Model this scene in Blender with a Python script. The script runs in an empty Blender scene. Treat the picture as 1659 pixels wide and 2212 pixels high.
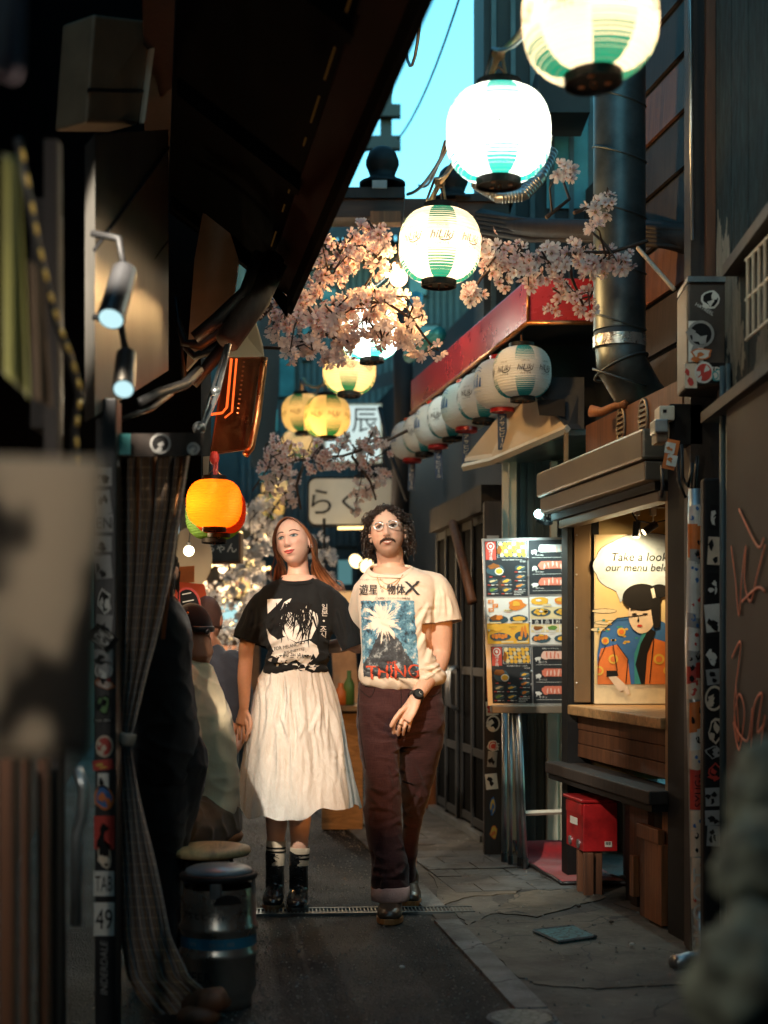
import bpy, bmesh, math, random
import numpy as np
from mathutils import Vector, Matrix, noise
from mathutils.bvhtree import BVHTree
scene = bpy.context.scene
COL = scene.collection
rnd = random.Random(7)
V = Vector
PI = math.pi

# ------------------------------------------------------------------ camera, sky, exposure
EYE = 1.2                     # crouching photographer
FPX = 3072.0                  # 50 mm lens measured on a 1659 x 2212 picture
def W(px, py, Y):
    """the point that stands Y metres down the alley at picture position px, py"""
    return V(((px - 829.5) * Y / FPX, Y, EYE - (py - 1390) * Y / FPX))
cd = bpy.data.cameras.new('camera'); cam = bpy.data.objects.new('camera', cd); COL.objects.link(cam)
cam.location = (0, 0, EYE); cam.rotation_euler = (PI / 2, 0, 0)
cd.sensor_fit = 'VERTICAL'; cd.sensor_height = 36; cd.sensor_width = 24; cd.lens = 50
cd.shift_y = 284 / 2212
cd.clip_end = 400
cd.dof.use_dof = True; cd.dof.focus_distance = 6.35; cd.dof.aperture_fstop = 1.7; cd.dof.aperture_blades = 9
scene.camera = cam
SUN_EL, SUN_ROT = math.radians(9), math.radians(200)
wd = bpy.data.worlds.new('World'); scene.world = wd; wd.use_nodes = True
wn = wd.node_tree.nodes; wl = wd.node_tree.links; wn.clear()
sky = wn.new('ShaderNodeTexSky'); sky.sky_type = 'NISHITA'; sky.sun_disc = False
sky.sun_elevation = SUN_EL; sky.sun_rotation = SUN_ROT; sky.ozone_density = 4.0; sky.air_density = 1.2; sky.dust_density = 0.4
tint = wn.new('ShaderNodeMix'); tint.data_type = 'RGBA'; tint.blend_type = 'MULTIPLY'; tint.inputs[0].default_value = 1
wl.new(sky.outputs[0], tint.inputs[6]); tint.inputs[7].default_value = (0.74, 1.20, 0.94, 1)
bgn = wn.new('ShaderNodeBackground'); bgn.inputs[1].default_value = 0.15
wl.new(tint.outputs[2], bgn.inputs[0])
wo = wn.new('ShaderNodeOutputWorld'); wl.new(bgn.outputs[0], wo.inputs[0])
scene.view_settings.view_transform = 'Standard'; scene.view_settings.look = 'None'
scene.view_settings.gamma = 1; EXPO = 2.0                    # exposed for dusk: lamps are quoted for exposure 0
scene.view_settings.exposure = EXPO; scene.view_settings.use_curve_mapping = False
cy = scene.cycles
cy.max_bounces = 6; cy.diffuse_bounces = 3; cy.glossy_bounces = 3; cy.transmission_bounces = 4; cy.transparent_max_bounces = 12
cy.volume_bounces = 0; cy.sample_clamp_indirect = 3.0; cy.use_denoising = True; cy.caustics_reflective = False; cy.caustics_refractive = False
cy.blur_glossy = 1.0

# ------------------------------------------------------------------ mesh builder
class MB:
    def __init__(s): s.v = []; s.f = []; s.mi = []; s.mats = []; s.cur = 0; s.uv = None
    def m(s, mat):
        if mat not in s.mats: s.mats.append(mat)
        s.cur = s.mats.index(mat); return s
    def add(s, vs, fs):
        b = len(s.v); s.v.extend([tuple(x) for x in vs])
        for f in fs: s.f.append(tuple(b + i for i in f)); s.mi.append(s.cur)
        return s
    def quad(s, a, b, c, d): return s.add([a, b, c, d], [(0, 1, 2, 3)])
    def hexa(s, p):   # p: 4 bottom ccw, 4 top
        return s.add(p, [(3, 2, 1, 0), (4, 5, 6, 7), (0, 1, 5, 4), (1, 2, 6, 5), (2, 3, 7, 6), (3, 0, 4, 7)])
    def box(s, c, size, rot=None):
        x, y, z = size[0] / 2, size[1] / 2, size[2] / 2
        p = [V(q) for q in ((-x, -y, -z), (x, -y, -z), (x, y, -z), (-x, y, -z), (-x, -y, z), (x, -y, z), (x, y, z), (-x, y, z))]
        if rot is not None: p = [rot @ q for q in p]
        c = V(c); return s.hexa([q + c for q in p])
    def slab(s, P, Q, z0, z1, t0, t1):
        """upright box along the ground line P-Q, from offset t0 to t1 along the right-hand normal"""
        P = V((P[0], P[1], 0)); Q = V((Q[0], Q[1], 0)); d = (Q - P).normalized(); n = V((d.y, -d.x, 0))
        g = [P + n * t0, P + n * t1, Q + n * t1, Q + n * t0]
        return s.hexa([V((q.x, q.y, z0)) for q in g] + [V((q.x, q.y, z1)) for q in g])
    def tube(s, pts, r, n=8, caps=True, flat=None, side=None):
        pts = [V(p) for p in pts]; k = len(pts)
        rr = r if isinstance(r, (list, tuple)) else [r] * k
        up = V(side) if side is not None else None; vs = []
        for i in range(k):
            t = (pts[min(i + 1, k - 1)] - pts[max(i - 1, 0)]).normalized()
            if up is None:
                up = V((0, 0, 1)) if abs(t.z) < .9 else V((1, 0, 0))
            u = (up - t * up.dot(t))
            u = u.normalized() if u.length > 1e-6 else t.orthogonal().normalized()
            up = u; w = t.cross(u)
            ri = rr[i]; ra, rb = ri if isinstance(ri, (list, tuple)) else (ri, ri)
            for j in range(n):
                a = 2 * PI * j / n
                vs.append(pts[i] + u * (math.cos(a) * ra) + w * (math.sin(a) * rb))
        fs = []
        for i in range(k - 1):
            for j in range(n):
                a = i * n + j; b = i * n + (j + 1) % n
                fs.append((a, b, b + n, a + n))
        if caps: fs.append(tuple(range(n - 1, -1, -1))); fs.append(tuple(range((k - 1) * n, k * n)))
        return s.add(vs, fs)
    def lathe(s, prof, n=24, c=(0, 0, 0), axis=None, caps=False):
        c = V(c); R = V((0, 0, 1)).rotation_difference(V(axis)).to_matrix() if axis is not None else None
        vs = []
        for r, z in prof:
            for j in range(n):
                a = 2 * PI * j / n; q = V((r * math.cos(a), r * math.sin(a), z))
                vs.append((R @ q if R else q) + c)
        fs = []
        for i in range(len(prof) - 1):
            for j in range(n):
                a = i * n + j; b = i * n + (j + 1) % n
                fs.append((a, b, b + n, a + n))
        if caps: fs.append(tuple(range(n - 1, -1, -1))); fs.append(tuple(range((len(prof) - 1) * n, len(prof) * n)))
        return s.add(vs, fs)
    def ball(s, c, r, n=12, m=8, R=None):
        if not isinstance(r, (list, tuple)): r = (r, r, r)
        vs = []; c = V(c)
        for i in range(m + 1):
            t = PI * i / m
            for j in range(n):
                a = 2 * PI * j / n; q = V((r[0] * math.sin(t) * math.cos(a), r[1] * math.sin(t) * math.sin(a), r[2] * math.cos(t)))
                vs.append((R @ q if R else q) + c)
        fs = []
        for i in range(m):
            for j in range(n):
                a = i * n + j; b = i * n + (j + 1) % n
                fs.append((b, a, a + n, b + n))
        return s.add(vs, fs)
    def poly(s, pts, depth=None):
        """flat polygon, thickened by the vector depth"""
        n = len(pts); pts = [V(p) for p in pts]
        if depth is None: return s.add(pts, [tuple(range(n))])
        d = V(depth); fs = [tuple(range(n)), tuple(range(2 * n - 1, n - 1, -1))]
        for i in range(n): fs.append((i, i + n, (i + 1) % n + n, (i + 1) % n))
        return s.add(pts + [p + d for p in pts], fs)
    def mesh(s, name, base=(0, 0, 0), smooth=False):
        me = bpy.data.meshes.new(name); b = V(base)
        me.from_pydata([(x - b.x, y - b.y, z - b.z) for x, y, z in s.v], [], s.f)
        for m in s.mats: me.materials.append(m)
        if s.mats: me.polygons.foreach_set('material_index', s.mi)
        if smooth: me.polygons.foreach_set('use_smooth', [True] * len(me.polygons))
        me.update(); return me

BASE = {}
def fixn(me):
    bm = bmesh.new(); bm.from_mesh(me); bmesh.ops.recalc_face_normals(bm, faces=bm.faces); bm.to_mesh(me); bm.free()
def props(o, label=None, cat=None, group=None, kind=None):
    if label: o['label'] = label
    if cat: o['category'] = cat
    if group: o['group'] = group
    if kind: o['kind'] = kind
    return o
def thing(name, label, cat, base, group=None, kind=None):
    o = bpy.data.objects.new(name, None); COL.objects.link(o); o.location = base; o.empty_display_size = .1
    BASE[o] = V(base); return props(o, label, cat, group, kind)
def link_mesh(name, me, parent=None, base=None):
    o = bpy.data.objects.new(name, me); COL.objects.link(o)
    if parent is not None: o.parent = parent; BASE[o] = BASE[parent]
    else: BASE[o] = V(base or (0, 0, 0)); o.location = BASE[o]
    return o
def part(name, mb, parent, mat=None, smooth=False, fix=True, local=False, **kw):
    """a part: world-space mesh data hung under its thing"""
    if mat is not None: mb.mats = [mat]; mb.mi = [0] * len(mb.f)
    me = mb.mesh(name, (0, 0, 0) if local else BASE[parent], smooth)
    if fix: fixn(me)
    return props(link_mesh(name, me, parent), **kw)
def solo(name, mb, mat=None, base=(0, 0, 0), smooth=False, fix=True, **kw):
    if mat is not None: mb.mats = [mat]; mb.mi = [0] * len(mb.f)
    me = mb.mesh(name, base, smooth)
    if fix: fixn(me)
    return props(link_mesh(name, me, None, base), **kw)
def dup(o, parent=None, loc=None, rot=None):
    c = o.copy(); COL.objects.link(c)
    if parent is not None: c.parent = parent
    if loc is not None: c.location = loc
    if rot is not None: c.rotation_euler = rot
    for ch in o.children: dup(ch, c)
    return c
def smooth_angle(o, deg=40):
    me = o.data
    me.polygons.foreach_set('use_smooth', [True] * len(me.polygons))
    bm = bmesh.new(); bm.from_mesh(me); th = math.radians(deg)
    for e in bm.edges:
        if len(e.link_faces) == 2 and e.calc_face_angle(0) > th: e.smooth = False
    bm.to_mesh(me); bm.free(); return o
def bevel(o, w=.004, seg=2, ang=35):
    m = o.modifiers.new('bevel', 'BEVEL'); m.width = w; m.segments = seg; m.limit_method = 'ANGLE'; m.angle_limit = math.radians(ang)
    m.harden_normals = False; return o
def eval_mesh(o):
    dg = bpy.context.evaluated_depsgraph_get(); return bpy.data.meshes.new_from_object(o.evaluated_get(dg))

# ------------------------------------------------------------------ materials
class NT:
    def __init__(s, name):
        s.mat = bpy.data.materials.new(name); s.mat.use_nodes = True
        s.n = s.mat.node_tree.nodes; s.l = s.mat.node_tree.links; s.n.clear()
        s.out = s.n.new('ShaderNodeOutputMaterial'); s.tc = s.n.new('ShaderNodeTexCoord')
    def node(s, t, **kw):
        x = s.n.new('ShaderNode' + t)
        for k, v in kw.items(): setattr(x, k, v)
        return x
    def set(s, sock, v):
        if hasattr(v, 'is_output'): s.l.new(v, sock)
        else: sock.default_value = v
    def math(s, op, a, b=None, c=None):
        x = s.node('Math', operation=op); s.set(x.inputs[0], a)
        if b is not None: s.set(x.inputs[1], b)
        if c is not None: s.set(x.inputs[2], c)
        return x.outputs[0]
    def mix(s, f, a, b, mode='MIX'):
        x = s.node('Mix', data_type='RGBA', blend_type=mode); s.set(x.inputs[0], f)
        s.set(x.inputs[6], c4(a)); s.set(x.inputs[7], c4(b)); return x.outputs[2]
    def noise(s, scale, detail=4, rough=.55, vec=None, dist=0):
        x = s.node('TexNoise'); x.inputs['Scale'].default_value = scale; x.inputs['Detail'].default_value = detail
        x.inputs['Roughness'].default_value = rough; x.inputs['Distortion'].default_value = dist
        s.l.new(vec or s.tc.outputs['Object'], x.inputs['Vector']); return x.outputs[0]
    def mapping(s, scale=(1, 1, 1), rot=(0, 0, 0), loc=(0, 0, 0), src='Object'):
        x = s.node('Mapping'); x.inputs['Scale'].default_value = scale; x.inputs['Rotation'].default_value = rot; x.inputs['Location'].default_value = loc
        s.l.new(s.tc.outputs[src], x.inputs['Vector']); return x.outputs[0]
    def ramp(s, f, stops):
        x = s.node('ValToRGB'); s.l.new(f, x.inputs[0]); e = x.color_ramp.elements
        while len(e) < len(stops): e.new(.5)
        for q, (p, c) in zip(e, stops): q.position = p; q.color = c4(c)
        return x.outputs[0]
    def bump(s, h, strength=.3, dist=.01):
        x = s.node('Bump'); x.inputs['Strength'].default_value = strength; x.inputs['Distance'].default_value = dist
        s.l.new(h, x.inputs['Height']); return x.outputs[0]
    def bsdf(s, col, rough=.6, metal=0, normal=None, spec=.5, emit=None, es=0, coat=0, sheen=0, sss=0):
        b = s.node('BsdfPrincipled'); s.set(b.inputs['Base Color'], c4(col)); s.set(b.inputs['Roughness'], rough)
        s.set(b.inputs['Metallic'], metal); b.inputs['Specular IOR Level'].default_value = spec
        b.inputs['Coat Weight'].default_value = coat; b.inputs['Sheen Weight'].default_value = sheen
        if sss: b.inputs['Subsurface Weight'].default_value = sss; b.inputs['Subsurface Radius'].default_value = (.012, .005, .003); b.inputs['Subsurface Scale'].default_value = 1
        if normal is not None: s.l.new(normal, b.inputs['Normal'])
        if emit is not None: s.set(b.inputs['Emission Color'], c4(emit)); b.inputs['Emission Strength'].default_value = es
        return b.outputs[0]
    def done(s, sh): s.l.new(sh, s.out.inputs[0]); return s.mat
def c4(c):
    if hasattr(c, 'is_output'): return c
    return (c[0], c[1], c[2], 1) if len(c) == 3 else c
def pm(name, col, rough=.6, metal=0, var=.25, scale=6, bump=.0, bscale=60, spec=.5, coat=0, stretch=(1, 1, 1), sheen=0, bdist=.004, rvar=.1):
    """plain procedural surface: uneven colour, uneven gloss, fine relief"""
    t = NT(name); vec = t.mapping(stretch); n = t.noise(scale, 5, .6, vec)
    col = c4(col); lo = tuple(x * (1 - var) for x in col[:3]); hi = tuple(min(1, x * (1 + var)) for x in col[:3])
    c = t.ramp(n, [(.3, lo), (.7, hi)])
    r = t.math('ADD', t.math('MULTIPLY', n, rvar * 2), rough - rvar)
    nm = t.bump(t.noise(bscale, 4, .6, vec), bump, bdist) if bump else None
    return t.done(t.bsdf(c, r, metal, nm, spec, coat=coat, sheen=sheen))
def glow(name, col, strength):
    t = NT(name); e = t.node('Emission'); e.inputs[0].default_value = c4(col); e.inputs[1].default_value = strength / 2 ** EXPO
    return t.done(e.outputs[0])
def lamp(name, kind, loc, power, col, parent=None, size=.05, **kw):
    ld = bpy.data.lights.new(name, kind); ld.energy = power / 2 ** EXPO; ld.color = col
    if kind in ('POINT', 'SPOT'): ld.shadow_soft_size = size
    for k, v in kw.items(): setattr(ld, k, v)
    o = bpy.data.objects.new(name, ld); COL.objects.link(o)
    if parent is not None: o.parent = parent; o.location = V(loc) - BASE[parent]
    else: o.location = loc
    return o

# ------------------------------------------------------------------ lettering
TCACHE = {}
def text2d(body, shear=0.0, spacing=1.0, line=1.0):
    k = (body, shear, spacing, line)
    if k not in TCACHE:
        c = bpy.data.curves.new('lettering', 'FONT'); c.body = body; c.align_x = 'CENTER'; c.align_y = 'CENTER'
        c.shear = shear; c.space_character = spacing; c.space_line = line; c.resolution_u = 3
        o = bpy.data.objects.new('lettering', c); COL.objects.link(o)
        me = eval_mesh(o); n = len(me.vertices); a = np.zeros(n * 3); me.vertices.foreach_get('co', a); a = a.reshape(-1, 3)[:, :2]
        fs = [tuple(p.vertices) for p in me.polygons]
        bpy.data.objects.remove(o); bpy.data.curves.remove(c); bpy.data.meshes.remove(me)
        lo, hi = a.min(0), a.max(0); TCACHE[k] = ((a - (lo + hi) / 2) / max(1e-6, hi[1] - lo[1]), fs, (hi[0] - lo[0]) / (hi[1] - lo[1]))
    return TCACHE[k]
def put_text(mb, body, c, right, up, h=None, w=None, shear=0, spacing=1.0, line=1.0, lift=.0015, sx=1.0):
    """flat lettering laid on a face; h or w gives its size"""
    vs, fs, asp = text2d(body, shear, spacing, line)
    right = V(right).normalized(); up = V(up).normalized(); n = right.cross(up)
    if h is None: h = w / asp
    elif w is not None: sx = w / (h * asp)
    c = V(c) + n * lift
    return mb.add([c + right * (x * h * sx) + up * (y * h) for x, y in vs], fs)
# ------------------------------------------------------------------ shared surfaces
M = {}
def asphalt():
    t = NT('asphalt'); n = t.noise(2.2, 5, .6); g = t.noise(70, 3, .85); v = t.node('TexVoronoi'); v.inputs['Scale'].default_value = 120
    t.l.new(t.tc.outputs['Object'], v.inputs['Vector'])
    c = t.ramp(n, [(.3, (.009, .0095, .0095)), (.7, (.024, .023, .021))])
    c = t.mix(t.math('MULTIPLY', t.math('GREATER_THAN', g, .60), .6), c, (.10, .095, .08))
    h = t.math('ADD', t.math('MULTIPLY', v.outputs['Distance'], .8), t.math('MULTIPLY', g, .5))
    r = t.math('ADD', t.math('MULTIPLY', n, -.5), .92)
    return t.done(t.bsdf(c, r, 0, t.bump(h, 1.0, .009), .3))
M['asphalt'] = asphalt()
def concrete(name, col, sc=3.0):
    t = NT(name); n = t.noise(sc, 6, .65); n2 = t.noise(sc * 9, 4, .7); st = t.noise(1.1, 3, .5)
    a = tuple(x * .5 for x in col); c = t.ramp(n, [(.32, a), (.52, col), (.75, tuple(min(1, x * 1.35) for x in col))])
    vd = t.node('VectorMath', operation='ADD'); nn_ = t.node('TexNoise'); nn_.inputs['Scale'].default_value = 5; t.l.new(t.tc.outputs['Object'], nn_.inputs['Vector']); sc_ = t.node('VectorMath', operation='SCALE'); sc_.inputs['Scale'].default_value = .22; t.l.new(nn_.outputs['Color'], sc_.inputs[0]); t.l.new(t.tc.outputs['Object'], vd.inputs[0]); t.l.new(sc_.outputs[0], vd.inputs[1])
    vo = t.node('TexVoronoi', feature='DISTANCE_TO_EDGE'); vo.inputs['Scale'].default_value = 1.7; t.l.new(vd.outputs[0], vo.inputs['Vector']); crk = t.math('LESS_THAN', vo.outputs['Distance'], .007)
    c = t.mix(t.math('MULTIPLY', crk, .85), c, (.01, .009, .008)); c = t.mix(t.math('GREATER_THAN', n2, .64), c, tuple(x * 1.7 for x in col))
    c = t.mix(t.ramp(st, [(.52, (0, 0, 0)), (.66, (.75, .75, .75))]), c, (.05, .035, .025))
    return t.done(t.bsdf(c, t.math('ADD', t.math('MULTIPLY', n, -.5), .95), 0, t.bump(t.math('ADD', n2, n), .55, .008)))
M['concrete'] = concrete('concrete', (.085, .076, .062)); M['concrete_warm'] = concrete('concrete_warm', (.105, .086, .062), 4)
M['paver'] = concrete('paver_stone', (.085, .088, .085), 5); M['kerb'] = concrete('kerb_stone', (.15, .155, .15), 6)
M['black'] = pm('black_paint', (.012, .012, .013), .45, var=.4)
M['blackm'] = pm('black_metal', (.008, .0078, .008), .6, .0, var=.4, bump=.1, spec=.25)
M['plastic'] = pm('black_plastic', (.015, .015, .016), .4)
M['cable'] = pm('cable_rubber', (.014, .013, .013), .5)
M['steel'] = pm('brushed_steel', (.55, .55, .54), .32, .9, var=.2, scale=3, bump=.06, bscale=30, stretch=(1, 1, .1))
M['galv'] = pm('galvanised_steel', (.36, .38, .38), .34, .85, var=.3, scale=7, bump=.05)
M['bronze'] = pm('bronze_shutter', (.21, .17, .125), .42, .6, var=.15, scale=3)
M['golden'] = pm('bronze_jamb', (.30, .20, .11), .35, .7, var=.2, scale=4, stretch=(1, 1, .1))
M['cream'] = pm('cream_paint', (.52, .46, .36), .55, var=.18, scale=3, bump=.08)
M['creamwall'] = pm('cream_board', (.50, .40, .28), .6, var=.15, scale=2)
M['red'] = pm('red_enamel', (.42, .018, .018), .28, .1, var=.25, scale=3, coat=.4, bump=.03, bscale=14)
M['redbox'] = pm('red_mailbox_paint', (.34, .010, .012), .42, .1, var=.5, scale=9, coat=.1, bump=.1, bscale=30)
M['redmat'] = pm('red_carpet', (.27, .006, .009), .95, var=.3, scale=30, bump=.5, bscale=300, sheen=.2)
M['copper'] = pm('copper_trim', (.50, .20, .07), .3, .85, var=.3, scale=20, bump=.5, bscale=60)
def wood(name, col, rough=.6, st=(14, 14, .8)):
    t = NT(name); vec = t.mapping(st); n = t.noise(1.6, 6, .65, vec, 1.2); k = t.noise(.7, 2)
    c = t.ramp(n, [(.3, tuple(x * .45 for x in col)), (.5, col), (.7, tuple(min(1, x * 1.4) for x in col))])
    c = t.mix(t.math('MULTIPLY', k, .35), c, tuple(x * .35 for x in col))
    return t.done(t.bsdf(c, rough, 0, t.bump(n, .35, .004)))
M['duct'] = pm('dull_duct_steel', (.11, .13, .13), .45, .75, var=.45, scale=5, bump=.12, bscale=18, rvar=.15)
M['wood'] = wood('brown_wood', (.13, .048, .019)); M['woodh'] = wood('counter_wood', (.46, .25, .10), .42, (3, 14, 14))
M['woodd'] = wood('dark_wood', (.026, .016, .011), .7); M['woodo'] = wood('orange_wood', (.30, .11, .035), .6)
M['beamw'] = wood('old_beam_wood', (.075, .038, .024), .7, (1.2, 12, 12))
M['dark'] = pm('dark_wall', (.018, .019, .020), .75, var=.5, scale=2.5, bump=.3, bscale=40)
M['teal'] = pm('teal_siding', (.035, .055, .060), .6, var=.35, scale=2, bump=.2, bscale=25)
M['tealb'] = pm('blue_grey_boards', (.045, .070, .078), .6, var=.4, scale=3, bump=.2, bscale=30)
M['white'] = pm('white_sticker', (.66, .63, .56), .5, var=.12, scale=20)
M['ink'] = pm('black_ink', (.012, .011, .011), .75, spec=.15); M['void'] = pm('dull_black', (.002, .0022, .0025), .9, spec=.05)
M['print_red'] = pm('red_print', (.50, .04, .025), .5); M['print_orange'] = pm('orange_print', (.62, .16, .03), .5)
M['print_blue'] = pm('blue_print', (.035, .13, .34), .5); M['print_yellow'] = pm('yellow_print', (.62, .38, .05), .5)
M['print_teal'] = pm('teal_print', (.03, .24, .24), .5); M['print_grey'] = pm('grey_print', (.30, .29, .27), .5)
M['print_green'] = pm('green_print', (.10, .22, .06), .5); M['print_skin'] = pm('pale_print', (.66, .52, .38), .5)
M['rope'] = pm('hemp_rope', (.42, .27, .13), .85, var=.3, scale=80, bump=.6, bscale=200)
AX = V((-.17, .985, 0)).normalized(); NX = V((AX.y, -AX.x, 0))
def R(Y): return 1.18 - .1714 * (Y - 5.9)          # right-hand shop line
def L(Y): return -1.08 - .17 * (Y - 5.6)           # left-hand shop line
def RF(Y, t=0): return V((R(Y), Y, 0)) + NX * t
def KX(Y): return .232 - .142 * (Y - 6) if Y < 8.2 else -.08 - .17 * (Y - 8.2)

# ------------------------------------------------------------------ ground
b = MB(); b.quad((-60, -20, 0), (60, -20, 0), (60, 120, 0), (-60, 120, 0))
solo('asphalt_road', b, M['asphalt'], kind='structure')
b = MB()
ys = [0, 2, 4, 6, 8.2, 10, 14, 20, 24]
for y0, y1 in zip(ys[:-1], ys[1:]):
    b.quad((KX(y0) + .02, y0, .006), (R(y0) + 2, y0, .006), (R(y1) + 2, y1, .006), (KX(y1) + .02, y1, .006))
pav = solo('pavement', b, concrete('pavement_bed', (.05, .045, .038), 5), kind='structure')
def slab_poly(pts, z, th, mat, name, par, jit=0.0, sub=1):
    q = []
    for i in range(len(pts)):
        a = V(pts[i] + (0,)); c = V(pts[(i + 1) % len(pts)] + (0,))
        for k in range(sub):
            p = a.lerp(c, k / sub)
            if jit and k: p += V((rnd.uniform(-jit, jit), rnd.uniform(-jit, jit), 0))
            q.append((p.x, p.y, z))
    b = MB(); b.poly(q, (0, 0, -th)); o = part(name, b, par, mat); return o
def g(px, py):   # picture position on the ground
    Y = FPX * EYE / (py - 1390); return ((px - 829.5) * Y / FPX, Y)
# worn concrete patches between the kerb and the shop fronts
conc = [
    ([g(1000, 2006), g(1060, 1985), g(1160, 1995), g(1330, 1962), g(1470, 2010), g(1500, 2130), g(1290, 2142), g(1165, 2132), g(1118, 2115)], 'concrete_warm', .010),
    ([g(1012, 2003), g(968, 1968), g(1010, 1946), g(1060, 1940), g(1090, 1972), g(1052, 1982)], 'concrete', .010),
    ([g(955, 1960), g(925, 1880), g(1030, 1875), g(1130, 1918), g(1115, 1934), g(1020, 1940)], 'concrete_warm', .011),
    ([g(920, 1868), g(905, 1838), g(960, 1822), g(1040, 1812), g(1085, 1835), g(1020, 1868)], 'concrete', .012),
    ([g(1122, 2122), g(1170, 2138), g(1290, 2150), g(1500, 2140), g(1640, 2200), g(1660, 2330), g(1210, 2330)], 'concrete', .011),
    ([g(1070, 1975), g(1120, 1934), g(1240, 1912), g(1310, 1942), g(1160, 1986)], 'concrete_warm', .011),
    ([g(1325, 1955), g(1420, 1940), g(1520, 1990), g(1500, 2040), g(1470, 2004)], 'concrete', .010)]
for pts, m, z in conc: slab_poly(pts, z, .02, M[m], 'concrete_patch', pav, .012, 7)
# grey pavers before the shop entrance and along the doors further back
def pavers(u0, u1, v0, v1, du, dv, org):
    o = V((org[0], org[1], 0)); i = 0; v = v0
    while v < v1 - .01:
        u = u0 + (du / 2 if i % 2 else 0) - du / 2
        while u < u1 - .02:
            a, c = max(u, u0) + .004, min(u + du, u1) - .004
            if c - a > .05:
                z = .014 + rnd.uniform(-.002, .003); P = [o + NX * p + AX * q for p, q in ((a, v + .004), (c, v + .004), (c, v + dv - .004), (a, v + dv - .004))]
                bb = MB(); zz = [z + rnd.uniform(-.002, .002) for _ in P]
                bb.hexa([V((p.x, p.y, -.01)) for p in P] + [V((p.x, p.y, z_)) for p, z_ in zip(P, zz)])
                part('paver', bb, pav, M['paver'])
            u += du
        v += dv; i += 1
pavers(.22, .86, 0, 1.32, .27, .22, (KX(6.75), 6.75))
pavers(.13, .50, 0, 5.0, .29, .24, (KX(8.35), 8.35))
# kerb stones
ky = [1.2, 2.1, 3.0, 3.75, 4.62, 5.57, 6.12]
for a, c in list(zip(ky[:-1], ky[1:])) + [(6.42 + .62 * i, 6.42 + .62 * (i + 1)) for i in range(12)]:
    a += .004; c -= .004; bb = MB(); w = .105 if a < 8 else .12
    z = .012 + rnd.uniform(0, .004)
    bb.hexa([V((KX(a), a, -.02)), V((KX(a) + w, a + .012, -.02)), V((KX(c) + w, c + .012, -.02)), V((KX(c), c, -.02)),
             V((KX(a), a, z)), V((KX(a) + w, a + .012, z)), V((KX(c) + w, c + .012, z)), V((KX(c), c, z))])
    part('kerb_stone', bb, pav, M['kerb'])
# drain channel across the alley
dr = thing('drain_grating', 'narrow slotted steel drain grating running across the alley at the couple\'s feet', 'drain', (-.1, 6.33, 0))
A, B = V((-.72, 6.30, 0)), V((.40, 6.375, 0)); d = (B - A).normalized(); nn = V((-d.y, d.x, 0))
b = MB()
for s in (-.062, .062): b.box((A + B) / 2 + nn * s + V((0, 0, .007)), ((B - A).length, .018, .012), Matrix.Rotation(math.atan2(d.y, d.x), 3, 'Z'))
part('frame', b, dr, M['duct'])
b = MB(); k = int((B - A).length / .0165)
for i in range(k):
    c = A + d * (.008 + i * .0165); b.box(c + V((0, 0, .0065)), (.0062, .112, .009), Matrix.Rotation(math.atan2(d.y, d.x), 3, 'Z'))
part('bars', b, dr, M['duct'], kind='stuff')
b = MB(); b.quad(*[V((p.x, p.y, .002)) for p in (A - nn * .06, B - nn * .06, B + nn * .06, A + nn * .06)]); part('channel', b, dr, M['black'])
# manhole and small cover
def pat(name, col):
    t = NT(name); v = t.node('TexVoronoi', feature='DISTANCE_TO_EDGE'); v.inputs['Scale'].default_value = 32; t.l.new(t.tc.outputs['Object'], v.inputs['Vector'])
    e = t.math('GREATER_THAN', v.outputs['Distance'], .09)
    return t.done(t.bsdf(t.mix(e, tuple(x * .3 for x in col), col), .45, .4, t.bump(e, .8, .006)))
mh = thing('manhole_cover', 'round cast iron manhole cover with a cell pattern at the bottom edge', 'manhole cover', (.436, 4.50, 0))
b = MB(); b.lathe([(.112, 0), (.112, .016), (.100, .017), (.100, .012)], 40, (.436, 4.50, 0)); part('rim', b, mh, M['kerb'])
b = MB(); b.lathe([(.098, .0), (.098, .018), (.09, .019), (0.001, .019)], 40, (.436, 4.50, 0)); part('lid', b, mh, pat('cast_iron_cells', (.16, .17, .16)))
cv = thing('small_drain_cover', 'small square blue green patterned cover set in the worn concrete', 'utility cover', (.755, 5.79, 0))
q = [g(1152, 2020), g(1207, 2045), g(1288, 2033), g(1240, 2010)]
b = MB(); b.poly([V((x, y, .021)) for x, y in q], (0, 0, -.02)); part('lid', b, cv, pat('teal_iron_cells', (.05, .20, .22)))
b = MB()
for i in range(4):
    a, c = V(q[i] + (.019,)), V(q[(i + 1) % 4] + (.019,)); b.tube([a, c], .006, 4)
part('frame', b, cv, M['kerb'])
# loose grit bedded in the asphalt and along the kerb
M['grit'] = pm('pale_grit', (.19, .18, .155), .8, var=.6, scale=50)
b = MB()
for k in range(5200):
    Y = 3.6 + 6.5 * rnd.random() ** 1.6; x = rnd.uniform(-1.0, KX(Y) + (.02 if k % 5 else 1.0)); s_ = rnd.uniform(.003, .0085) * (1.5 if k % 40 == 0 else 1); z = .001 if x < KX(Y) else .012; a0 = rnd.uniform(0, 6)
    b.add([(x + s_ * math.cos(a0 + q * 2.1) * rnd.uniform(.6, 1.2), Y + s_ * math.sin(a0 + q * 2.1) * 1.3, z) for q in range(3)] + [(x, Y, z + s_ * .8)], [(0, 1, 3), (1, 2, 3), (2, 0, 3)])
solo('grit', b, M['grit'], kind='stuff')
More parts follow.
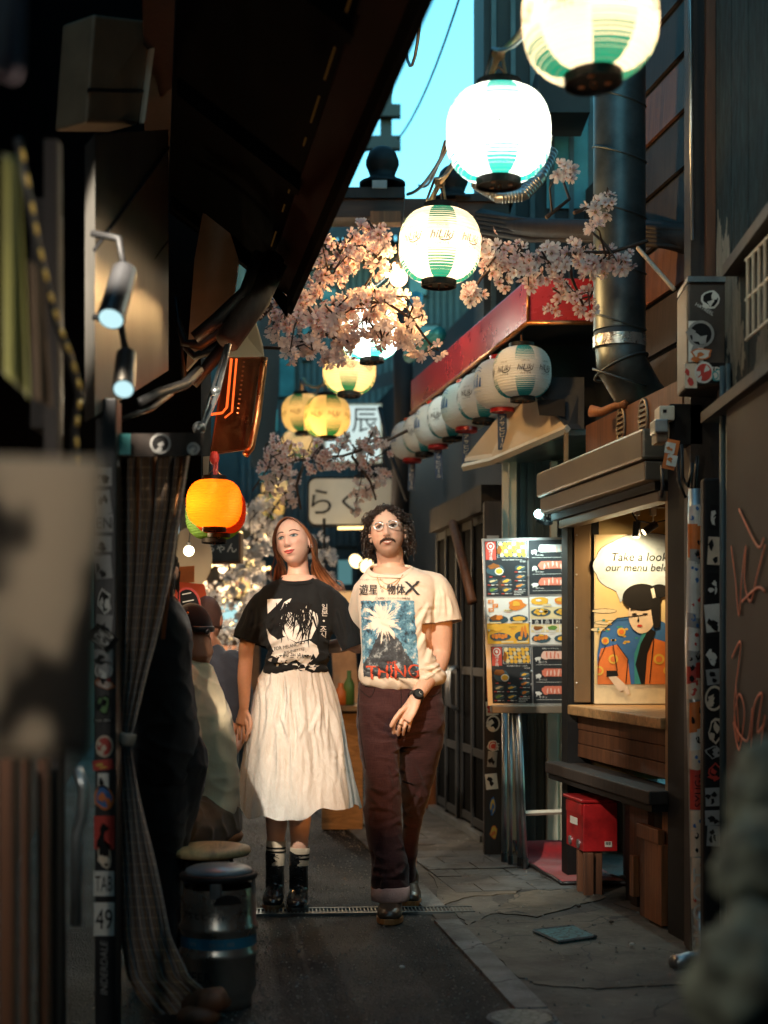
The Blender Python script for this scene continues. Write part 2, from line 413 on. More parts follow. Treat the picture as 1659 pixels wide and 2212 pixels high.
# litter and stones on the ground
for i, (px, py) in enumerate([(1250, 1968), (1500, 2058), (1475, 2090), (868, 2102), (1320, 2002), (1365, 2052)]):
    x, y = g(px, py); b = MB(); b.ball((x, y, .022), (.012, .008, .007), 7, 5)
    solo('paper_scrap' if i % 2 else 'pebble', b, M['white'] if i % 2 else M['concrete_warm'], (x, y, .015), True,
         label=['tiny pale pebble on the concrete in front of the wooden shop base', 'white paper scrap on the ground near the foot of the stickered pipe', 'tiny pebble between the small cover and the stickered pipe',
                'torn white scrap lying at the kerb left of the manhole', 'small pebble near the corner of the square patterned cover', 'bit of white paper in the gutter below the wooden planks'][i], cat='pebble' if i % 2 == 0 else 'litter')
# ------------------------------------------------------------------ right-hand side: takeaway window
Pn, Pf = V((R(5.9), 5.9, 0)), V((R(7.3), 7.3, 0))
def stickers(mb_fn, par, n, cols=None): pass
shop = thing('takeaway_window', 'lit takeaway window with bronze roller shutter box, black frame and wooden base', 'shop front', (R(6.6), 6.6, 0))
def sp(name, mat, z0, z1, t0, t1, ya=5.9, yb=7.3, **kw):
    b = MB(); b.slab((R(ya), ya), (R(yb), yb), z0, z1, t0, t1); o = part(name, b, shop, M[mat] if isinstance(mat, str) else mat, **kw); return o
o = sp('shutter_box', 'bronze', 1.957, 2.085, -.13, .12, 5.86, 7.42); bevel(o, .012)
o = sp('shutter_lip', 'bronze', 1.872, 1.952, -.115, .12, 5.87, 7.40); bevel(o, .006)
sp('shutter_slot', 'blackm', 1.835, 1.870, -.06, .1, 5.9, 7.38)
o = sp('guide_rail', 'bronze', 1.790, 1.833, -.045, .03, 5.9, 7.3); bevel(o, .004)
o = sp('frame_post', 'blackm', 0, 1.83, -.02, .10, 7.23, 7.33)
o = sp('frame_post', 'blackm', 0, 2.0, -.02, .16, 5.66, 5.86); bevel(o, .004)
o = sp('bronze_edge', 'golden', .52, 1.83, -.012, .05, 5.865, 5.905)
# the far jamb seen through the opening, its bronze face towards the alley mouth
b = MB(); p = RF(7.22, .012); b.hexa([V((p.x + x, 7.22 + y, z)) for z in (.9, 1.83) for x, y in ((0, 0), (.085, 0), (.085, .06), (0, .06))]); o = part('jamb', b, shop, M['golden']); bevel(o, .004)
b = MB(); b.hexa([V((p.x + x, 7.215 + y, z)) for z in (.9, 1.83) for x, y in ((.088, 0), (.125, 0), (.125, .06), (.088, .06))]); part('jamb', b, shop, M['blackm'])
b = MB()
for z in (1.0, 1.28, 1.55, 1.75): b.ball((p.x + .012, 7.218, z), .005, 8, 6)
part('screws', b, shop, M['steel'], kind='stuff')
# interior
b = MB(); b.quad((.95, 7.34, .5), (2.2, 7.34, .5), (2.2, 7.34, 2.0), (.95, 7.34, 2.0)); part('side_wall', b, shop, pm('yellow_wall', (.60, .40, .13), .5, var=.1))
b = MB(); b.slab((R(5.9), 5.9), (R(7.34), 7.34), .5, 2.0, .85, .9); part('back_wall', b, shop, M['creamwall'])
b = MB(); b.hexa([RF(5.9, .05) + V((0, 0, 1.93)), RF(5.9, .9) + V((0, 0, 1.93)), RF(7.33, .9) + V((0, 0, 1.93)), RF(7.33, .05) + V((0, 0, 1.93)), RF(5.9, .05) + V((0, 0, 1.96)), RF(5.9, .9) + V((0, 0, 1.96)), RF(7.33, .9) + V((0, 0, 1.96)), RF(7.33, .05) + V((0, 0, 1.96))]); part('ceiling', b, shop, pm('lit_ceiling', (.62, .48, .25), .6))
b = MB(); b.slab((R(5.9), 5.9), (R(5.95), 5.95), .5, 1.96, .1, .9); part('near_wall', b, shop, M['creamwall'])
o = sp('counter', 'woodh', .842, .890, -.03, .86, 5.91, 7.2); bevel(o, .005)
# wooden front under the counter
for i, (a, c) in enumerate(((.625, .69), (.693, .762), (.765, .838))): bevel(sp('plank', 'wood', a, c, .035 + .003 * (i % 2), .07, 5.9, 7.24), .003)
o = sp('ledge', 'woodd', .535, .592, -.10, .08, 5.86, 7.36); bevel(o, .006)
sp('ledge_rail', 'blackm', .505, .533, -.085, .05, 5.87, 7.35)
sp('base_wall', 'woodd', 0, .505, .30, .36, 5.66, 7.3)
for k, (ya, yb, z0, z1, t, m, lean) in enumerate([(5.93, 6.13, 0.02, .36, .03, 'woodo', .02), (6.14, 6.24, .0, .50, .05, 'wood', 0), (6.25, 6.40, .14, .50, .06, 'wood', 0), (5.94, 6.20, .36, .42, .02, 'woodo', 0),
                                          (6.41, 6.50, .0, .32, .10, 'woodd', .03), (6.51, 6.62, 0, .50, .12, 'woodd', 0), (5.90, 6.0, .30, .50, .06, 'woodo', 0), (6.28, 6.33, .08, .26, .035, 'woodo', .0), (6.63, 6.8, 0, .5, .2, 'woodd', 0)]):
    b = MB(); b.slab((R(ya), ya), (R(yb), yb), z0, z1, t - .05, t - .02); o = part('base_plank', b, shop, M[m]); bevel(o, .003)
# track lights over the poster
tl = thing('track_light', 'black ceiling track with two small spot heads above the bubble poster', 'track light', (1.31, 6.95, 1.86))
b = MB(); b.box((1.33, 6.95, 1.872), (.26, .035, .018)); part('track', b, tl, M['bronze'])
for (x, dx, dz) in ((1.235, -.005, -.07), (1.315, -.05, -.035)):
    b = MB(); b.box((x, 6.95, 1.845), (.028, .03, .04)); b.tube([(x, 6.95, 1.83), (x, 6.95, 1.775)], .004, 6); part('stem', b, tl, M['steel'])
    b = MB(); dd = V((dx, -.005, dz)).normalized(); c = V((x, 6.95, 1.775)); b.tube([c - dd * .02, c + dd * .055], .019, 12); h = part('spot_head', b, tl, M['plastic'], smooth=False)
    b = MB(); b.tube([c + dd * .0555, c + dd * .058], .015, 12); part('bulb', b, tl, glow('spot_lens', (1, .75, .42), 14))
    lamp('spot_lamp', 'SPOT', c + dd * .065, 13, (1, .72, .38), tl, .02, spot_size=2.4, spot_blend=.6).rotation_euler = V((dx * .6, .05, -.07)).to_track_quat('-Z', 'Y').to_euler()
b = MB(); b.tube([(1.2, 6.95, 1.862), (1.23, 6.93, 1.80), (1.30, 6.92, 1.785), (1.42, 6.93, 1.81)], .004, 6); part('cord', b, tl, M['cable'])
# poster with a speech bubble and a generic robed figure
po = thing('bubble_poster', 'tall poster with speech bubble above a robed figure, inside the lit shop window', 'poster', (1.27, 7.2, .9))
def PP(px, py, l=0): p = W(px, py, 7.2); p.y -= .0012 * l; return p
def fig(x, y): return (max(1290, 1388 + (x - 1400) * 1.16), 1478 + (y - 1478) * 1.13) if y < 1478 else (max(1290, x - 6), y)
def pl(b, m, pts, l):
    if l >= 4 and m != 'ppblue': pts = [fig(*p) for p in pts]
    b.m(M[m] if isinstance(m, str) else m); return b.poly([PP(x, y, l) for x, y in pts][::-1])
def ell(cx, cy, rx, ry, n=28, a0=0, a1=2 * PI): return [(cx + rx * math.cos(a0 + (a1 - a0) * i / n), cy + ry * math.sin(a0 + (a1 - a0) * i / n)) for i in range(n)]
ground_p = NT('poster_paper'); n_ = ground_p.noise(2.5, 3)
M['pp'] = ground_p.done(ground_p.bsdf(ground_p.ramp(n_, [(.3, (.62, .44, .18)), (.7, (.70, .56, .32))]), .35, coat=.15))
M['ppblue'] = pm('poster_bubble', (.44, .53, .60), .4); M['ppcream'] = pm('poster_cream', (.70, .58, .36), .35)
b = MB(); b.m(M['ppcream']); z0, z1 = PP(0, 1520).z, PP(0, 1155).z; b.box((1.33, 7.206, (z0 + z1) / 2), (.53, .012, z1 - z0)); part('board', b, po)
b = MB()
pl(b, 'pp', [(1285, 1155), (1520, 1155), (1520, 1478), (1285, 1478)], 1)
bub = []
for i in range(44):
    a = 2 * PI * i / 44; k = 1 + .03 * abs(math.sin(a * 5.5)); bub.append((1400 + 116 * k * math.cos(a), 1222 + 68 * k * math.sin(a)))
pl(b, 'ink', [(1400 + (x - 1400) * 1.012, 1222 + (y - 1222) * 1.018) for x, y in bub], 2); pl(b, 'ppblue', bub, 3)
pl(b, 'ppblue', [(1330, 1275), (1352, 1284), (1340, 1302)], 4)
for cx, cy, w in ((1305, 1320, 26), (1318, 1345, 34), (1300, 1360, 24)):
    pl(b, 'ink', ell(cx, cy, w + 1.2, 5.4), 2); pl(b, 'ppcream', ell(cx, cy, w, 4.4), 3)
part('print', b, po, fix=False)
b = MB(); b.m(M['ink']); u = V((1, 0, 0)); up = V((0, 0, 1))
put_text(b, 'Take a look at', PP(1395, 1203, 5), u, up, w=.345, shear=.18); put_text(b, 'our menu below', PP(1385, 1226, 5), u, up, w=.36, shear=.18)
part('lettering', b, po, fix=False)
# generic figure: plain orange robe, blue collar and sash, hair in a knot, seen from behind the table line
b = MB()
pl(b, 'print_blue', [(1290, 1478), (1296, 1420), (1322, 1378), (1352, 1352), (1400, 1346), (1440, 1360), (1480, 1400), (1500, 1478)], 4)
pl(b, 'print_orange', [(1288, 1478), (1300, 1440), (1322, 1410), (1352, 1402), (1372, 1430), (1368, 1478)], 6)
pl(b, 'print_orange', [(1392, 1478), (1400, 1420), (1420, 1390), (1450, 1400), (1500, 1478)], 6)
pl(b, 'print_teal', [(1376, 1478), (1384, 1420), (1402, 1372), (1414, 1376), (1400, 1430), (1394, 1478)], 7)
pl(b, 'ink', [(1386, 1440), (1396, 1400), (1412, 1370), (1424, 1378), (1408, 1420), (1398, 1478), (1390, 1478)], 8)
for cx, cy, r in ((1318, 1452, 9), (1345, 1430, 9), (1430, 1430, 10), (1330, 1395, 7), (1360, 1378, 8), (1446, 1452, 8)):
    pl(b, 'print_yellow', ell(cx, cy, r, r), 8); pl(b, 'print_orange', ell(cx, cy, r * .6, r * .6), 9)
pl(b, 'print_skin', ell(1398, 1345, 25, 36), 9)
pl(b, 'ink', ell(1398, 1312, 36, 26) , 10); pl(b, 'ink', ell(1430, 1300, 18, 13), 11); pl(b, 'ink', [(1412, 1318), (1432, 1318), (1432, 1368), (1420, 1372)], 11)
pl(b, 'white', [(1414, 1296), (1420, 1294), (1424, 1312), (1418, 1314)], 12)
for x in (1384, 1404): pl(b, 'ink', ell(x, 1344, 5, 1.6), 12); pl(b, 'ink', [(x - 7, 1334), (x + 7, 1332), (x + 7, 1334.5), (x - 7, 1337)], 12)
pl(b, 'print_red', ell(1394, 1366, 5, 2), 12); pl(b, 'ink', [(1392, 1346), (1389, 1358), (1393, 1358)], 12)
pl(b, 'print_skin', [(1334, 1462), (1350, 1462), (1362, 1484), (1366, 1500), (1360, 1500), (1352, 1490), (1344, 1494), (1334, 1482)], 10)
pl(b, 'ink', [(1332, 1452), (1352, 1452), (1354, 1462), (1332, 1464)], 11)
for p0, p1 in (((1300, 1440), (1330, 1405)), ((1306, 1476), (1318, 1425)), ((1352, 1402), (1372, 1430)), ((1322, 1378), (1352, 1352)), ((1290, 1478), (1296, 1420)), ((1296, 1420), (1322, 1378)), ((1420, 1390), (1412, 1476)), ((1372, 1430), (1368, 1476)), ((1352, 1352), (1400, 1346)), ((1344, 1402), (1352, 1452))):
    dx, dy = p1[0] - p0[0], p1[1] - p0[1]; n_l = math.hypot(dx, dy); ox, oy = -dy / n_l * .8, dx / n_l * .8; pl(b, 'ink', [(p0[0] - ox, p0[1] - oy), (p1[0] - ox, p1[1] - oy), (p1[0] + ox, p1[1] + oy), (p0[0] + ox, p0[1] + oy)], 11)
for k in range(26):
    x, y = rnd.uniform(1305, 1390), rnd.uniform(1352, 1400); pl(b, 'print_yellow' if k % 2 else 'print_teal', ell(x, y, 3.5, 2.2, 7), 5)
part('figure', b, po, fix=False)

# ------------------------------------------------------------------ menu board on its trestle stand
mb_ = thing('menu_board', 'bright laminated food menu board beside the takeaway window', 'menu board', W(1135, 1520, 7.55))
def MP(u, v, l=0):   # u,v in 0..1 over the board face
    x = (1045 + 13 * v) * (1 - u) + 1243 * u; y = (1168 - 4 * u) * (1 - v) + 1521 * v
    p = W(x, y, 7.55); p.y -= .001 * l; return p
b = MB(); q = [MP(-.02, -.012), MP(1.0, -.012), MP(1.0, 1.01), MP(-.02, 1.01)]; b.poly(q, (0, .02, 0)); part('backing', b, mb_, M['steel'])
def glossy(name, col): return pm(name, col, .16, var=.06, coat=.5)
MC = {'k': glossy('menu_black', (.03, .032, .034)), 'w': glossy('menu_white', (.62, .60, .55)), 'r': glossy('menu_red', (.45, .07, .05)), 'y': glossy('menu_gold', (.66, .36, .05)), 'o': glossy('menu_orange', (.62, .20, .04)),
      'm': glossy('menu_meat', (.60, .17, .11)), 'p': glossy('menu_fat', (.70, .45, .36)), 'b': glossy('menu_brown', (.22, .08, .025)), 'g': glossy('menu_green', (.12, .22, .05)), 'd': glossy('menu_plate', (.05, .085, .10)), 's': glossy('menu_beige', (.62, .50, .28))}
def sheet(u0, v0, u1, v1, bg, draw):
    b = MB()
    def P(x, y, l): return MP(u0 + (u1 - u0) * x, v0 + (v1 - v0) * y, l)
    def rect(m, x0, y0, x1, y1, l): b.m(MC[m]).quad(P(x0, y1, l), P(x1, y1, l), P(x1, y0, l), P(x0, y0, l))
    def blob(m, cx, cy, rx, ry, l, j=.25, n=12, rot=0):
        ps = []
        for i in range(n):
            a = 2 * PI * i / n; k = 1 + rnd.uniform(-j, j); dx, dy = rx * k * math.cos(a), ry * k * math.sin(a)
            ps.append(P(cx + dx * math.cos(rot) - dy * math.sin(rot) * .5, cy + dy * math.cos(rot) + dx * math.sin(rot) * .5, l))
        b.m(MC[m]).poly(ps[::-1])
    def tx(m, s, cx, cy, w, l=4, h=None): b.m(MC[m]); put_text(b, s, P(cx, cy, l), (1, 0, 0), (0, 0, 1), w=w, h=h, lift=0)
    rect(bg, .01, .008, .99, .992, 1)
    draw(rect, blob, tx); part('menu_sheet', b, mb_, fix=False)
def yaki(jp):
    def f(rect, blob, tx):
        rect('r', .03, .02, .27, .34, 2); blob('w', .15, .10, .09, .07, 3, 0, 16); blob('r', .15, .10, .07, .052, 4, 0, 16); blob('w', .15, .10, .035, .03, 5, .3)
        tx('w', '焼\nき\n鳥', .15, .25, None, 4, .062)
        rect('w', .30, .02, .97, .31, 2); rect('d', .31, .025, .96, .305, 3)
        for i in range(6):
            for j in range(4): blob('y' if (i + j) % 3 else 's', .38 + i * .1 + .01 * j, .065 + j * .065, .05, .036, 4 + (i + j) % 2, .2, 8)
        blob('b', .35, .18, .05, .08, 6)
        tx('w', '焼き鳥盛り合わせ  1,350円' if jp else 'Assorted Yakitori Skewers', .63, .345, .108); tx('w', '¥1,350', .88, .385, .03)
        blob('d', .24, .52, .20, .10, 2, .1); blob('b', .2, .46, .13, .05, 3); blob('w', .33, .55, .10, .065, 3, 0, 16); blob('y', .33, .545, .08, .048, 4, .03, 16)
        for r_ in range(3):
            for c_ in range(3):
                if r_ == 0 and c_ < 2: rect('r', .1 + c_ * .3, .635, .17 + c_ * .3, .65, 3); continue
                cx, cy = .18 + c_ * .32, .545 + r_ * .155 + (.02 if c_ < 2 else -.05); blob('d', cx, cy, .12, .05, 2, .05)
                blob('boysyogyo'[r_ * 3 + c_], cx - .02, cy, .075, .024, 3, .3, 9, -.4); blob('s', cx + .06, cy - .012, .05, .006, 4, 0, 6, -.35)
                rect('w', cx - .05, cy + .062, cx + .03, cy + .076, 3); rect('r', cx - .13, cy + .062, cx - .06, cy + .076, 3); tx('w', '¥400', cx + .085, cy + .068, .014)
        for i in range(3): rect('w', .66, .90 + .03 * i, .93 - .05 * i, .908 + .03 * i, 3)
    return f
def meat(title, names, prices):
    def f(rect, blob, tx):
        if title: tx('w', title, .42, .05, .085)
        for i in range(3):
            y = .17 + i * .30; m = 'wmm'[i] if not title else 'pmm'[i]
            ps = [(.28, -.075), (.5, -.09), (.75, -.08), (.95, -.07), (.97, .05), (.8, .07), (.55, .08), (.3, .075)]
            rect(m, .27, y - .075, .93, y + .06, 3); blob(m, .3, y, .09, .07, 4, .15); blob(m, .9, y, .1, .07, 4, .15)
            for k in range(7): blob('p' if m != 'p' else 'm', .34 + k * .09, y + rnd.uniform(-.02, .02), .018, .055, 5, .5, 8, rnd.uniform(-.4, .4))
            blob('w', .13, y + .05, .07, .035, 3, .3, 10); rect('w', .08, y + .07, .10, y + .10, 3); rect('w', .15, y + .07, .17, y + .10, 3)
            tx('w', names[i], .24, y + .115, .043); tx('w', prices[i], .78, y + .112, .038); rect('w', .08, y + .155, .9, y + .160, 3)
    return f
def fried(rect, blob, tx):
    rect('y', .0, .55, 1, .99, 2)
    for i, s in enumerate('揚げ物'): rect('o', .05 + .1 * (i % 2), .04 + .09 * i, .18 + .1 * (i % 2), .12 + .09 * i, 3); tx('w', s, .115 + .1 * (i % 2), .08 + .09 * i, None, 5, .016)
    blob('o', .72, .16, .21, .11, 3, .25); blob('y', .70, .14, .1, .05, 4, .4); rect('s', .42, .255, .62, .30, 3); tx('k', 'Karaage', .52, .277, .032); tx('o', '¥750', .52, .32, .02)
    blob('d', .28, .47, .23, .09, 3, .08); blob('b', .22, .43, .16, .07, 4); blob('o', .30, .42, .08, .05, 5); blob('d', .76, .46, .22, .09, 3, .05); blob('y', .77, .45, .15, .05, 4, .15); rect('s', .05, .52, .34, .55, 5); rect('s', .6, .51, .85, .54, 5)
    blob('y', .22, .64, .19, .07, 4, .15); tx('k', 'French Fries', .62, .625, .042); tx('o', '¥450', .62, .67, .022)
    blob('d', .30, .84, .26, .09, 3, .08); 
    for i in range(5): blob('o', .14 + .075 * i, .82 + .012 * (i % 2), .045, .05, 4, .15)
    blob('d', .82, .83, .17, .11, 3, .05); blob('o', .83, .74, .035, .13, 4, .1, 10, .15); blob('o', .91, .73, .035, .13, 4, .1, 10, -.15); blob('y', .78, .87, .05, .04, 5, 0); rect('s', .33, .93, .62, .965, 5); tx('k', 'Fried Oysters', .48, .946, .04); rect('s', .70, .93, .97, .965, 5)
def dishes(rect, blob, tx):
    rect('s', .02, .22, .98, .46, 2)
    blob('y', .24, .10, .19, .08, 3, .15); blob('w', .2, .08, .06, .03, 4); blob('o', .74, .09, .2, .08, 3, .1); blob('y', .72, .07, .12, .04, 4, .3); rect('s', .3, .16, .48, .2, 5); rect('s', .75, .16, .95, .2, 5)
    for cx in (.25, .75):
        blob('d', cx, .33, .22, .085, 3, .03, 20)
        for i in range(7): blob('y', cx + .11 * math.cos(i), .32 + .04 * math.sin(i), .05, .03, 4, .1)
        blob('w', cx, .31, .04, .02, 5)
    for i, s in enumerate('逸品料理'): rect('k', .05 + .235 * i, .475, .26 + .235 * i, .57, 3); tx('w', s, .155 + .235 * i, .522, None, 4, .021)
    for i in range(3): rect('s', .03 + .32 * i, .585, .33 + .32 * i, .74, 2); blob('w', .17 + .32 * i, .67, .13, .045, 3, .03); blob('bgk'[i], .17 + .32 * i, .655, .11, .045, 4, .25); rect('w', .1 + .32 * i, .715, .25 + .32 * i, .735, 5)
    for cx in (.25, .75): blob('d', cx, .87, .21, .09, 3, .06)
    for i in range(4): blob('o', .13 + .075 * i, .87 - .01 * i, .05, .05, 4, .1, 10, -.4)
    blob('y', .25, .80, .06, .02, 5); blob('y', .77, .86, .16, .055, 4, .1, 10, -.3)
sheet(.0, .0, .475, .345, 'k', yaki(False)); sheet(.482, .0, .995, .335, 'k', meat('', ['Pork Belly', 'Beef Steak', 'Beef Tongue'], ['¥880', '¥880', '¥950']))
sheet(.0, .35, .475, .635, 'w', fried); sheet(.482, .345, .995, .64, 'w', dishes)
sheet(.03, .645, .50, .998, 'k', yaki(True)); sheet(.507, .645, .995, .998, 'k', meat('肉串(ジャンボサイズ)', ['豚バラ', '牛ハラミ', '牛タン'], ['880円', '880円', '950円']))
b = MB()
for u_, v_ in ((.475, .11), (.475, .22), (.02, .46), (.02, .55), (.48, .50), (.49, .80), (.49, .88)): b.m(M['steel']).ball(MP(u_, v_, 6), .006, 8, 6)
part('binding_rings', b, mb_, kind='stuff', smooth=True)
st = thing('menu_stand', 'pale metal trestle table standing under the menu board', 'folding table', W(1140, 1860, 7.62))
b = MB(); p0, p1 = W(1062, 1525, 7.5), W(1250, 1525, 7.5); b.box(((p0.x + p1.x) / 2, 7.56, p0.z - .018), (p1.x - p0.x, .16, .04)); o = part('table_top', b, st, M['bronze']); bevel(o, .004)
for xa, ya, xb, yb, yy, r in ((1090, 1540, 1089, 1850, 7.72, .013), (1102, 1540, 1103, 1866, 7.62, .010), (1112, 1540, 1124, 1880, 7.56, .014), (1121, 1540, 1134, 1888, 7.50, .015), (1232, 1540, 1234, 1880, 7.62, .014)):
    a = W(xa, ya, yy); c = W(xb, yb, yy); c.z = 0.015; b = MB(); b.tube([a, c], r, 12); l_ = part('leg', b, st, M['galv'], smooth=True)
    b = MB(); b.tube([c, c + V((0, 0, .05))], r + .004, 12); part('foot_cap', b, l_, M['plastic'])
b = MB(); b.tube([W(1126, 1757, 7.52), W(1250, 1752, 7.52)], .014, 4); part('cross_rail', b, st, M['cream'])

# ------------------------------------------------------------------ entrance behind the menu board
en = thing('shop_entrance', 'dark shop entrance with cream posts behind the menu board', 'doorway', (R(8.2) + .1, 8.2, 0))
def ep(name, mat, px0, px1, Y, z0, z1, d=.06):
    b = MB(); x0, x1 = W(px0, 0, Y).x, W(px1, 0, Y).x; b.box(((x0 + x1) / 2, Y + d / 2, (z0 + z1) / 2), (x1 - x0, d, z1 - z0)); return part(name, b, en, M[mat])
ep('post', 'cream', 1086, 1098, 8.1, 0, 2.27); bevel(ep('post', 'cream', 1100, 1116, 8.14, 0, 2.27), .004)
ep('dark_panel', 'tealb', 1116, 1190, 8.3, 0, 2.3, .03); ep('post', 'cream', 1190, 1204, 8.2, 0, 2.25); ep('dark_panel', 'woodd', 1204, 1330, 8.35, 0, 2.3, .03)
bevel(ep('post', 'cream', 1182, 1206, 8.0, 0, .82), .004); ep('post', 'cream', 1212, 1219, 7.9, 0, .82); ep('wall_panel', 'creamwall', 1206, 1260, 8.05, 0, .85, .02)
for px in (1124, 1140, 1156, 1172): ep('panel_batten', 'tealb', px, px + 3, 8.285, 0, 2.3, .014)
b = MB(); b.hexa([W(1060, 1003, 8.1), W(1228, 940, 7.5), W(1310, 940, 7.6), W(1310, 990, 8.6)] + [x + V((0, 0, .03)) for x in (W(1060, 1003, 8.1), W(1228, 940, 7.5), W(1310, 940, 7.6), W(1310, 990, 8.6))]); part('lintel', b, en, M['galv'])
b = MB(); b.tube([W(1000, 1010, 8.2), W(1062, 996, 8.1), W(1226, 926, 7.45)], .022, 4, flat=True); part('lintel_trim', b, en, M['cream'])
b = MB(); b.poly([W(1004, 997, 8.25), W(1060, 990, 8.1), W(1222, 925, 7.48), W(1130, 840, 7.95), W(1100, 880, 8.2)], (.0, .02, .02)); part('soffit', b, en, M['creamwall'])
b = MB(); b.poly([W(1136, 815, 7.7), W(1262, 815, 7.6), W(1262, 928, 7.5), W(1226, 926, 7.47)], (.0, .02, 0)); part('side_board', b, en, M['dark'])
b = MB(); b.poly([W(1160, 865, 7.6), W(1220, 862, 7.56), W(1220, 900, 7.5), W(1165, 897, 7.55)], (.0, -.006, 0)); part('notice', b, en, M['ink'])
ep('corner_post', 'golden', 1219, 1228, 7.46, .85, 2.33, .03)
ep('back_wall', 'dark', 1110, 1420, 8.6, 0, 3.2, .05)
# clip lamp shining on the menu
cl = thing('clip_lamp', 'small black clip lamp shining cold light on top of the menu board', 'lamp', W(1180, 1095, 7.5))
b = MB(); a, c = W(1186, 1076, 7.5), W(1176, 1128, 7.47); d = (c - a).normalized(); b.tube([a, a.lerp(c, .25), a.lerp(c, .5), c], [.014, .022, .028, .045], 20, caps=False); b.tube([a - d * .03, a], [.012, .014], 12); o = part('shade', b, cl, M['plastic'], smooth=True)
b = MB()
for i in range(14):
    an = 2 * PI * i / 14; u_ = d.orthogonal().normalized(); w_ = d.cross(u_); b.box(a.lerp(c, .82) + (u_ * math.cos(an) + w_ * math.sin(an)) * .040, (.006, .006, .012))
part('vent_slots', b, cl, M['steel'], kind='stuff')
b = MB(); b.ball(W(1163, 1110, 7.44), .022, 14, 10); part('bulb', b, cl, glow('cold_bulb', (.55, 1, 1), 26), smooth=True)
lamp('bulb_light', 'SPOT', W(1157, 1116, 7.38), 22, (.72, 1.0, .97), cl, .03, spot_size=2.3, spot_blend=.5).rotation_euler = V((-.18, .06, -1)).to_track_quat('-Z', 'Y').to_euler()
b = MB(); b.tube([W(1186, 1074, 7.5), W(1200, 1062, 7.52), W(1208, 1090, 7.52), W(1206, 1130, 7.52), W(1210, 1160, 7.52)], .005, 6); part('cord', b, cl, M['cable'])
b = MB(); b.box(W(1210, 1140, 7.53), (.03, .03, .08)); part('clamp', b, cl, M['plastic'])

# ------------------------------------------------------------------ red awning over the entrance
C = V((W(1140, 695, 7.4).x, 7.4, 0)); E_ = V((W(888, 890, 10.3).x, 10.3, 0))
aw = thing('red_awning', 'red enamelled awning fascia above the row of unlit paper lanterns', 'awning', (C.x, C.y, 2.87))
b = MB(); b.slab(C, E_, 2.874, 3.10, 0, .03); o = part('side_fascia', b, aw, M['red']); bevel(o, .004)
b = MB(); b.box((C.x + .22, C.y + .016, 2.987), (.42, .03, .226)); o = part('front_fascia', b, aw, M['red']); bevel(o, .004)
b = MB(); b.tube([V((C.x + .43, C.y - .004, 2.868)), V((C.x, C.y - .004, 2.868)), V((E_.x, E_.y, 2.868))], .013, 8); part('copper_edge', b, aw, M['copper'], smooth=True)
b = MB(); b.tube([V((C.x, C.y - .002, 2.87)), V((C.x, C.y - .002, 3.10))], .008, 8); part('corner_trim', b, aw, M['copper'], smooth=True)
d_ = (E_ - C).normalized(); n_ = V((d_.y, -d_.x, 0)); b = MB()
b.hexa([C + n_ * .03 + V((0, .03, 3.0)), C + n_ * .6 + V((0, 0, 3.0)), E_ + n_ * .9 + V((0, 0, 3.0)), E_ + n_ * .03 + V((0, 0, 3.0)), C + n_ * .03 + V((0, .03, 3.09)), C + n_ * .6 + V((0, 0, 3.09)), E_ + n_ * .9 + V((0, 0, 3.09)), E_ + n_ * .03 + V((0, 0, 3.09))]); part('ceiling', b, aw, M['dark'])

# ------------------------------------------------------------------ red mailbox, its post, the mat
ml = thing('mailbox', 'red metal letter box standing on a wooden post in front of the shop', 'mailbox', (.95, 6.78, .2))
c0 = V((W(1260, 0, 6.72).x, 6.72, 0)); dl = AX
P4 = [c0, c0 + V((.165, .02, 0)), c0 + V((.165, .02, 0)) + dl * .27, c0 + dl * .27]
b = MB(); b.hexa([p + V((0, 0, .215)) for p in P4] + [p + V((0, 0, .445)) for p in P4]); o = part('box', b, ml, M['redbox']); bevel(o, .004)
b = MB(); Q4 = [c0 + V((-.012, -.012, 0)), c0 + V((.175, .008, 0)), c0 + V((.175, .02, 0)) + dl * .29, c0 + V((-.012, 0, 0)) + dl * .29]; b.hexa([p + V((0, 0, .447)) for p in Q4] + [p + V((0, 0, .462)) for p in Q4]); o = part('lid', b, ml, M['redbox']); bevel(o, .004)
nl = -NX
def mp(s, z, l): return c0 + dl * s + nl * l + V((0, 0, z))
b = MB(); b.m(M['redbox']); b.hexa([mp(.01, .385, .001), mp(.26, .385, .001), mp(.26, .385, .006), mp(.01, .385, .006), mp(.01, .435, .001), mp(.26, .435, .001), mp(.26, .435, .006), mp(.01, .435, .006)]); part('flap', b, ml)
b = MB(); b.m(M['white']); b.quad(mp(.08, .33, .003), mp(.20, .33, .003), mp(.20, .365, .003), mp(.08, .365, .003)); b.m(M['ink']); part('name_label', b, ml)
for s in (.07, .2): b = MB(); b.lathe([(.022, 0), (.022, .006), (.016, .008), (0.001, .008)], 16, mp(s, .245, .0), axis=nl); part('lock', b, ml, M['galv'])
b = MB(); bc = c0 + V((.12, .012, .25)); b.m(M['white']).box(bc, (.034, .002, .026))
b.m(M['ink'])
for i in range(7): b.box(bc + V((-.013 + i * .004, -.0018, .004)), (.0012 + .0008 * (i % 3), .001, .014))
part('price_label', b, ml)
b = MB()
for i, (x, y) in enumerate(((.01, .02), (.06, .05), (.01, .12), (.07, .15))): b.box(c0 + V((x + .02 - .17 * y, y, .105)), (.045, .05, .212))
ps = solo('mailbox_post', b, M['wood'], (.97, 6.8, 0), label='short bundle of wooden posts carrying the red letter box', cat='wooden post'); bevel(ps, .004)
mt = thing('door_mat', 'red entrance mat with a curled far edge on the pavers', 'mat', (.88, 7.4, .015))
b = MB(); nu, nv = 10, 16; vs = []
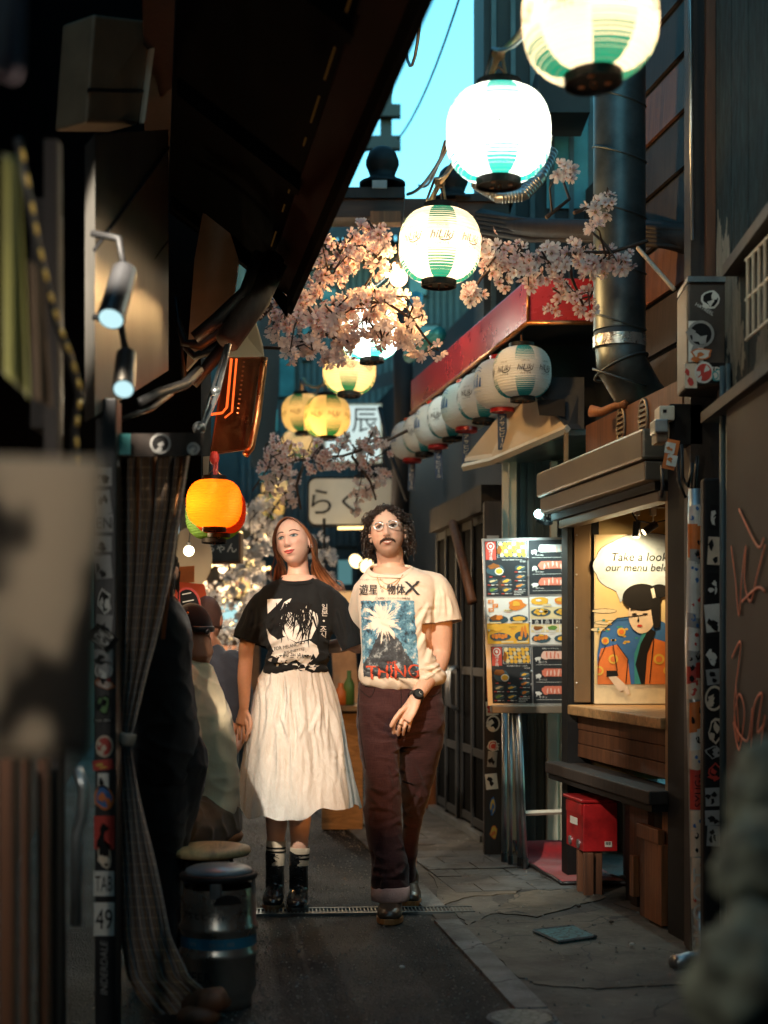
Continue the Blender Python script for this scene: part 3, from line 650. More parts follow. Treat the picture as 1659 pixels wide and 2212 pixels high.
for j in range(nv + 1):
    v = j / nv
    for i in range(nu + 1):
        u = i / nu; y = 6.98 + .92 * v; x = .80 + .34 * u - .17 * (y - 7.4) ; z = .022 + max(0, v - .80) ** 2 * 2.2 + .006 * math.sin(v * 9 + u * 3) ** 2
        y -= max(0, v - .85) ** 1.5 * .9
        vs.append((x, y, z))
b.add(vs, [(j * (nu + 1) + i, j * (nu + 1) + i + 1, (j + 1) * (nu + 1) + i + 1, (j + 1) * (nu + 1) + i) for j in range(nv) for i in range(nu)])
o = part('carpet', b, mt, M['redmat'], smooth=True); md = o.modifiers.new('t', 'SOLIDIFY'); md.thickness = .008
b = MB(); ring = [vs[j * (nu + 1)] for j in range(nv + 1)]; b.tube([(x, y, z + .002) for x, y, z in ring], .009, 6); b.tube([(x, y, z + .002) for x, y, z in vs[:nu + 1]], .009, 6); part('rubber_edge', b, mt, M['plastic'], smooth=True)

# ------------------------------------------------------------------ sliding doors further back
dd0, dd1 = V((.600, 8.50, 0)), V((.345, 10.15, 0))
sd = thing('sliding_doors', 'dark panelled sliding doors with steel handles behind the man', 'doors', (.5, 9.2, 0))
for k in range(4):
    a = dd0.lerp(dd1, k / 4 + .005); c = dd0.lerp(dd1, (k + 1) / 4 - .005); t = .02 * (k % 2)
    b = MB(); b.slab(a, c, .05, 1.98, .02 + t, .05 + t); dp = part('door', b, sd, M['void'])
    b = MB()
    for z in (.07, .5, 1.0, 1.93): b.slab(a, c, z, z + .05, .008 + t, .022 + t)
    for s in (0, .9): b.slab(a.lerp(c, s), a.lerp(c, s + .1), .05, 1.98, .004 + t, .018 + t)
    part('frame', b, dp, M['dark'])
    if k in (1, 2):
        e = a.lerp(c, .08 if k == 2 else .9); n = (dd1 - dd0).normalized(); n = V((n.y, -n.x, 0)); b = MB()
        b.tube([e + V((0, 0, 1.05)) - n * 0, e - n * .05 + V((0, 0, 1.02)), e - n * .055 + V((0, 0, .9)), e - n * .05 + V((0, 0, .80)), e + V((0, 0, .77))], .010, 8); part('handle', b, dp, M['steel'], smooth=True)
b = MB(); b.slab(dd0, dd1, 0.01, .05, -.03, .12); part('sill', b, sd, M['galv'])
b = MB(); b.slab(dd0, dd1, 1.99, 2.15, -.02, .12); part('lintel', b, sd, M['woodd'])
b = MB(); b.tube([W(978, 1130, 9.0), W(1000, 1215, 8.7), W(1020, 1300, 8.5)], .03, 8); pp_ = solo('rough_pole', b, M['wood'], W(978, 1130, 9), True, label='rough slanting timber pole leaning over the dark sliding doors', cat='pole')

# sticker helpers -------------------------------------------------------
STK = ['white', 'print_red', 'print_orange', 'print_blue', 'print_yellow', 'print_teal', 'print_grey', 'ink', 'print_green', 'print_skin']
def sticker(par, c, right, up, w, h, bg='white', fg='ink', txt=None, kind='rect', shear=0, tilt=0, lift=.002, extra=None):
    right = V(right).normalized(); up = V(up).normalized(); n = right.cross(up)
    if tilt: Rm = Matrix.Rotation(tilt, 3, n); right = Rm @ right; up = Rm @ up
    c = V(c) + n * lift; b = MB(); b.m(M[bg])
    if kind == 'rect': pts = [(-.5, -.5), (.5, -.5), (.5, .5), (-.5, .5)]
    elif kind == 'round': pts = [(.5 * math.cos(2 * PI * i / 18), .5 * math.sin(2 * PI * i / 18)) for i in range(18)]
    else:
        r2 = random.Random(int(c.z * 1e4)); pts = [((.42 + r2.uniform(-.1, .12)) * math.cos(2 * PI * i / 11), (.42 + r2.uniform(-.1, .12)) * math.sin(2 * PI * i / 11)) for i in range(11)]
    b.poly([c + right * (x * w) + up * (y * h) for x, y in pts])
    if kind != 'rect' or extra:
        b.m(M[extra or fg]); b.poly([c + n * .0008 + right * (x * w * .8) + up * (y * h * .8) for x, y in pts])
    if txt is not None:
        b.m(M[fg if kind == 'rect' and not extra else bg]); put_text(b, txt, c + n * .0008, right, up, h=h * .6 if '\n' not in txt else h * .86, w=w * .84, shear=shear, lift=.0008)
    else:
        r2 = random.Random(int(c.z * 7919)); b.m(M[bg if (kind != 'rect' or extra) else fg])
        for _ in range(3):
            x0, y0 = r2.uniform(-.3, .15), r2.uniform(-.35, .2); q = [(x0 + r2.uniform(.05, .3) * math.cos(k * 1.05), y0 + r2.uniform(.05, .26) * math.sin(k * 1.05)) for k in range(6)]
            b.poly([c + n * (.0016 + .0004 * _) + right * (x * w) + up * (y * h) for x, y in q])
    return part('sticker', b, par, fix=False)
# narrow sticker-covered post beside the menu
sp1 = thing('stickered_post', 'narrow dark post covered with stickers left of the menu board', 'post', (W(1066, 1850, 8.0).x, 8.0, 0))
xl, xr = W(1046, 0, 8.0).x, W(1084, 0, 8.0).x
b = MB(); b.box(((xl + xr) / 2, 8.05, 1.0), (xr - xl, .1, 2.0)); o = part('post', b, sp1, M['woodd']); bevel(o, .004)
for py, h, w, bg, fg, tx, kd in ((1180, 46, 26, 'print_grey', 'ink', None, 'rect'), (1240, 34, 22, 'ink', 'white', None, 'round'), (1300, 24, 22, 'white', 'ink', None, 'blob'), (1352, 30, 20, 'print_orange', 'white', None, 'rect'), (1398, 40, 24, 'white', 'ink', None, 'rect'),
                             (1440, 34, 26, 'white', 'print_red', None, 'rect'), (1482, 52, 26, 'print_orange', 'ink', '路上\n喫煙\n禁止', 'rect'), (1530, 30, 26, 'white', 'print_red', None, 'rect'), (1563, 36, 30, 'white', 'ink', None, 'round'),
                             (1612, 26, 28, 'white', 'print_red', 'ICE', 'blob'), (1640, 34, 20, 'print_grey', 'ink', None, 'rect'), (1688, 34, 26, 'white', 'ink', None, 'rect'), (1742, 44, 14, 'print_blue', 'print_yellow', None, 'blob'), (1798, 30, 20, 'print_orange', 'print_yellow', None, 'blob')):
    sticker(sp1, W(1064 + rnd.uniform(-3, 3), py, 8.0), (1, 0, 0), (0, 0, 1), w * 8 / FPX, h * 8 / FPX, bg, fg, tx, kd, tilt=rnd.uniform(-.12, .12))

# ------------------------------------------------------------------ right edge: pipes, meter boxes, walls
pp1 = thing('stickered_pipe', 'pipe wrapped in layered torn stickers nearest the black shop frame', 'pipe', (W(1498, 0, 5.35).x, 5.35, 0))
c = W(1498, 0, 5.35); b = MB(); b.tube([V((c.x + .012, 5.35, 1.78)), V((c.x, 5.35, 1.2)), V((c.x + .025, 5.35, .06)), V((c.x + .02, 5.3, .03)), V((c.x - .10, 5.2, .03))], .031, 14); part('pipe', b, pp1, M['galv'], smooth=True)
pp2 = thing('stickered_conduit', 'second stickered conduit standing right of the layered pipe', 'pipe', (W(1542, 0, 5.15).x, 5.15, 0))
c2 = W(1542, 0, 5.15); b = MB(); b.box((c2.x, 5.18, .9), (.075, .06, 1.8)); o = part('pipe', b, pp2, M['blackm']); bevel(o, .01)
words = [None]
def wrap(par, cx, Y, z, w, h, r, bg, fg, txt, tilt=0):
    """sticker bent round a pipe"""
    b = MB(); k = 8; b.m(M[bg]); vs = []
    for i in range(k + 1):
        x = (i / k - .5) * w; a = x / r
        for s in (-.5, .5): vs.append((cx + (r + .0015) * math.sin(a), Y - (r + .0015) * math.cos(a), z + s * h + x * tilt))
    b.add(vs, [(2 * i, 2 * i + 2, 2 * i + 3, 2 * i + 1) for i in range(k)])
    if not txt:
        b.m(M[fg])
        for _ in range(3):
            x0, z0, s_ = rnd.uniform(-.3, .3) * w, z + rnd.uniform(-.32, .32) * h, rnd.uniform(.006, .013); b.add([(cx + (r + .0024) * math.sin((x0 + s_ * math.cos(a) * rnd.uniform(.4, 1)) / r), Y - (r + .0024) * math.cos((x0 + s_ * math.cos(a)) / r), z0 + s_ * 1.4 * math.sin(a) * rnd.uniform(.5, 1)) for a in np.linspace(0, 2 * PI, 8)[:-1]], [tuple(range(7))])
    else:
        b.m(M[fg]); tv, tf, asp = text2d(txt); hh = min(h * .7, w * .8 / asp) if asp < 2.2 else None
        if hh is None:   # long word runs up the pipe
            hh = min(w * .7, h * .85 / asp); b.add([(cx + (r + .0025) * math.sin(-y * hh / r), Y - (r + .0025) * math.cos(-y * hh / r), z + x * hh) for x, y in tv], tf)
        else: b.add([(cx + (r + .0025) * math.sin(x * hh / r), Y - (r + .0025) * math.cos(x * hh / r), z + y * hh) for x, y in tv], tf)
    return part('sticker', b, par, fix=False)
z = 1.72; i = 0
def pipe_x(z): return c.x + (.012 * (z - 1.2) / .58 if z > 1.2 else .025 * (1.2 - z) / 1.14)
while z > .28:
    h = rnd.uniform(.05, .13); bg = rnd.choice(['white', 'white', 'print_skin', 'print_grey', 'print_grey', 'print_red', 'print_orange', 'white', 'white', 'print_skin', 'ink'])
    if .60 < z < .75 and i < 90: bg, txt, h = 'print_red', 'SMUGA', .15; i = 99
    else: txt = rnd.choice(words + [None] * 8)
    wrap(pp1, pipe_x(z - h / 2), 5.35, z - h / 2, rnd.uniform(.05, .085), h, .031, bg, rnd.choice(['ink', 'print_red', 'print_blue']) if bg != 'ink' else 'white', txt, rnd.uniform(-.2, .2))
    z -= h * rnd.uniform(.75, 1.1); i += 1
b = MB(); b.m(M['white']); put_text(b, 'SKOOT', (pipe_x(.22) - .0, 5.315, .21), (0, 0, 1), (-1, 0, 0), w=.30); part('marker_tag', b, pp1, fix=False)
z = 1.70
while z > .45:
    h = rnd.uniform(.05, .11); bg = rnd.choice(['white', 'ink', 'ink', 'print_grey', 'print_grey', 'print_skin', 'white', 'print_red', 'ink', 'print_yellow', 'print_grey'])
    sticker(pp2, (c2.x + rnd.uniform(-.006, .006), 5.148, z - h / 2), (1, 0, 0), (0, 0, 1), rnd.uniform(.045, .07), h, bg, 'white' if bg == 'ink' else 'ink', rnd.choice(words + [None] * 9), rnd.choice(['rect', 'rect', 'blob', 'round']), tilt=rnd.uniform(-.15, .15))
    z -= h * rnd.uniform(.9, 1.5)
for k, (px, Y, w, z1) in enumerate(((1522, 5.3, .03, 1.75), (1566, 5.1, .025, 2.2), (1578, 5.05, .018, 2.2))):
    b = MB(); cc = W(px, 0, Y); b.tube([(cc.x, Y + .03, 0), (cc.x, Y + .03, z1)], w / 2, 10)
    solo('conduit_pipe', b, M['tealb' if k else 'blackm'], (cc.x, Y + .03, 0), True, label=['bare black pipe between the two stickered pipes', 'thin blue grey conduit beside the second stickered pipe', 'thinnest conduit pipe next to the graffiti wall'][k], cat='pipe')
# meter box with stickers
mx = thing('meter_box', 'grey utility box plastered with stickers high on the dark post', 'utility box', W(1515, 840, 5.3))
p = [W(1462, 640, 5.45), W(1484, 612, 5.2), W(1570, 602, 5.2), W(1570, 640, 5.5)]; zt, zb = W(0, 610, 5.2).z, W(0, 832, 5.2).z
b = MB(); b.hexa([V((q.x, q.y, zb)) for q in p] + [V((q.x, q.y, zt)) for q in p]); o = part('box', b, mx, pm('grey_brown_box', (.05, .036, .026), .55, var=.4, scale=6, bump=.2)); bevel(o, .01)
b = MB(); b.hexa([V((q.x, q.y - .01, zt)) for q in p] + [V((q.x, q.y - .01, zt + .02)) for q in p]); part('lid', b, mx, M['galv'])
u_, up_ = (1, 0, 0), (0, 0, 1); Yb = 5.198
sticker(mx, W(1536, 645, Yb), u_, up_, .075, .085, 'white', 'ink', None, 'blob'); b = MB(); b.m(M['white']); put_text(b, 'HATREEL', W(1522, 668, Yb - .004), (.85, 0, -.5), (.5, 0, .85), w=.075); part('sticker', b, mx, fix=False)
sticker(mx, W(1503, 738, Yb), u_, up_, .055, .15, 'white', 'print_grey', None); sticker(mx, W(1513, 722, Yb), u_, up_, .10, .10, 'print_grey', 'ink', None, 'round', lift=.004); sticker(mx, W(1514, 765, Yb), u_, up_, .09, .06, 'print_orange', 'white', None, 'blob', lift=.005)
sticker(mx, W(1520, 805, Yb), u_, up_, .07, .08, 'white', 'print_red', None, 'round', lift=.004); sticker(mx, W(1548, 806, Yb), u_, up_, .08, .075, 'ink', 'white', 'TDS', 'rect', lift=.003); sticker(mx, W(1550, 812, Yb), u_, up_, .05, .05, 'print_teal', 'white', 'DF', 'blob', lift=.006)
sticker(mx, W(1492, 812, Yb), u_, up_, .045, .09, 'print_skin', 'print_red', None, lift=.003)
db = thing('dark_post', 'thick dark timber post carrying the meter boxes at the right', 'post', W(1530, 2000, 5.4))
b = MB(); x0, x1 = W(1492, 0, 5.5).x, W(1585, 0, 5.5).x; b.box(((x0 + x1) / 2, 5.56, 2.2), (x1 - x0, .12, 4.4)); part('post', b, db, M['woodd'])
b = MB(); b.box((x0 + .07, 5.48, 3.2), (.035, .03, 1.9)); part('peeling_strip', b, db, M['wood'])
b = MB(); b.tube([(x0 - .02, 5.46, 4.4), (x0 + .0, 5.46, 2.75)], .008, 6); b.tube([(x0 + .115, 5.46, 4.4), (x0 + .125, 5.46, 2.5)], .012, 6); part('thin_pipe', b, db, M['galv'], smooth=True)
sw = thing('switch_box', 'stack of small grey switch boxes above the orange tag', 'switch box', W(1450, 920, 5.55))
for (x0, y0, x1, y1, Y, m) in ((1424, 876, 1458, 908, 5.45, 'cream'), (1414, 905, 1444, 934, 5.42, 'galv'), (1418, 932, 1444, 955, 5.45, 'bronze'), (1446, 872, 1520, 962, 5.5, 'blackm')):
    a, c_ = W(x0, y1, Y), W(x1, y0, Y); b = MB(); b.box(((a.x + c_.x) / 2, Y + .05, (a.z + c_.z) / 2), (c_.x - a.x, .1, c_.z - a.z)); o = part('box', b, sw, M[m]); bevel(o, .005)
b = MB(); a = W(1436, 888, 5.449); b.m(M['ink']).box(a, (.014, .002, .012)); part('display', b, sw)
ot = thing('orange_tag', 'orange and white tag hanging on cables under the grey switch boxes', 'tag', W(1450, 950, 5.5))
sticker(ot, W(1449, 982, 5.42), (.98, 0, -.2), (.2, 0, .98), .048, .115, 'print_orange', 'white', None); 
for yy in (968, 995): sticker(ot, W(1447 + (yy - 968) * .15, yy, 5.416), (.98, 0, -.2), (.2, 0, .98), .038, .042, 'white', 'print_orange', None, lift=.003)
b = MB()
for k, pts in enumerate([[(1430, 1005), (1432, 1050), (1428, 1075)], [(1462, 960), (1466, 1040), (1480, 1075), (1500, 1062), (1506, 985)], [(1472, 960), (1474, 1030), (1486, 1052), (1496, 1000)]]): b.tube([W(x, y, 5.45 - .02 * k) for x, y in pts], .007, 6)
part('cables', b, ot, M['cable'], smooth=True)
# graffiti wall
gw = thing('graffiti_wall', 'dark brown lacquered wall panel with orange graffiti at the right edge', 'wall', (1.185, 4.6, 0))
b = MB(); b.slab((1.175, 2.6), (1.205, 5.0), 0, 2.02, 0, .06); part('panel', b, gw, pm('brown_lacquer', (.018, .0075, .004), .7, .0, var=.45, scale=2.5, bump=.15, bscale=12, spec=.25))
M['spray'] = pm('orange_spray_paint', (.55, .12, .05), .6)
def gp(px, py):   # on the wall plane x = 1.175+.0125*(y-2.6)
    Y = 4.7
    for _ in range(6): Y = (1.175 + .0125 * (Y - 2.6)) * FPX / (px - 829.5)
    p = W(px, py, Y); p.x -= .006; return p
for st_ in ([(1583, 1180), (1592, 1250), (1600, 1330), (1606, 1250), (1615, 1180), (1612, 1255), (1625, 1300), (1640, 1240), (1659, 1170)], [(1600, 1100), (1640, 1180), (1655, 1160)], [(1585, 1420), (1604, 1390), (1590, 1520), (1600, 1600), (1592, 1460)],
            [(1606, 1300), (1640, 1270), (1659, 1280)], [(1588, 1560), (1600, 1620), (1612, 1540), (1600, 1500), (1590, 1560), (1618, 1600), (1630, 1520)], [(1625, 1640), (1632, 1530), (1650, 1500), (1640, 1580), (1657, 1560)], [(1635, 1690), (1648, 1600), (1658, 1540)]):
    b = MB(); pts = []; raw = [gp(x, y) for x, y in st_]
    for i in range(len(raw) - 1):
        a0, a1, a2, a3 = raw[max(i - 1, 0)], raw[i], raw[i + 1], raw[min(i + 2, len(raw) - 1)]
        for k in range(6):
            t = k / 6; pts.append(.5 * ((2 * a1) + (a2 - a0) * t + (2 * a0 - 5 * a1 + 4 * a2 - a3) * t * t + (3 * a1 - a0 - 3 * a2 + a3) * t ** 3))
    b.tube(pts, [(.0012, .0055)] * len(pts), 6, side=(1, 0, 0)); part('graffiti_stroke', b, gw, M['spray'], smooth=True)
# peeling upper wall at the right edge
def peel():
    t = NT('peeling_paint'); n = t.noise(3.2, 7, .62, t.mapping((1, 1, .45))); s = t.noise(30, 3, .7, t.mapping((1, 1, .3)))
    z = t.node('SeparateXYZ'); t.l.new(t.tc.outputs['Object'], z.inputs[0])
    k = t.math('ADD', t.math('MULTIPLY', n, 2.2), t.math('MULTIPLY', z.outputs[2], -.34)); k = t.math('SUBTRACT', k, .46)
    f = t.math('GREATER_THAN', k, .62)
    c = t.mix(f, t.ramp(s, [(.4, (.002, .006, .008)), (.7, (.008, .026, .030))]), t.ramp(s, [(.3, (.09, .085, .07)), (.7, (.17, .16, .135))]))
    return t.done(t.bsdf(c, .85, 0, spec=.15, normal=t.bump(t.math('ADD', t.math('MULTIPLY', f, .6), s), .7, .006)))
uw = thing('peeling_wall', 'upper wall of vertical boards with peeling dark paint at the right edge', 'wall', (1.25, 4.8, 2.05))
for k in range(7):
    a = 3.6 + k * .25; b = MB(); b.slab((1.215 + .012 * (a - 2.6), a), (1.215 + .012 * (a - 2.35), a + .244), 2.06, 4.6, 0, .03); part('board', b, uw, M.setdefault('peel', peel()))
b = MB(); b.slab((1.16, 3.5), (1.20, 5.3), 2.02, 2.06, -.02, .1); part('ledge', b, uw, M['woodd'])
b = MB(); b.slab((1.15, 3.5), (1.22, 5.0), 2.49, 2.53, -.03, .05); part('ledge', b, uw, M['woodd'])
vg = thing('window_grille', 'small barred window grille on the upper right wall', 'grille', (1.22, 4.45, 2.2))
b = MB()
for k in range(6): b.tube([(1.19, 4.30 + k * .07, 2.20), (1.19, 4.30 + k * .07, 2.46)], .006, 6)
for z in (2.2, 2.33, 2.46): b.tube([(1.192, 4.27, z), (1.192, 4.68, z)], .006, 6)
part('bars', b, vg, M['cream'])
# siding, duct and building mass behind

rb = thing('right_building', 'dark timber building rising above the takeaway window on the right', 'building', (1.5, 7, 0))
b = MB(); b.slab((R(5.6), 5.6), (R(7.4), 7.4), 2.10, 5.2, .40, .5); b.slab((1.75, 2.2), (1.75, 5.55), 0, 5.4, .1, .3); b.slab((R(7.9), 7.9), (R(24), 24), 0, 4.0, .55, .7); part('wall', b, rb, M['dark'])
for k in range(11):
    z0 = 2.1 + k * .27; b = MB(); b.hexa([RF(5.62, .36) + V((0, 0, z0)), RF(5.62, .38) + V((0, 0, z0)), RF(7.3, .38) + V((0, 0, z0)), RF(7.3, .36) + V((0, 0, z0)), RF(5.62, .375) + V((0, 0, z0 + .25)), RF(5.62, .38) + V((0, 0, z0 + .25)), RF(7.3, .38) + V((0, 0, z0 + .25)), RF(7.3, .375) + V((0, 0, z0 + .25))])
    part('siding_board', b, rb, M['woodd' if k % 3 else 'wood'])
b = MB(); x0, x1 = W(1045, 0, 8.8).x, W(1270, 0, 8.8).x; b.box(((x0 + x1) / 2, 9.3, 4.2), (x1 - x0, 1.0, 3.0)); part('upper_storey', b, rb, M['dark'])
for k in range(6):
    xx = x0 + .06 + k * .12; b = MB(); b.box((xx, 8.79, 4.2), (.03, .03, 3.0)); part('batten', b, rb, M['tealb'])
b = MB(); b.box((W(1130, 0, 8.6).x, 8.7, W(0, 205, 8.6).z), (.42, .16, .05)); b.box((W(1210, 0, 8.5).x, 8.5, W(0, 215, 8.5).z), (.3, .4, .3)); part('hanging_unit', b, rb, M['dark'])
b = MB(); xq0, xq1 = W(1165, 0, 9.2).x, W(1285, 0, 9.2).x; b.quad((xq0, 8.78, W(0, 450, 8.78).z), (xq1 + .1, 8.78, W(0, 450, 8.78).z), (xq1 + .1, 8.78, W(0, 180, 8.78).z), (xq0, 8.78, W(0, 290, 8.78).z)); part('tarp', b, rb, pm('blue_green_sheet', (.05, .22, .25), .5, var=.3, scale=4))
du = thing('exhaust_duct', 'large round spiral exhaust duct with a taped elbow beside the awning', 'duct', W(1340, 600, 6.7))
dx, dy, dr_ = W(1338, 0, 6.7).x, 6.7, .122
b = MB(); b.tube([(dx, dy, 5.0), (dx, dy, W(0, 715, 6.7).z)], dr_, 40, caps=False); part('pipe', b, du, M['duct'], smooth=True)
for k in range(9):
    z = 4.55 - k * .262; b = MB(); b.tube([(dx + (dr_ + .001) * math.cos(a), dy + (dr_ + .001) * math.sin(a), z + .05 * math.sin(a - .9)) for a in np.linspace(0, 2 * PI, 33)], .0055, 6); part('seam', b, du, M['duct'], smooth=True)
zz = W(0, 715, 6.7).z
b = MB(); b.tube([(dx, dy, zz), (dx + .01, dy, zz - .16), (dx + .12, dy + .10, zz - .30), (dx + .32, dy + .3, zz - .42)], [.121, .119, .115, .11], 40); part('elbow', b, du, M['duct'], smooth=True)
b = MB(); b.tube([(dx, dy, W(0, 728, 6.7).z), (dx, dy, W(0, 752, 6.7).z)], .1255, 40, caps=False); part('tape_band', b, du, pm('foil_tape', (.62, .60, .55), .28, .8, var=.3, scale=14, bump=.8, bscale=40), smooth=True)
for z_, dz in ((zz - .17, 0),): 
    b = MB(); b.tube([(dx + .008 + .123 * math.cos(a), dy + .123 * math.sin(a), z_ + .055 * math.cos(a + .4)) for a in np.linspace(0, 2 * PI, 33)], .006, 6); part('seam', b, du, M['duct'], smooth=True)
# oval vents on brown board over the shutter
vb = thing('vent_board', 'brown board with two oval louvred vents above the roller shutter', 'vent', W(1340, 920, 6.6))
b = MB(); b.slab((R(6.0), 6.0), (R(7.3), 7.3), 2.09, 2.32, .10, .13); part('board', b, vb, M['wood'])
for px, Y in ((1322, 6.75), (1363, 6.45)):
    c3 = RF(Y, .095) + V((0, 0, W(0, 918 if Y > 6.6 else 902, Y).z)); b = MB(); b.tube([c3 + AX * (.052 * math.cos(a)) + V((0, 0, .085 * math.sin(a))) for a in np.linspace(0, 2 * PI, 29)], .009, 6); fr = part('rim', b, vb, M['bronze'], smooth=True)
    for k in range(6): b = MB(); z = -.06 + .024 * k; w = .05 * math.sqrt(max(.05, 1 - (z / .085) ** 2)); b.box(c3 + V((0, 0, z)), (.012, 2 * w, .012), Matrix.Rotation(math.atan2(AX.y, AX.x) - PI / 2, 3, 'Z')); part('louvre', b, vb, M['bronze'])
b = MB(); b.tube([W(1276, 888, 6.9), W(1300, 890, 6.85), W(1330, 876, 6.8), W(1352, 872, 6.7)], [(.03, .02), (.022, .016), (.018, .014), (.02, .016)], 10); solo('carved_bracket', b, M['woodo'], W(1300, 880, 6.85), True, label='carved wooden bracket arm sticking out above the shutter vents', cat='bracket')
# ------------------------------------------------------------------ paper lanterns
RL, HL = .175, .150       # body radius, half height
def lprof(z):             # radius of the paper body at height z
    t = max(-1, min(1, z / HL)); return .072 + (RL - .072) * (1 - abs(t) ** 2.6) ** .55
M['print_navy'] = pm('navy_tag', (.02, .05, .12), .5)
def paper(name, lit, style):
    t = NT(name); s = t.node('SeparateXYZ'); t.l.new(t.tc.outputs['Object'], s.inputs[0])
    z = s.outputs[2]; az = t.math('ABSOLUTE', t.math('DIVIDE', z, HL))
    white, teal = ((.80, .76, .66), (.008, .15, .12)) if lit else ((.78, .80, .80), (.02, .28, .34))
    if style == 'striped':
        ang = t.math('ARCTAN2', s.outputs[1], s.outputs[0]); fr = t.math('FRACT', t.math('ADD', t.math('MULTIPLY', ang, 4 / (2 * PI)), 4.5))
        pan = t.math('MULTIPLY', t.math('GREATER_THAN', fr, .27), t.math('LESS_THAN', fr, .73))
        st = t.math('FRACT', t.math('MULTIPLY', az, 15)); band = t.math('LESS_THAN', st, t.math('MULTIPLY', t.math('SUBTRACT', az, .22), 1.5))
        pan = t.math('MULTIPLY', pan, t.math('MULTIPLY', band, t.math('GREATER_THAN', az, .30)))
        c = t.mix(pan, white, teal)
    else:
        c = t.mix(0, style, style)
    rib = t.math('FRACT', t.math('MULTIPLY', z, 150))
    c = t.mix(t.math('MULTIPLY', t.math('LESS_THAN', rib, .16), .28), c, (.25, .2, .12))
    d = t.node('BsdfDiffuse'); t.l.new(c, d.inputs[0]); tr = t.node('BsdfTranslucent'); t.l.new(t.mix(1, c, ((.30, .30, .30) if style == 'striped' else (.07, .065, .06)) if lit else (1, 1, 1), 'MULTIPLY'), tr.inputs[0])
    m1 = t.node('MixShader'); m1.inputs[0].default_value = .55 if lit else .3; t.l.new(d.outputs[0], m1.inputs[1]); t.l.new(tr.outputs[0], m1.inputs[2])
    if not lit: return t.done(m1.outputs[0])
    tp = t.node('BsdfTransparent'); t.l.new(c, tp.inputs[0]); m2 = t.node('MixShader'); m2.inputs[0].default_value = .28 if style == 'striped' else .15
    t.l.new(m1.outputs[0], m2.inputs[1]); t.l.new(tp.outputs[0], m2.inputs[2])
    return t.done(m2.outputs[0])
M['paper_lit'] = paper('lit_striped_paper', True, 'striped'); M['paper_off'] = paper('unlit_striped_paper', False, 'striped')
M['paper_white'] = paper('unlit_white_paper', False, (.78, .80, .80)); M['paper_orange'] = paper('lit_orange_paper', True, (.85, .36, .05))
M['paper_green'] = paper('lit_green_paper', True, (.20, .42, .10)); M['paper_yellow'] = paper('lit_yellow_paper', True, (.80, .52, .08)); M['paper_red'] = paper('lit_red_paper', True, (.70, .10, .03))
def bodymesh(name, mat):
    b = MB(); n = 56; prof = []
    for i in range(n * 2 + 1):
        z = -HL + 2 * HL * i / (2 * n); prof.append((lprof(z) + (.0016 if i % 6 in (2, 3, 4) else -.0010), z))
    b.lathe(prof, 48); b.m(mat); b.mi = [0] * len(b.f); me = b.mesh(name, smooth=True); return me
def bend(b, body, phi, z0, h, lift=.003, shear=0, sx=1.0, spacing=1.0):
    vs, fs, asp = text2d(body, shear, spacing); out = []
    for x, y in vs:
        z = z0 + y * h; r = lprof(z) + lift; a = phi + x * h * sx / lprof(z0); out.append((r * math.cos(a), r * math.sin(a), z))
    b.add(out, fs)
def stroke2d(b, pts, w, phi, lift=.003):
    for (x0, y0), (x1, y1) in zip(pts[:-1], pts[1:]):
        q = [];
        for x, y in ((x0, y0 - w), (x1, y1 - w), (x1, y1 + w), (x0, y0 + w)):
            r = lprof(y) + lift; a = phi + x / RL; q.append((r * math.cos(a), r * math.sin(a), y))
        b.add(q, [(0, 1, 2, 3)])
def hili_print():
    b = MB(); b.m(M['ink'])
    for k in range(1):
        ph = 0
        bend(b, 'hiLiki', ph, .004, .034, shear=.32, sx=.92); bend(b, 'ハイリキ', ph, -.034, .014); bend(b, 'CHU-HI', ph, .042, .008, spacing=1.3)
        stroke2d(b, [(-.012, -.018), (.01, -.023), (.03, -.018), (.042, -.008)], .0025, ph)
    return b.mesh('logo_print')
def beer_print():
    b = MB(); b.m(M['print_blue'])
    for ph in (0,):
        for i in range(4):      # slanting pointed bars of the beer emblem
            x = -.045 + .03 * i; h = .028 + .012 * (i % 3); 
            for s in range(5):
                y0 = -.03 + s * (h + .03) / 5; y1 = y0 + (h + .03) / 5; q = []
                for xx, yy in ((x - .011 + .012 * s / 5, y0), (x + .011 + .006 * s / 5, y0), (x + .011 + .006 * (s + 1) / 5 - .003 * s, y1), (x - .011 + .014 * (s + 1) / 5, y1)):
                    r = lprof(yy) + .003; a = ph + xx / RL; q.append((r * math.cos(a), r * math.sin(a), yy))
                b.add(q, [(0, 1, 2, 3)])
        for s in (0, 1): stroke2d(b, [(.06 * math.cos(a), .065 - s * .018 + .030 * math.sin(a)) for a in np.linspace(.5, 2.7, 9)], .0022, ph)
        bend(b, 'アサヒビール', ph, -.055, .015)
    return b.mesh('emblem_print')
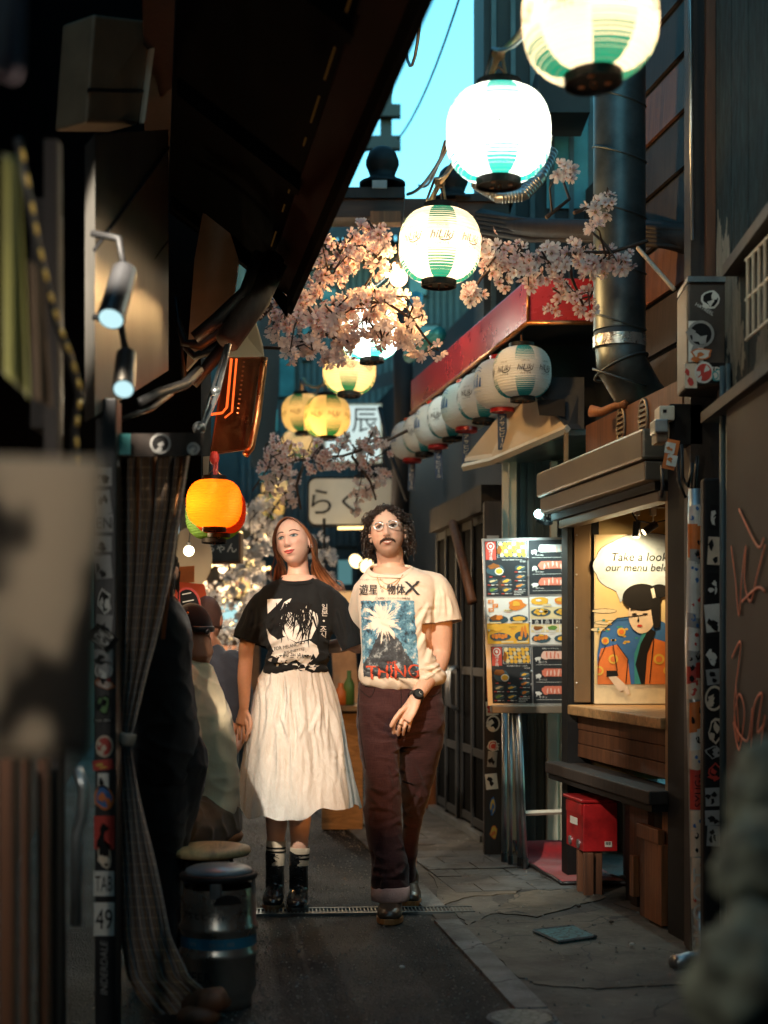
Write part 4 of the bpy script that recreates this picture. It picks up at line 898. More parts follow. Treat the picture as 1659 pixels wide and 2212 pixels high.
def caps(col, hook=True):
    out = []
    b = MB(); b.lathe([(.001, HL - .006), (.070, HL - .006), (.076, HL - .002), (.076, HL + .026), (.070, HL + .026), (.070, HL + .006), (.001, HL + .006)], 32); b.m(M[col]); b.mi = [0] * len(b.f); out.append(('top_ring', b.mesh('top_ring', smooth=False)))
    b = MB(); b.lathe([(.06, -HL + .004), (.076, -HL + .002), (.076, -HL - .026), (.070, -HL - .026), (.066, -HL - .018), (.001, -HL - .018)], 32); b.m(M[col]); b.mi = [0] * len(b.f); out.append(('bottom_ring', b.mesh('bottom_ring')))
    b = MB(); b.tube([(-.05, 0, HL + .02), (0, 0, HL + .075), (.05, 0, HL + .02)], .0035, 6); b.tube([(.008 * math.cos(a), 0, -HL - .026 + .010 * math.sin(a)) for a in np.linspace(0, 2 * PI, 11)], .0018, 5)
    for a in (0, 2.1, 4.2): b.box((.04 * math.cos(a), .04 * math.sin(a), -HL - .018), (.014, .014, .006))
    b.m(M['copper']); b.mi = [0] * len(b.f); out.append(('wire_hook', b.mesh('wire_hook')))
    return out
for nm, r in (('cap_black', 'blackm'), ('cap_red', 'red')): M[nm] = M[r]
LM = {'lit': bodymesh('paper_body', M['paper_lit']), 'off': bodymesh('paper_body', M['paper_off']), 'white': bodymesh('paper_body', M['paper_white'])}
for k in ('orange', 'green', 'yellow', 'red'): LM[k] = bodymesh('paper_body', M['paper_' + k])
PR = {'hili': hili_print(), 'beer': beer_print()}
for m_, col in ((PR['hili'], 'ink'), (PR['beer'], 'print_blue')): m_.materials.clear(); m_.materials.append(M[col])
CAP = {'black': caps('cap_black'), 'red': caps('cap_red')}
def lantern(loc, kind, pr, cap, scale, rot, label, group, light=None, tag=False, name='paper_lantern'):
    t = thing(name, label, 'lantern', loc, group); t.scale = (scale,) * 3; t.rotation_euler = (rnd.uniform(-.04, .04), rnd.uniform(-.05, .05), rot)
    link_mesh('paper_body', LM[kind], t)
    for ph in ([k * PI / 4 for k in range(8)] if pr == 'hili' else (PI + .9, 1.5 * PI + .35, .9, PI / 2 - .5) if pr else ()): link_mesh('logo_print' if pr == 'hili' else 'emblem_print', PR[pr], t).rotation_euler = (0, 0, ph)
    for n, me in CAP[cap]: props(link_mesh(n, me, t), kind='stuff' if n == 'wire_hook' else None)
    if light:
        p, col, off = light; l = lamp('lantern_light', 'POINT', loc, p, col, None, .04); l.parent = t; l.location = off
    if tag:
        b = MB(); b.m(M['print_navy']); b.box((0, 0, -HL - .147), (.058, .004, .225))
        o = part('paper_tag', b, t, local=True); b = MB(); b.m(M['white'])
        for i_, ch in enumerate('アサヒビ|ル'):
            zc = -HL - .062 - .034 * i_
            if ch == '|': b.box((0, -.0035, zc), (.005, .001, .028))
            else: put_text(b, ch, (0, -.0035, zc), (1, 0, 0), (0, 0, 1), h=.027, w=.032)
        link_mesh('tag_lettering', b.mesh('tag_lettering'), o); b = MB(); b.tube([(0, 0, -HL - .02), (0, 0, -HL - .035)], .002, 5); part('tag_string', b, t, M['cable'], local=True)
        o.rotation_euler = (0, 0, -rot)
    return t

WARM = (1, .62, .24); WHITE = (1, .75, .50); COOL = (.90, 1, .98)
GS = 'lanterns strung along the alley'
SL = [  # px, py, radius px, depth, kind, light power, colour, bulb offset, label
    (1275, 38, 146, 'lit', 23, WHITE, (0, 0, .02), 'largest lit striped lantern cut off by the top edge', .22),
    (1077, 290, 112, 'lit', 44, COOL, (0, 0, 0), 'dazzling white lit lantern hanging in front of the sky', .0),
    (950, 531, 88, 'lit', 25, WHITE, (.01, -.02, -.03), 'lit striped lantern between the two pale pink blossom branches', -PI / 2 + .02),
    (800, 722, 62, 'lit', 72, COOL, (0, 0, -.02), 'white lit lantern mostly hidden behind the biggest blossom branch', .3),
    (755, 800, 57, 'lit', 15, (1, .58, .20), (0, -.01, -.03), 'warm striped lantern right below the biggest blossom branch', -PI / 2),
    (707, 900, 50, 'lit', 13, (1, .52, .10), (.03, -.06, -.06), 'yellow striped lantern hanging left of the white sign', -PI / 2 + .35),
    (655, 893, 46, 'lit', 8, (1, .55, .14), (0, 0, 0), 'dimmer lantern half hidden behind the yellow striped one', -.3),
    (642, 960, 34, 'lit', 6, WARM, (0, 0, 0), 'small lantern behind the dark blossom twigs left of the white sign', .2),
    (596, 1060, 31, 'lit', 5, WARM, (0, 0, 0), 'small far lantern above the lowest one of the string', -.2),
    (580, 1096, 33, 'lit', 5.5, (1, .58, .14), (0, 0, 0), 'lowest far yellow lantern above the woman\'s head, to the left', .1)]
SP = []
for px, py, r, kind, p, col, off, lab, rot in SL:
    Y = RL * FPX / r; loc = W(px, py, Y); SP.append(loc)
    lantern(loc, kind, 'hili' if Y < 12 else None, 'black', 1.0, rot, lab, GS, (p * 1.0, col, off))
# two assumed unseen lanterns carry the string on over the photographer's head
for k, (loc, lab) in enumerate(((V((.66, 2.3, 2.86)), 'lantern of the string above the photographer'), (V((.75, .9, 2.88)), 'lantern of the string behind the photographer'))):
    lantern(loc, 'lit', 'hili', 'black', 1.0, .4 * k, lab, GS, (11, COOL, (0, 0, 0))); SP.insert(0, loc)
# rope and cable carrying them
def sag(a, c, s=.06, n=8): return [a.lerp(c, i / n) - V((0, 0, s * 4 * (i / n) * (1 - i / n))) for i in range(n + 1)]
rp = thing('lantern_rope', 'knotted hemp rope and dark cable that the lanterns hang from', 'rope', SP[2])
tops = [p + V((0, 0, HL + .12)) for p in SP]
b = MB(); bc = MB()
for a, c in zip(tops[:-1], tops[1:]):
    b.tube(sag(a, c, .05), .011, 6); bc.tube(sag(a + V((-.02, 0, .02)), c + V((-.02, 0, .02)), .12, 10), .006, 5)
part('rope', b, rp, M['rope'], smooth=True); part('cable', bc, rp, M['cable'], smooth=True)
b = MB()
for p, q in zip(SP, tops):
    for dx in (-.012, .012): b.tube([q + V((dx, 0, 0)), p + V((dx * 2.4, 0, HL + .02))], .006, 5)
    b.ball(q, (.024, .022, .022), 8, 6); part('knot', b, rp, M['rope'], smooth=True); b = MB()
# row under the red awning, unlit
GA = 'unlit lanterns under the red awning'
AL = ['front striped paper lantern of the unlit row under the red awning', 'first blue emblem lantern with a vertical tag, behind the front striped one', 'second unlit striped lantern of the row under the awning', 'second blue emblem lantern with a tag in the unlit row',
      'third unlit striped lantern of the row under the awning', 'third blue emblem lantern with a tag in the unlit row', 'farthest striped lantern of the row under the awning', 'farthest blue emblem lantern with a tag under the awning']
for i in range(8):
    Y = 7.6 + .4 * i; loc = V((.738 - .0755 * i, Y, (2.648 if i % 2 == 0 else 2.655) + .004 * i))
    lantern(loc, 'off' if i % 2 == 0 else 'white', 'hili' if i % 2 == 0 else 'beer', 'black' if i % 2 == 0 else 'red', .885 if i % 2 == 0 else .90, -PI / 2 + (.02 if i % 2 == 0 else 0), AL[i], GA, None, i % 2 == 1)
b = MB(); b.tube([V((.745, 7.5, 2.868)), V((.738 - .0755 * 7, 10.5, 2.90))], .008, 6)
for i in range(8):
    x, y = .738 - .0755 * i, 7.6 + .4 * i; b.tube([(x, y, 2.87), (x, y, 2.83)], .004, 5)
solo('lantern_rail', b, M['blackm'], (.6, 8.5, 2.87), label='thin black rail holding the unlit lanterns under the awning', cat='rail')
# bare bulb beside the third lantern, orange lanterns at the left stall
def bulb_thing(loc, r, col, st, p, label, group=None):
    t = thing('hanging_bulb', label, 'light bulb', loc, group); b = MB(); b.ball(loc, r, 14, 10); part('globe', b, t, glow('bulb_glow', col, st), smooth=True)
    b = MB(); b.tube([loc + V((0, 0, r * .8)), loc + V((0, 0, r * 1.6))], r * .45, 10); part('socket', b, t, M['plastic']); b = MB(); b.tube([loc + V((0, 0, r * 1.5)), loc + V((.03, .05, r * 1.5 + .35))], .004, 5); part('cord', b, t, M['cable'])
    lamp('bulb_light', 'POINT', loc + V((0, -r - .02, -.01)), p, col, t, r); return t
bulb_thing(W(861, 600, 7.0), .045, (1, .60, .24), 11, 48, 'bare warm bulb glowing beside the lantern between the blossom branches')
bulb_thing(W(408, 1190, 8.2), .030, (1, .80, .50), 14, 6, 'small bare bulb under the orange lantern beside the blackboard')
for px, py, Y, k, p, sc, lab in ((463, 1088, 5.75, 'orange', 26, .64, 'glowing plain orange lantern at the stall on the left'), (474, 1103, 6.05, 'red', 3, .64, 'red orange lantern right behind the glowing orange one'), (462, 1112, 6.35, 'green', 2, .72, 'green and yellow lantern peeking out below the orange one')):
    lantern(W(px, py, Y), k, None, 'black', sc, 0, lab, 'coloured lanterns at the left stall', (p, (1, .46, .10), (-.05, -.06, .0) if k == 'orange' else (0, 0, 0)))
b = MB(); b.tube([W(463, 985, 5.75), W(463, 1040, 5.75)], .006, 6); b.tube([W(470, 985, 5.75), W(468, 1040, 5.75)], .004, 6); b.ball(W(463, 990, 5.75), (.02, .012, .03), 8, 6)
solo('lantern_hanger', b, M['print_red'], W(463, 1010, 5.75), label='red string and ribbon holding the orange lantern', cat='string')
# ------------------------------------------------------------------ left side: big awning
aw2 = thing('black_awning', 'huge black awning sloping over the left half of the alley', 'awning', (-.5, 5, 3))
ZF, ZB = 2.787, 3.23
Y0A = -3.0
def fx(Y): return -.426 - .1695 * (Y - 6.5)      # front edge
def bx(Y): return -.985 - .165 * (Y - 6.5)
b = MB(); b.hexa([V((bx(Y0A), Y0A, ZB)), V((fx(Y0A), Y0A, ZF)), V((fx(6.5), 6.5, ZF)), V((bx(6.5), 6.5, ZB)), V((bx(Y0A), Y0A, ZB + .05)), V((fx(Y0A), Y0A, ZF + .05)), V((fx(6.5), 6.5, ZF + .05)), V((bx(6.5), 6.5, ZB + .05))]); part('canopy', b, aw2, pm('black_tarpaulin', (.002, .0026, .003), .9, spec=.05, var=.3, scale=4, bump=.2, bscale=9))
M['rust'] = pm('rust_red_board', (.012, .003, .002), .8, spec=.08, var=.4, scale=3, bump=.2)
def st2(u0, u1, dz, y0=.3, y1=6.48):
    def P(u, Y): return V((bx(Y) * (1 - u) + fx(Y) * u, Y, ZB * (1 - u) + ZF * u - dz))
    return [P(u0, y0), P(u1, y0), P(u1, y1), P(u0, y1)]
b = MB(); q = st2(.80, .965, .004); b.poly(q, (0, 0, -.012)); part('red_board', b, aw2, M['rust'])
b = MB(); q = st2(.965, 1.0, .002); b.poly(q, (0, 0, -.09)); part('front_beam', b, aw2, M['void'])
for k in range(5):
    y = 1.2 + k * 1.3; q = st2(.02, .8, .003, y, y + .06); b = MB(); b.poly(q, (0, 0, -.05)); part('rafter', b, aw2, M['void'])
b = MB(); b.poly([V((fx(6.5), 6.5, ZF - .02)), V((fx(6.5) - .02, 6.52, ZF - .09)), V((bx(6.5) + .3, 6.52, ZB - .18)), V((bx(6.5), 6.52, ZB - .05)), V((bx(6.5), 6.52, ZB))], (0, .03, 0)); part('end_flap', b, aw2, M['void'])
M['gap'] = glow('amber_light_leak', (1, .45, .1), .025)  # glowing strips painted for light leaking through the canopy
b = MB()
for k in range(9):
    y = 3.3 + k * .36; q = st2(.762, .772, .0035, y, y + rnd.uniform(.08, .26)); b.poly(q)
part('light_leak_strip', b, aw2, M['gap'], fix=False, kind='stuff')
# buildings on the left
lb = thing('left_building', 'dark building with stalls along the left side of the alley', 'building', (-1.6, 6, 0))
b = MB(); b.slab((-1.30, 4.0), (L(26) - .3, 26), 0, 5.5, -.3, -.1); part('wall', b, lb, M['dark'])
b = MB(); b.slab((-.80, 1.0), (-1.10, 4.6), 0, 4.5, -.35, -.15); part('near_wall', b, lb, M['dark'])
b = MB(); b.slab((bx(Y0A) - .02, Y0A), (bx(6.5) - .02, 6.6), 3.2, 5.5, -.1, 0); part('upper_wall', b, lb, M['woodd'])
b = MB(); b.box((-2.40, 7.0, 5.0), (3.05, .4, 6.2)); part('upper_storey', b, lb, M['void'])
b = MB(); b.slab((bx(6.7), 6.7), (L(26), 26), 3.0, 5.5, -.1, 0); part('upper_wall', b, lb, M['teal'])
# steel duct panel catching light, with a beige box
sdp = thing('steel_hood', 'brushed steel hood panel catching light at the upper left', 'duct', W(285, 600, 4.4))
q = [W(205, 900, 4.1), W(364, 800, 5.2), W(364, 280, 5.2), W(205, 290, 4.1)]; b = MB(); b.poly(q, (-.05, .10, 0)); part('panel', b, sdp, pm('scratched_steel', (.20, .19, .17), .38, .7, var=.4, scale=3, bump=.25, bscale=8, stretch=(1, 1, .4)))
b = MB(); b.tube([W(364, 320, 5.18), W(204, 540, 4.08)], .006, 5); b.tube([W(364, 520, 5.18), W(300, 600, 4.74)], .004, 5); part('seam', b, sdp, M['blackm'])
bb_ = thing('beige_box', 'beige electric cabinet fixed high on the upper left wall', 'cabinet', W(265, 160, 4.6))
q = [W(188, 265, 4.4), W(300, 268, 4.8), W(330, 45, 4.8), W(205, 30, 4.4)]; b = MB(); b.poly(q, (-.12, .08, 0)); o = part('cabinet', b, bb_, pm('beige_metal', (.22, .15, .09), .5)); bevel(o, .01)
q = [W(188, 200, 4.395), W(308, 203, 4.795), W(309, 196, 4.795), W(188, 193, 4.395)]; b = MB(); b.poly(q, (.005, -.01, 0)); part('door_gap', b, bb_, M['black'])
q = [W(300, 268, 4.79), W(306, 268, 4.79), W(336, 45, 4.79), W(328, 45, 4.79)]; b = MB(); b.poly(q, (.012, -.012, 0)); part('edge', b, bb_, M['creamwall'])
# spot lamps
for px, py, dx, dy, r, lab in ((240, 688, 28, -100, .042, 'upper black spot lamp with its lit face turned to the alley'), (267, 840, 6, -70, .034, 'lower black spot lamp with its lit face above the curtain rail')):
    Y = 3.85; r *= .9; a = W(px, py, Y); t = thing('spot_lamp', lab, 'spotlight', a, 'spot lamps on the left wall'); top = W(px + dx * 1.05, py + dy, Y + .12); d = (a - top).normalized()
    b = MB(); b.tube([top, a], [r * .95, r], 24); part('housing', b, t, M['plastic'], smooth=False)
    b = MB(); b.tube([a + d * .001, a + d * .003], r * .86, 24); part('lens', b, t, glow('spot_face', (.62, .95, 1), 1.0))
    b = MB(); b.tube([top, top + V((-.02, .02, .10)), top + V((-.1, .04, .12))], .010, 8); part('arm', b, t, M['blackm'], smooth=True)
    l = lamp('spot_light', 'SPOT', a + d * .02, 6, (1, .80, .55), t, r, spot_size=2.0, spot_blend=.8); l.rotation_euler = d.to_track_quat('-Z', 'Y').to_euler()
# two unseen lamps added near either wall to light the couple
for a, tgt, pw, col, sz, lab in ((V((-.93, 3.25, 2.75)), V((-.16, 6.4, 1.15)), 700, (1, .88, .72), .60, 'nearest spot lamp on the left wall, aimed at the walking couple'), (V((1.0, 3.1, 1.70)), V((.08, 6.35, 1.0)), 250, (1, .42, .09), .42, 'spot lamp on the right wall, aimed at the man')):
    t = thing('spot_lamp', lab, 'spotlight', a, 'spot lamps on the left wall' if a.x < 0 else None); d = (tgt - a).normalized(); b = MB(); b.tube([a - d * .22, a], [.04, .042], 24); part('housing', b, t, M['plastic']); b = MB(); b.tube([a + d * .001, a + d * .003], .036, 24); part('lens', b, t, glow('added_spot_face', col, 6))
    b = MB(); b.tube([a - d * .15, a - d * .15 + V((0, 0, .12)), a - d * .15 + V((.2 if a.x > 0 else -.2, 0, .14))], .01, 8); part('arm', b, t, M['blackm'], smooth=True)
    lamp('spot_light', 'SPOT', a + d * .03, pw, col, t, .035, spot_size=sz, spot_blend=.45).rotation_euler = d.to_track_quat('-Z', 'Y').to_euler()
# sagging cable with its glints painted as amber bars, and yellow cloth strips
M['amber'] = pm('amber_glint', (.55, .36, .08), .25, coat=.5)
gs = thing('wire_string', 'sagging cable with amber reflections running down the dark left edge', 'cable', W(110, 600, 2.9))
pts = [(38, 300), (60, 420), (78, 520), (100, 620), (122, 700), (150, 770), (172, 850), (160, 930), (165, 1015)]
b = MB(); b.tube([W(x, y, 2.6 + .06 * i) for i, (x, y) in enumerate(pts)], .008, 6); part('cable', b, gs, M['cable'], smooth=True)
for i in range(len(pts) - 1):
    for k in (.2, .65):
        b = MB()
        a, c = pts[i], pts[i + 1]; p0 = W(a[0] + (c[0] - a[0]) * k, a[1] + (c[1] - a[1]) * k, 2.59 + .06 * (i + k)); p1 = W(a[0] + (c[0] - a[0]) * (k + .22), a[1] + (c[1] - a[1]) * (k + .22), 2.59 + .06 * (i + k + .22)); b.tube([p0 + V((.006, -.006, 0)), p1 + V((.006, -.006, 0))], .0042, 5); part('painted_glint', b, gs, M['amber'], smooth=True)
def cloth(name, label, cat, top, bot, Y, mat, wav=.012, nx=14, ny=24, par=None):
    """hanging cloth between two picture-space edges, waved in depth"""
    b = MB(); vs = []
    for j in range(ny + 1):
        v = j / ny
        for i in range(nx + 1):
            u = i / nx; p = W(top[0] + (top[2] - top[0]) * u, top[1] + (top[3] - top[1]) * u, Y).lerp(W(bot[0] + (bot[2] - bot[0]) * u, bot[1] + (bot[3] - bot[1]) * u, Y), v)
            p.y += wav * math.sin(u * 9 + v * 1.4) * (.3 + v) + .02 * u; vs.append(p)
    b.add(vs, [(j * (nx + 1) + i, (j + 1) * (nx + 1) + i, (j + 1) * (nx + 1) + i + 1, j * (nx + 1) + i + 1) for j in range(ny) for i in range(nx)])
    o = solo(name, b, mat, W(bot[0], bot[1], Y), True, label=label, cat=cat); md = o.modifiers.new('t', 'SOLIDIFY'); md.thickness = .002; return o
cloth('yellow_banner', 'blurred olive yellow cloth strip hanging at the left edge', 'banner', (4, 330, 34, 330), (2, 800, 62, 860), 2.3, pm('olive_cloth', (.11, .10, .014), .8, sheen=.2))
cloth('dark_banner', 'narrow dark cloth strip hanging beside the yellow one', 'banner', (60, 560, 86, 570), (70, 860, 112, 880), 2.6, pm('dark_cloth', (.09, .055, .03), .8))
def noren():
    t = NT('grey_noren'); n = t.noise(11, 2, .5, t.mapping((1, 1, .55))); c = t.ramp(n, [(.40, (.60, .53, .44)), (.47, (.60, .53, .44)), (.55, (.16, .14, .12))]); d = t.node('BsdfDiffuse'); tr = t.node('BsdfTranslucent'); t.l.new(c, d.inputs[0]); t.l.new(c, tr.inputs[0]); m = t.node('MixShader'); m.inputs[0].default_value = .55; t.l.new(d.outputs[0], m.inputs[1]); t.l.new(tr.outputs[0], m.inputs[2]); return t.done(m.outputs[0])
cloth('paper_banner', 'strongly blurred grey paper banner hanging close to the lens at left', 'banner', (-160, 985, 214, 985), (-160, 1615, 196, 1640), 1.35, noren(), .006)
cloth('mauve_cloth', 'dim mauve cloth corner at the top left edge', 'cloth', (-60, -120, 40, -120), (-60, 165, 44, 150), 1.6, pm('mauve_cloth_mat', (.12, .08, .09), .8))
q_ = V((-.86, 1.8, 1.55)); nb = thing('added_bulb', 'bare stall bulb behind the grey paper banner at the left', 'light bulb', q_); b = MB(); b.ball(q_, .035, 14, 10); part('globe', b, nb, glow('added_bulb_glow', (1, .85, .65), 10), smooth=True); b = MB(); b.tube([q_ + V((0, 0, .03)), q_ + V((0, 0, .9))], .006, 6); part('cord', b, nb, M['cable']); lamp('bulb_light', 'POINT', q_ + V((.05, 0, 0)), 30, (1, .92, .80), nb, .04)  # unseen bulb added to light the paper banner and the left battens
# dark trim of the near left wall
for k, (x0, x1, y0, Y, m) in enumerate(((0, 26, 1640, 2.6, 'wood'), (46, 56, 1640, 2.8, 'wood'), (80, 100, 1640, 2.9, 'wood'), (95, 125, 300, 3.0, 'woodd'))):
    b = MB(); a, c = W(x0, y0, Y), W(x1, y0, Y); b.box(((a.x + c.x) / 2, Y + .02, a.z / 2), (c.x - a.x, .04, a.z))
    solo('door_batten', b, M[m], (a.x, Y, 0), label=['broad brown batten at the lower left edge of the picture', 'thinnest brown batten left of the stickered black post', 'brown batten second from the stickered black post', 'tall dark post rising beside the steel hood'][k], cat='batten')
for k, pts in enumerate(([(165, 1660), (180, 1700), (178, 1760), (166, 1800), (164, 2000)], [(130, 1300), (128, 1700), (132, 2300)])):
    b = MB(); b.tube([W(x, y, 3.4 + .1 * k) for x, y in pts], .014, 8); solo('wall_pipe', b, M['galv' if k == 0 else 'blackm'], W(165, 1800, 3.4), True, label=['short bent grey pipe on the dark wall left of the stickered post', 'straight black drain pipe on the dark left wall'][k], cat='pipe')
bx_ = MB()
for i, (x, y, w, h, Y) in enumerate(((60, 420, 40, 500, 3.3),)):
    b = MB(); a, c = W(x, y + h, Y), W(x + w, y, Y); b.box(((a.x + c.x) / 2, Y + .1, (a.z + c.z) / 2), (c.x - a.x, .15, c.z - a.z)); solo('wall_box', b, M['woodd'], (a.x, Y, a.z), label=['dark upright board beside the yellow cloth'][i], cat='box')
# stickered black post and cross bar
bp = thing('black_post', 'black post covered with stickers such as TAB and 49 left of the curtain', 'post', (W(226, 0, 4.2).x, 4.2, 0))
a, c = W(204, 0, 4.2), W(250, 0, 4.2); b = MB(); b.box(((a.x + c.x) / 2, 4.25, .95), (c.x - a.x, .09, 1.95)); o = part('post', b, bp, M['black']); bevel(o, .004)
s_ = 4.2 / FPX
for py, h, w, bg, fg, tx, kd, ti in ((1030, 40, 36, 'print_grey', 'ink', None, 'rect', 0), (1085, 50, 30, 'print_grey', 'ink', None, 'rect', .1), (1130, 40, 36, 'print_grey', 'ink', 'EN', 'rect', 0), (1175, 34, 34, 'print_grey', 'ink', None, 'rect', 0), (1225, 50, 34, 'print_grey', 'ink', None, 'rect', .1), (1300, 60, 30, 'white', 'ink', None, 'blob', .1), (1350, 44, 34, 'print_grey', 'ink', None, 'rect', -.1),
                             (1378, 58, 40, 'ink', 'white', 'NEMU', 'rect', .9), (1420, 34, 40, 'print_grey', 'ink', None, 'rect', 0), (1448, 44, 38, 'white', 'print_grey', None, 'round', 0), (1470, 26, 26, 'print_red', 'ink', None, 'rect', .1), (1478, 26, 48, 'print_orange', 'white', 'Bunny', 'blob', -.25),
                             (1522, 52, 38, 'ink', 'print_green', None, 'blob', 0), (1556, 10, 40, 'ink', 'white', 'NICE CREW', 'rect', 0), (1612, 48, 38, 'print_skin', 'print_red', None, 'round', 0), (1652, 22, 46, 'print_red', 'print_yellow', None, 'rect', .1), (1690, 40, 24, 'white', 'ink', None, 'rect', 0), (1722, 60, 46, 'print_orange', 'print_blue', None, 'blob', .2),
                             (1798, 72, 48, 'print_red', 'ink', None, 'rect', 0), (1845, 66, 34, 'print_skin', 'ink', None, 'blob', .2), (1908, 54, 50, 'white', 'ink', 'TAB', 'rect', 0), (1985, 72, 48, 'white', 'ink', '49', 'rect', 0)):
    sticker(bp, W(225 + rnd.uniform(-2, 2), py, 4.203), (1, 0, 0), (0, 0, 1), min(w, 44) * s_, h * s_, bg, fg, tx, kd, tilt=ti, lift=.0035)
b = MB(); b.m(M['print_grey']); put_text(b, 'INDERDALE', W(225, 2090, 4.198), (0, 0, 1), (-1, 0, 0), w=.16, shear=.2); part('marker_tag', b, bp, fix=False)
cb = thing('cross_bar', 'dark wooden cross bar with round and coloured stickers above the curtain', 'beam', W(320, 960, 4.3))
b = MB(); b.hexa([W(205, 988, 4.25), W(436, 984, 4.36), W(436, 984, 4.46), W(205, 988, 4.35), W(205, 938, 4.25), W(440, 934, 4.36), W(440, 934, 4.46), W(205, 938, 4.35)]); part('bar', b, cb, M['woodd'])
b2 = [('print_teal', 'print_red', 252, 960, 62, 46, 'rect'), ('print_grey', 'ink', 347, 959, 46, 46, 'round'), ('white', 'print_grey', 418, 970, 28, 28, 'round')]
for bg, fg, x, y, w, h, kd in b2: sticker(cb, W(x, y, 4.24 + (x - 205) * .00047), (1, .04, 0), (0, 0, 1), w * s_, h * s_, bg, fg, None, kd, lift=.006)
sticker(cb, W(237, 1003, 4.235), (1, .04, .2), (-.2, 0, 1), 40 * s_, 16 * s_, 'print_grey', 'ink', 'LOUNY', 'rect', lift=.004)
# checked curtain tied back
def curtain_mat():
    t = NT('checked_sheer_curtain'); u = t.node('UVMap'); s = t.node('SeparateXYZ'); t.l.new(u.outputs[0], s.inputs[0])
    gx = t.math('LESS_THAN', t.math('FRACT', t.math('MULTIPLY', s.outputs[0], 46)), .09); gy = t.math('LESS_THAN', t.math('FRACT', t.math('MULTIPLY', s.outputs[1], 52)), .09)
    g_ = t.math('MAXIMUM', gx, gy); c = t.mix(g_, (.10, .05, .02), (.33, .22, .115)); n = t.noise(14, 3)
    return t.done(t.bsdf(c, .55, 0, t.bump(n, .15, .006), .4, sheen=.3))
cu = thing('curtain', 'brown checked curtain tied back with a pale band', 'curtain', W(320, 2190, 4.3))
rows = [(985, 228, 412), (1100, 236, 398), (1250, 244, 372), (1400, 249, 338), (1520, 252, 304), (1590, 253, 284), (1608, 253, 283), (1660, 252, 292), (1780, 252, 318), (1900, 254, 344), (2020, 258, 372), (2110, 272, 412), (2160, 300, 470), (2190, 330, 480)]
b = MB(); nx = 110; vs = []; uvs = []
def lerp_rows(y):
    for (y0, a0, c0), (y1, a1, c1) in zip(rows[:-1], rows[1:]):
        if y0 <= y <= y1: t = (y - y0) / (y1 - y0); return a0 + (a1 - a0) * t, c0 + (c1 - c0) * t
    return rows[-1][1:]
ny = 90
for j in range(ny + 1):
    y = 985 + (2190 - 985) * j / ny; x0, x1 = lerp_rows(y); k = (x1 - x0) / 180
    for i in range(nx + 1):
        u = i / nx; f = .030 * math.sin(u * 34 + 1.2 * math.sin(u * 5)) + .014 * math.sin(u * 61 + y * .004)
        yy = 4.36 + f * min(1, .45 + .6 * k) + .10 * u * k; px = x0 + (x1 - x0) * (u + .012 * math.sin(u * 34 + 1.5)) + 2.0 * math.sin(y * .02 + u * 8) * u
        vs.append(W(px, y, yy)); uvs.append((u, (y - 985) / 1205))
fs = [(j * (nx + 1) + i, (j + 1) * (nx + 1) + i, (j + 1) * (nx + 1) + i + 1, j * (nx + 1) + i + 1) for j in range(ny) for i in range(nx)]
b.add(vs, fs); o = part('cloth', b, cu, curtain_mat(), smooth=True, fix=False)
uvl = o.data.uv_layers.new(name='UVMap'); idx = np.zeros(len(o.data.loops), int); o.data.loops.foreach_get('vertex_index', idx); uvl.data.foreach_set('uv', np.array(uvs)[idx].ravel())
b = MB(); b.tube([W(247, 1590, 4.30), W(265, 1597, 4.27), W(290, 1600, 4.31), W(286, 1604, 4.42), W(250, 1594, 4.42), W(247, 1590, 4.30)], [(.020, .004)] * 6, 8, side=(0, 0, 1)); part('tie_band', b, cu, pm('grey_tie', (.26, .24, .20), .7), smooth=True)
b = MB(); b.tube([W(405, 2185, 4.4), W(440, 2170, 4.38), W(478, 2160, 4.36), (W(478, 2160, 4.36) + V((.02, 0, -.02)))], [(.04, .03), (.05, .04), (.04, .03), (.02, .02)], 12); b.ball(W(430, 2195, 4.36), (.07, .05, .035), 14, 10); part('knotted_hem', b, cu, M['wood'], smooth=True)
b = MB(); 
for x0, y0, x1, y1, r in ((300, 985, 268, 1560, .012), (332, 985, 290, 1500, .010), (392, 988, 352, 1380, .006)): b.tube([W(x0, y0, 4.42), W(x1, y1, 4.44)], r, 8)
part('bamboo_rod', b, cu, M['copper'], smooth=True)
# keg with a cushion lid, wooden stool
kg = V((W(472, 0, 4.73).x, 4.73, 0)); kt = thing('beer_keg_seat', 'steel beer keg with blue label band used as a stool', 'keg', kg)
r = .125
prof = [(.105, .0), (.112, .006), (.112, .03), (.118, .05), (r, .065)]
for k, z in enumerate((.18, .265)): prof += [(r, z - .016), (r + .007, z - .007), (r + .007, z + .007), (r, z + .016)]
prof += [(r, .345), (.122, .375), (.118, .395)]
b = MB(); b.lathe(prof, 48, kg); o = part('barrel', b, kt, pm('keg_steel', (.48, .45, .40), .28, .9, var=.35, scale=5, bump=.12, bscale=20, stretch=(1, 1, .5)), smooth=True)
b = MB(); b.tube([kg + V((.118 * math.cos(a), .118 * math.sin(a), .43)) for a in np.linspace(0, 2 * PI, 41)], .012, 8); part('top_rim', b, kt, M['blackm'], smooth=True)
for a in (-.15, 1.9, 3.3, 4.75): b = MB(); b.tube([kg + V((.119 * math.cos(a), .119 * math.sin(a), z)) for z in (.37, .43)], [(.02, .006)] * 2, 8, side=(-math.sin(a), math.cos(a), 0)); part('handle_strut', b, kt, M['galv'])
b = MB(); b.lathe([(.001, .462), (.09, .460), (.108, .452), (.112, .444), (.106, .436), (.001, .436)], 40, kg); part('cushion', b, kt, pm('blue_grey_vinyl', (.13, .18, .21), .35, coat=.2), smooth=True)
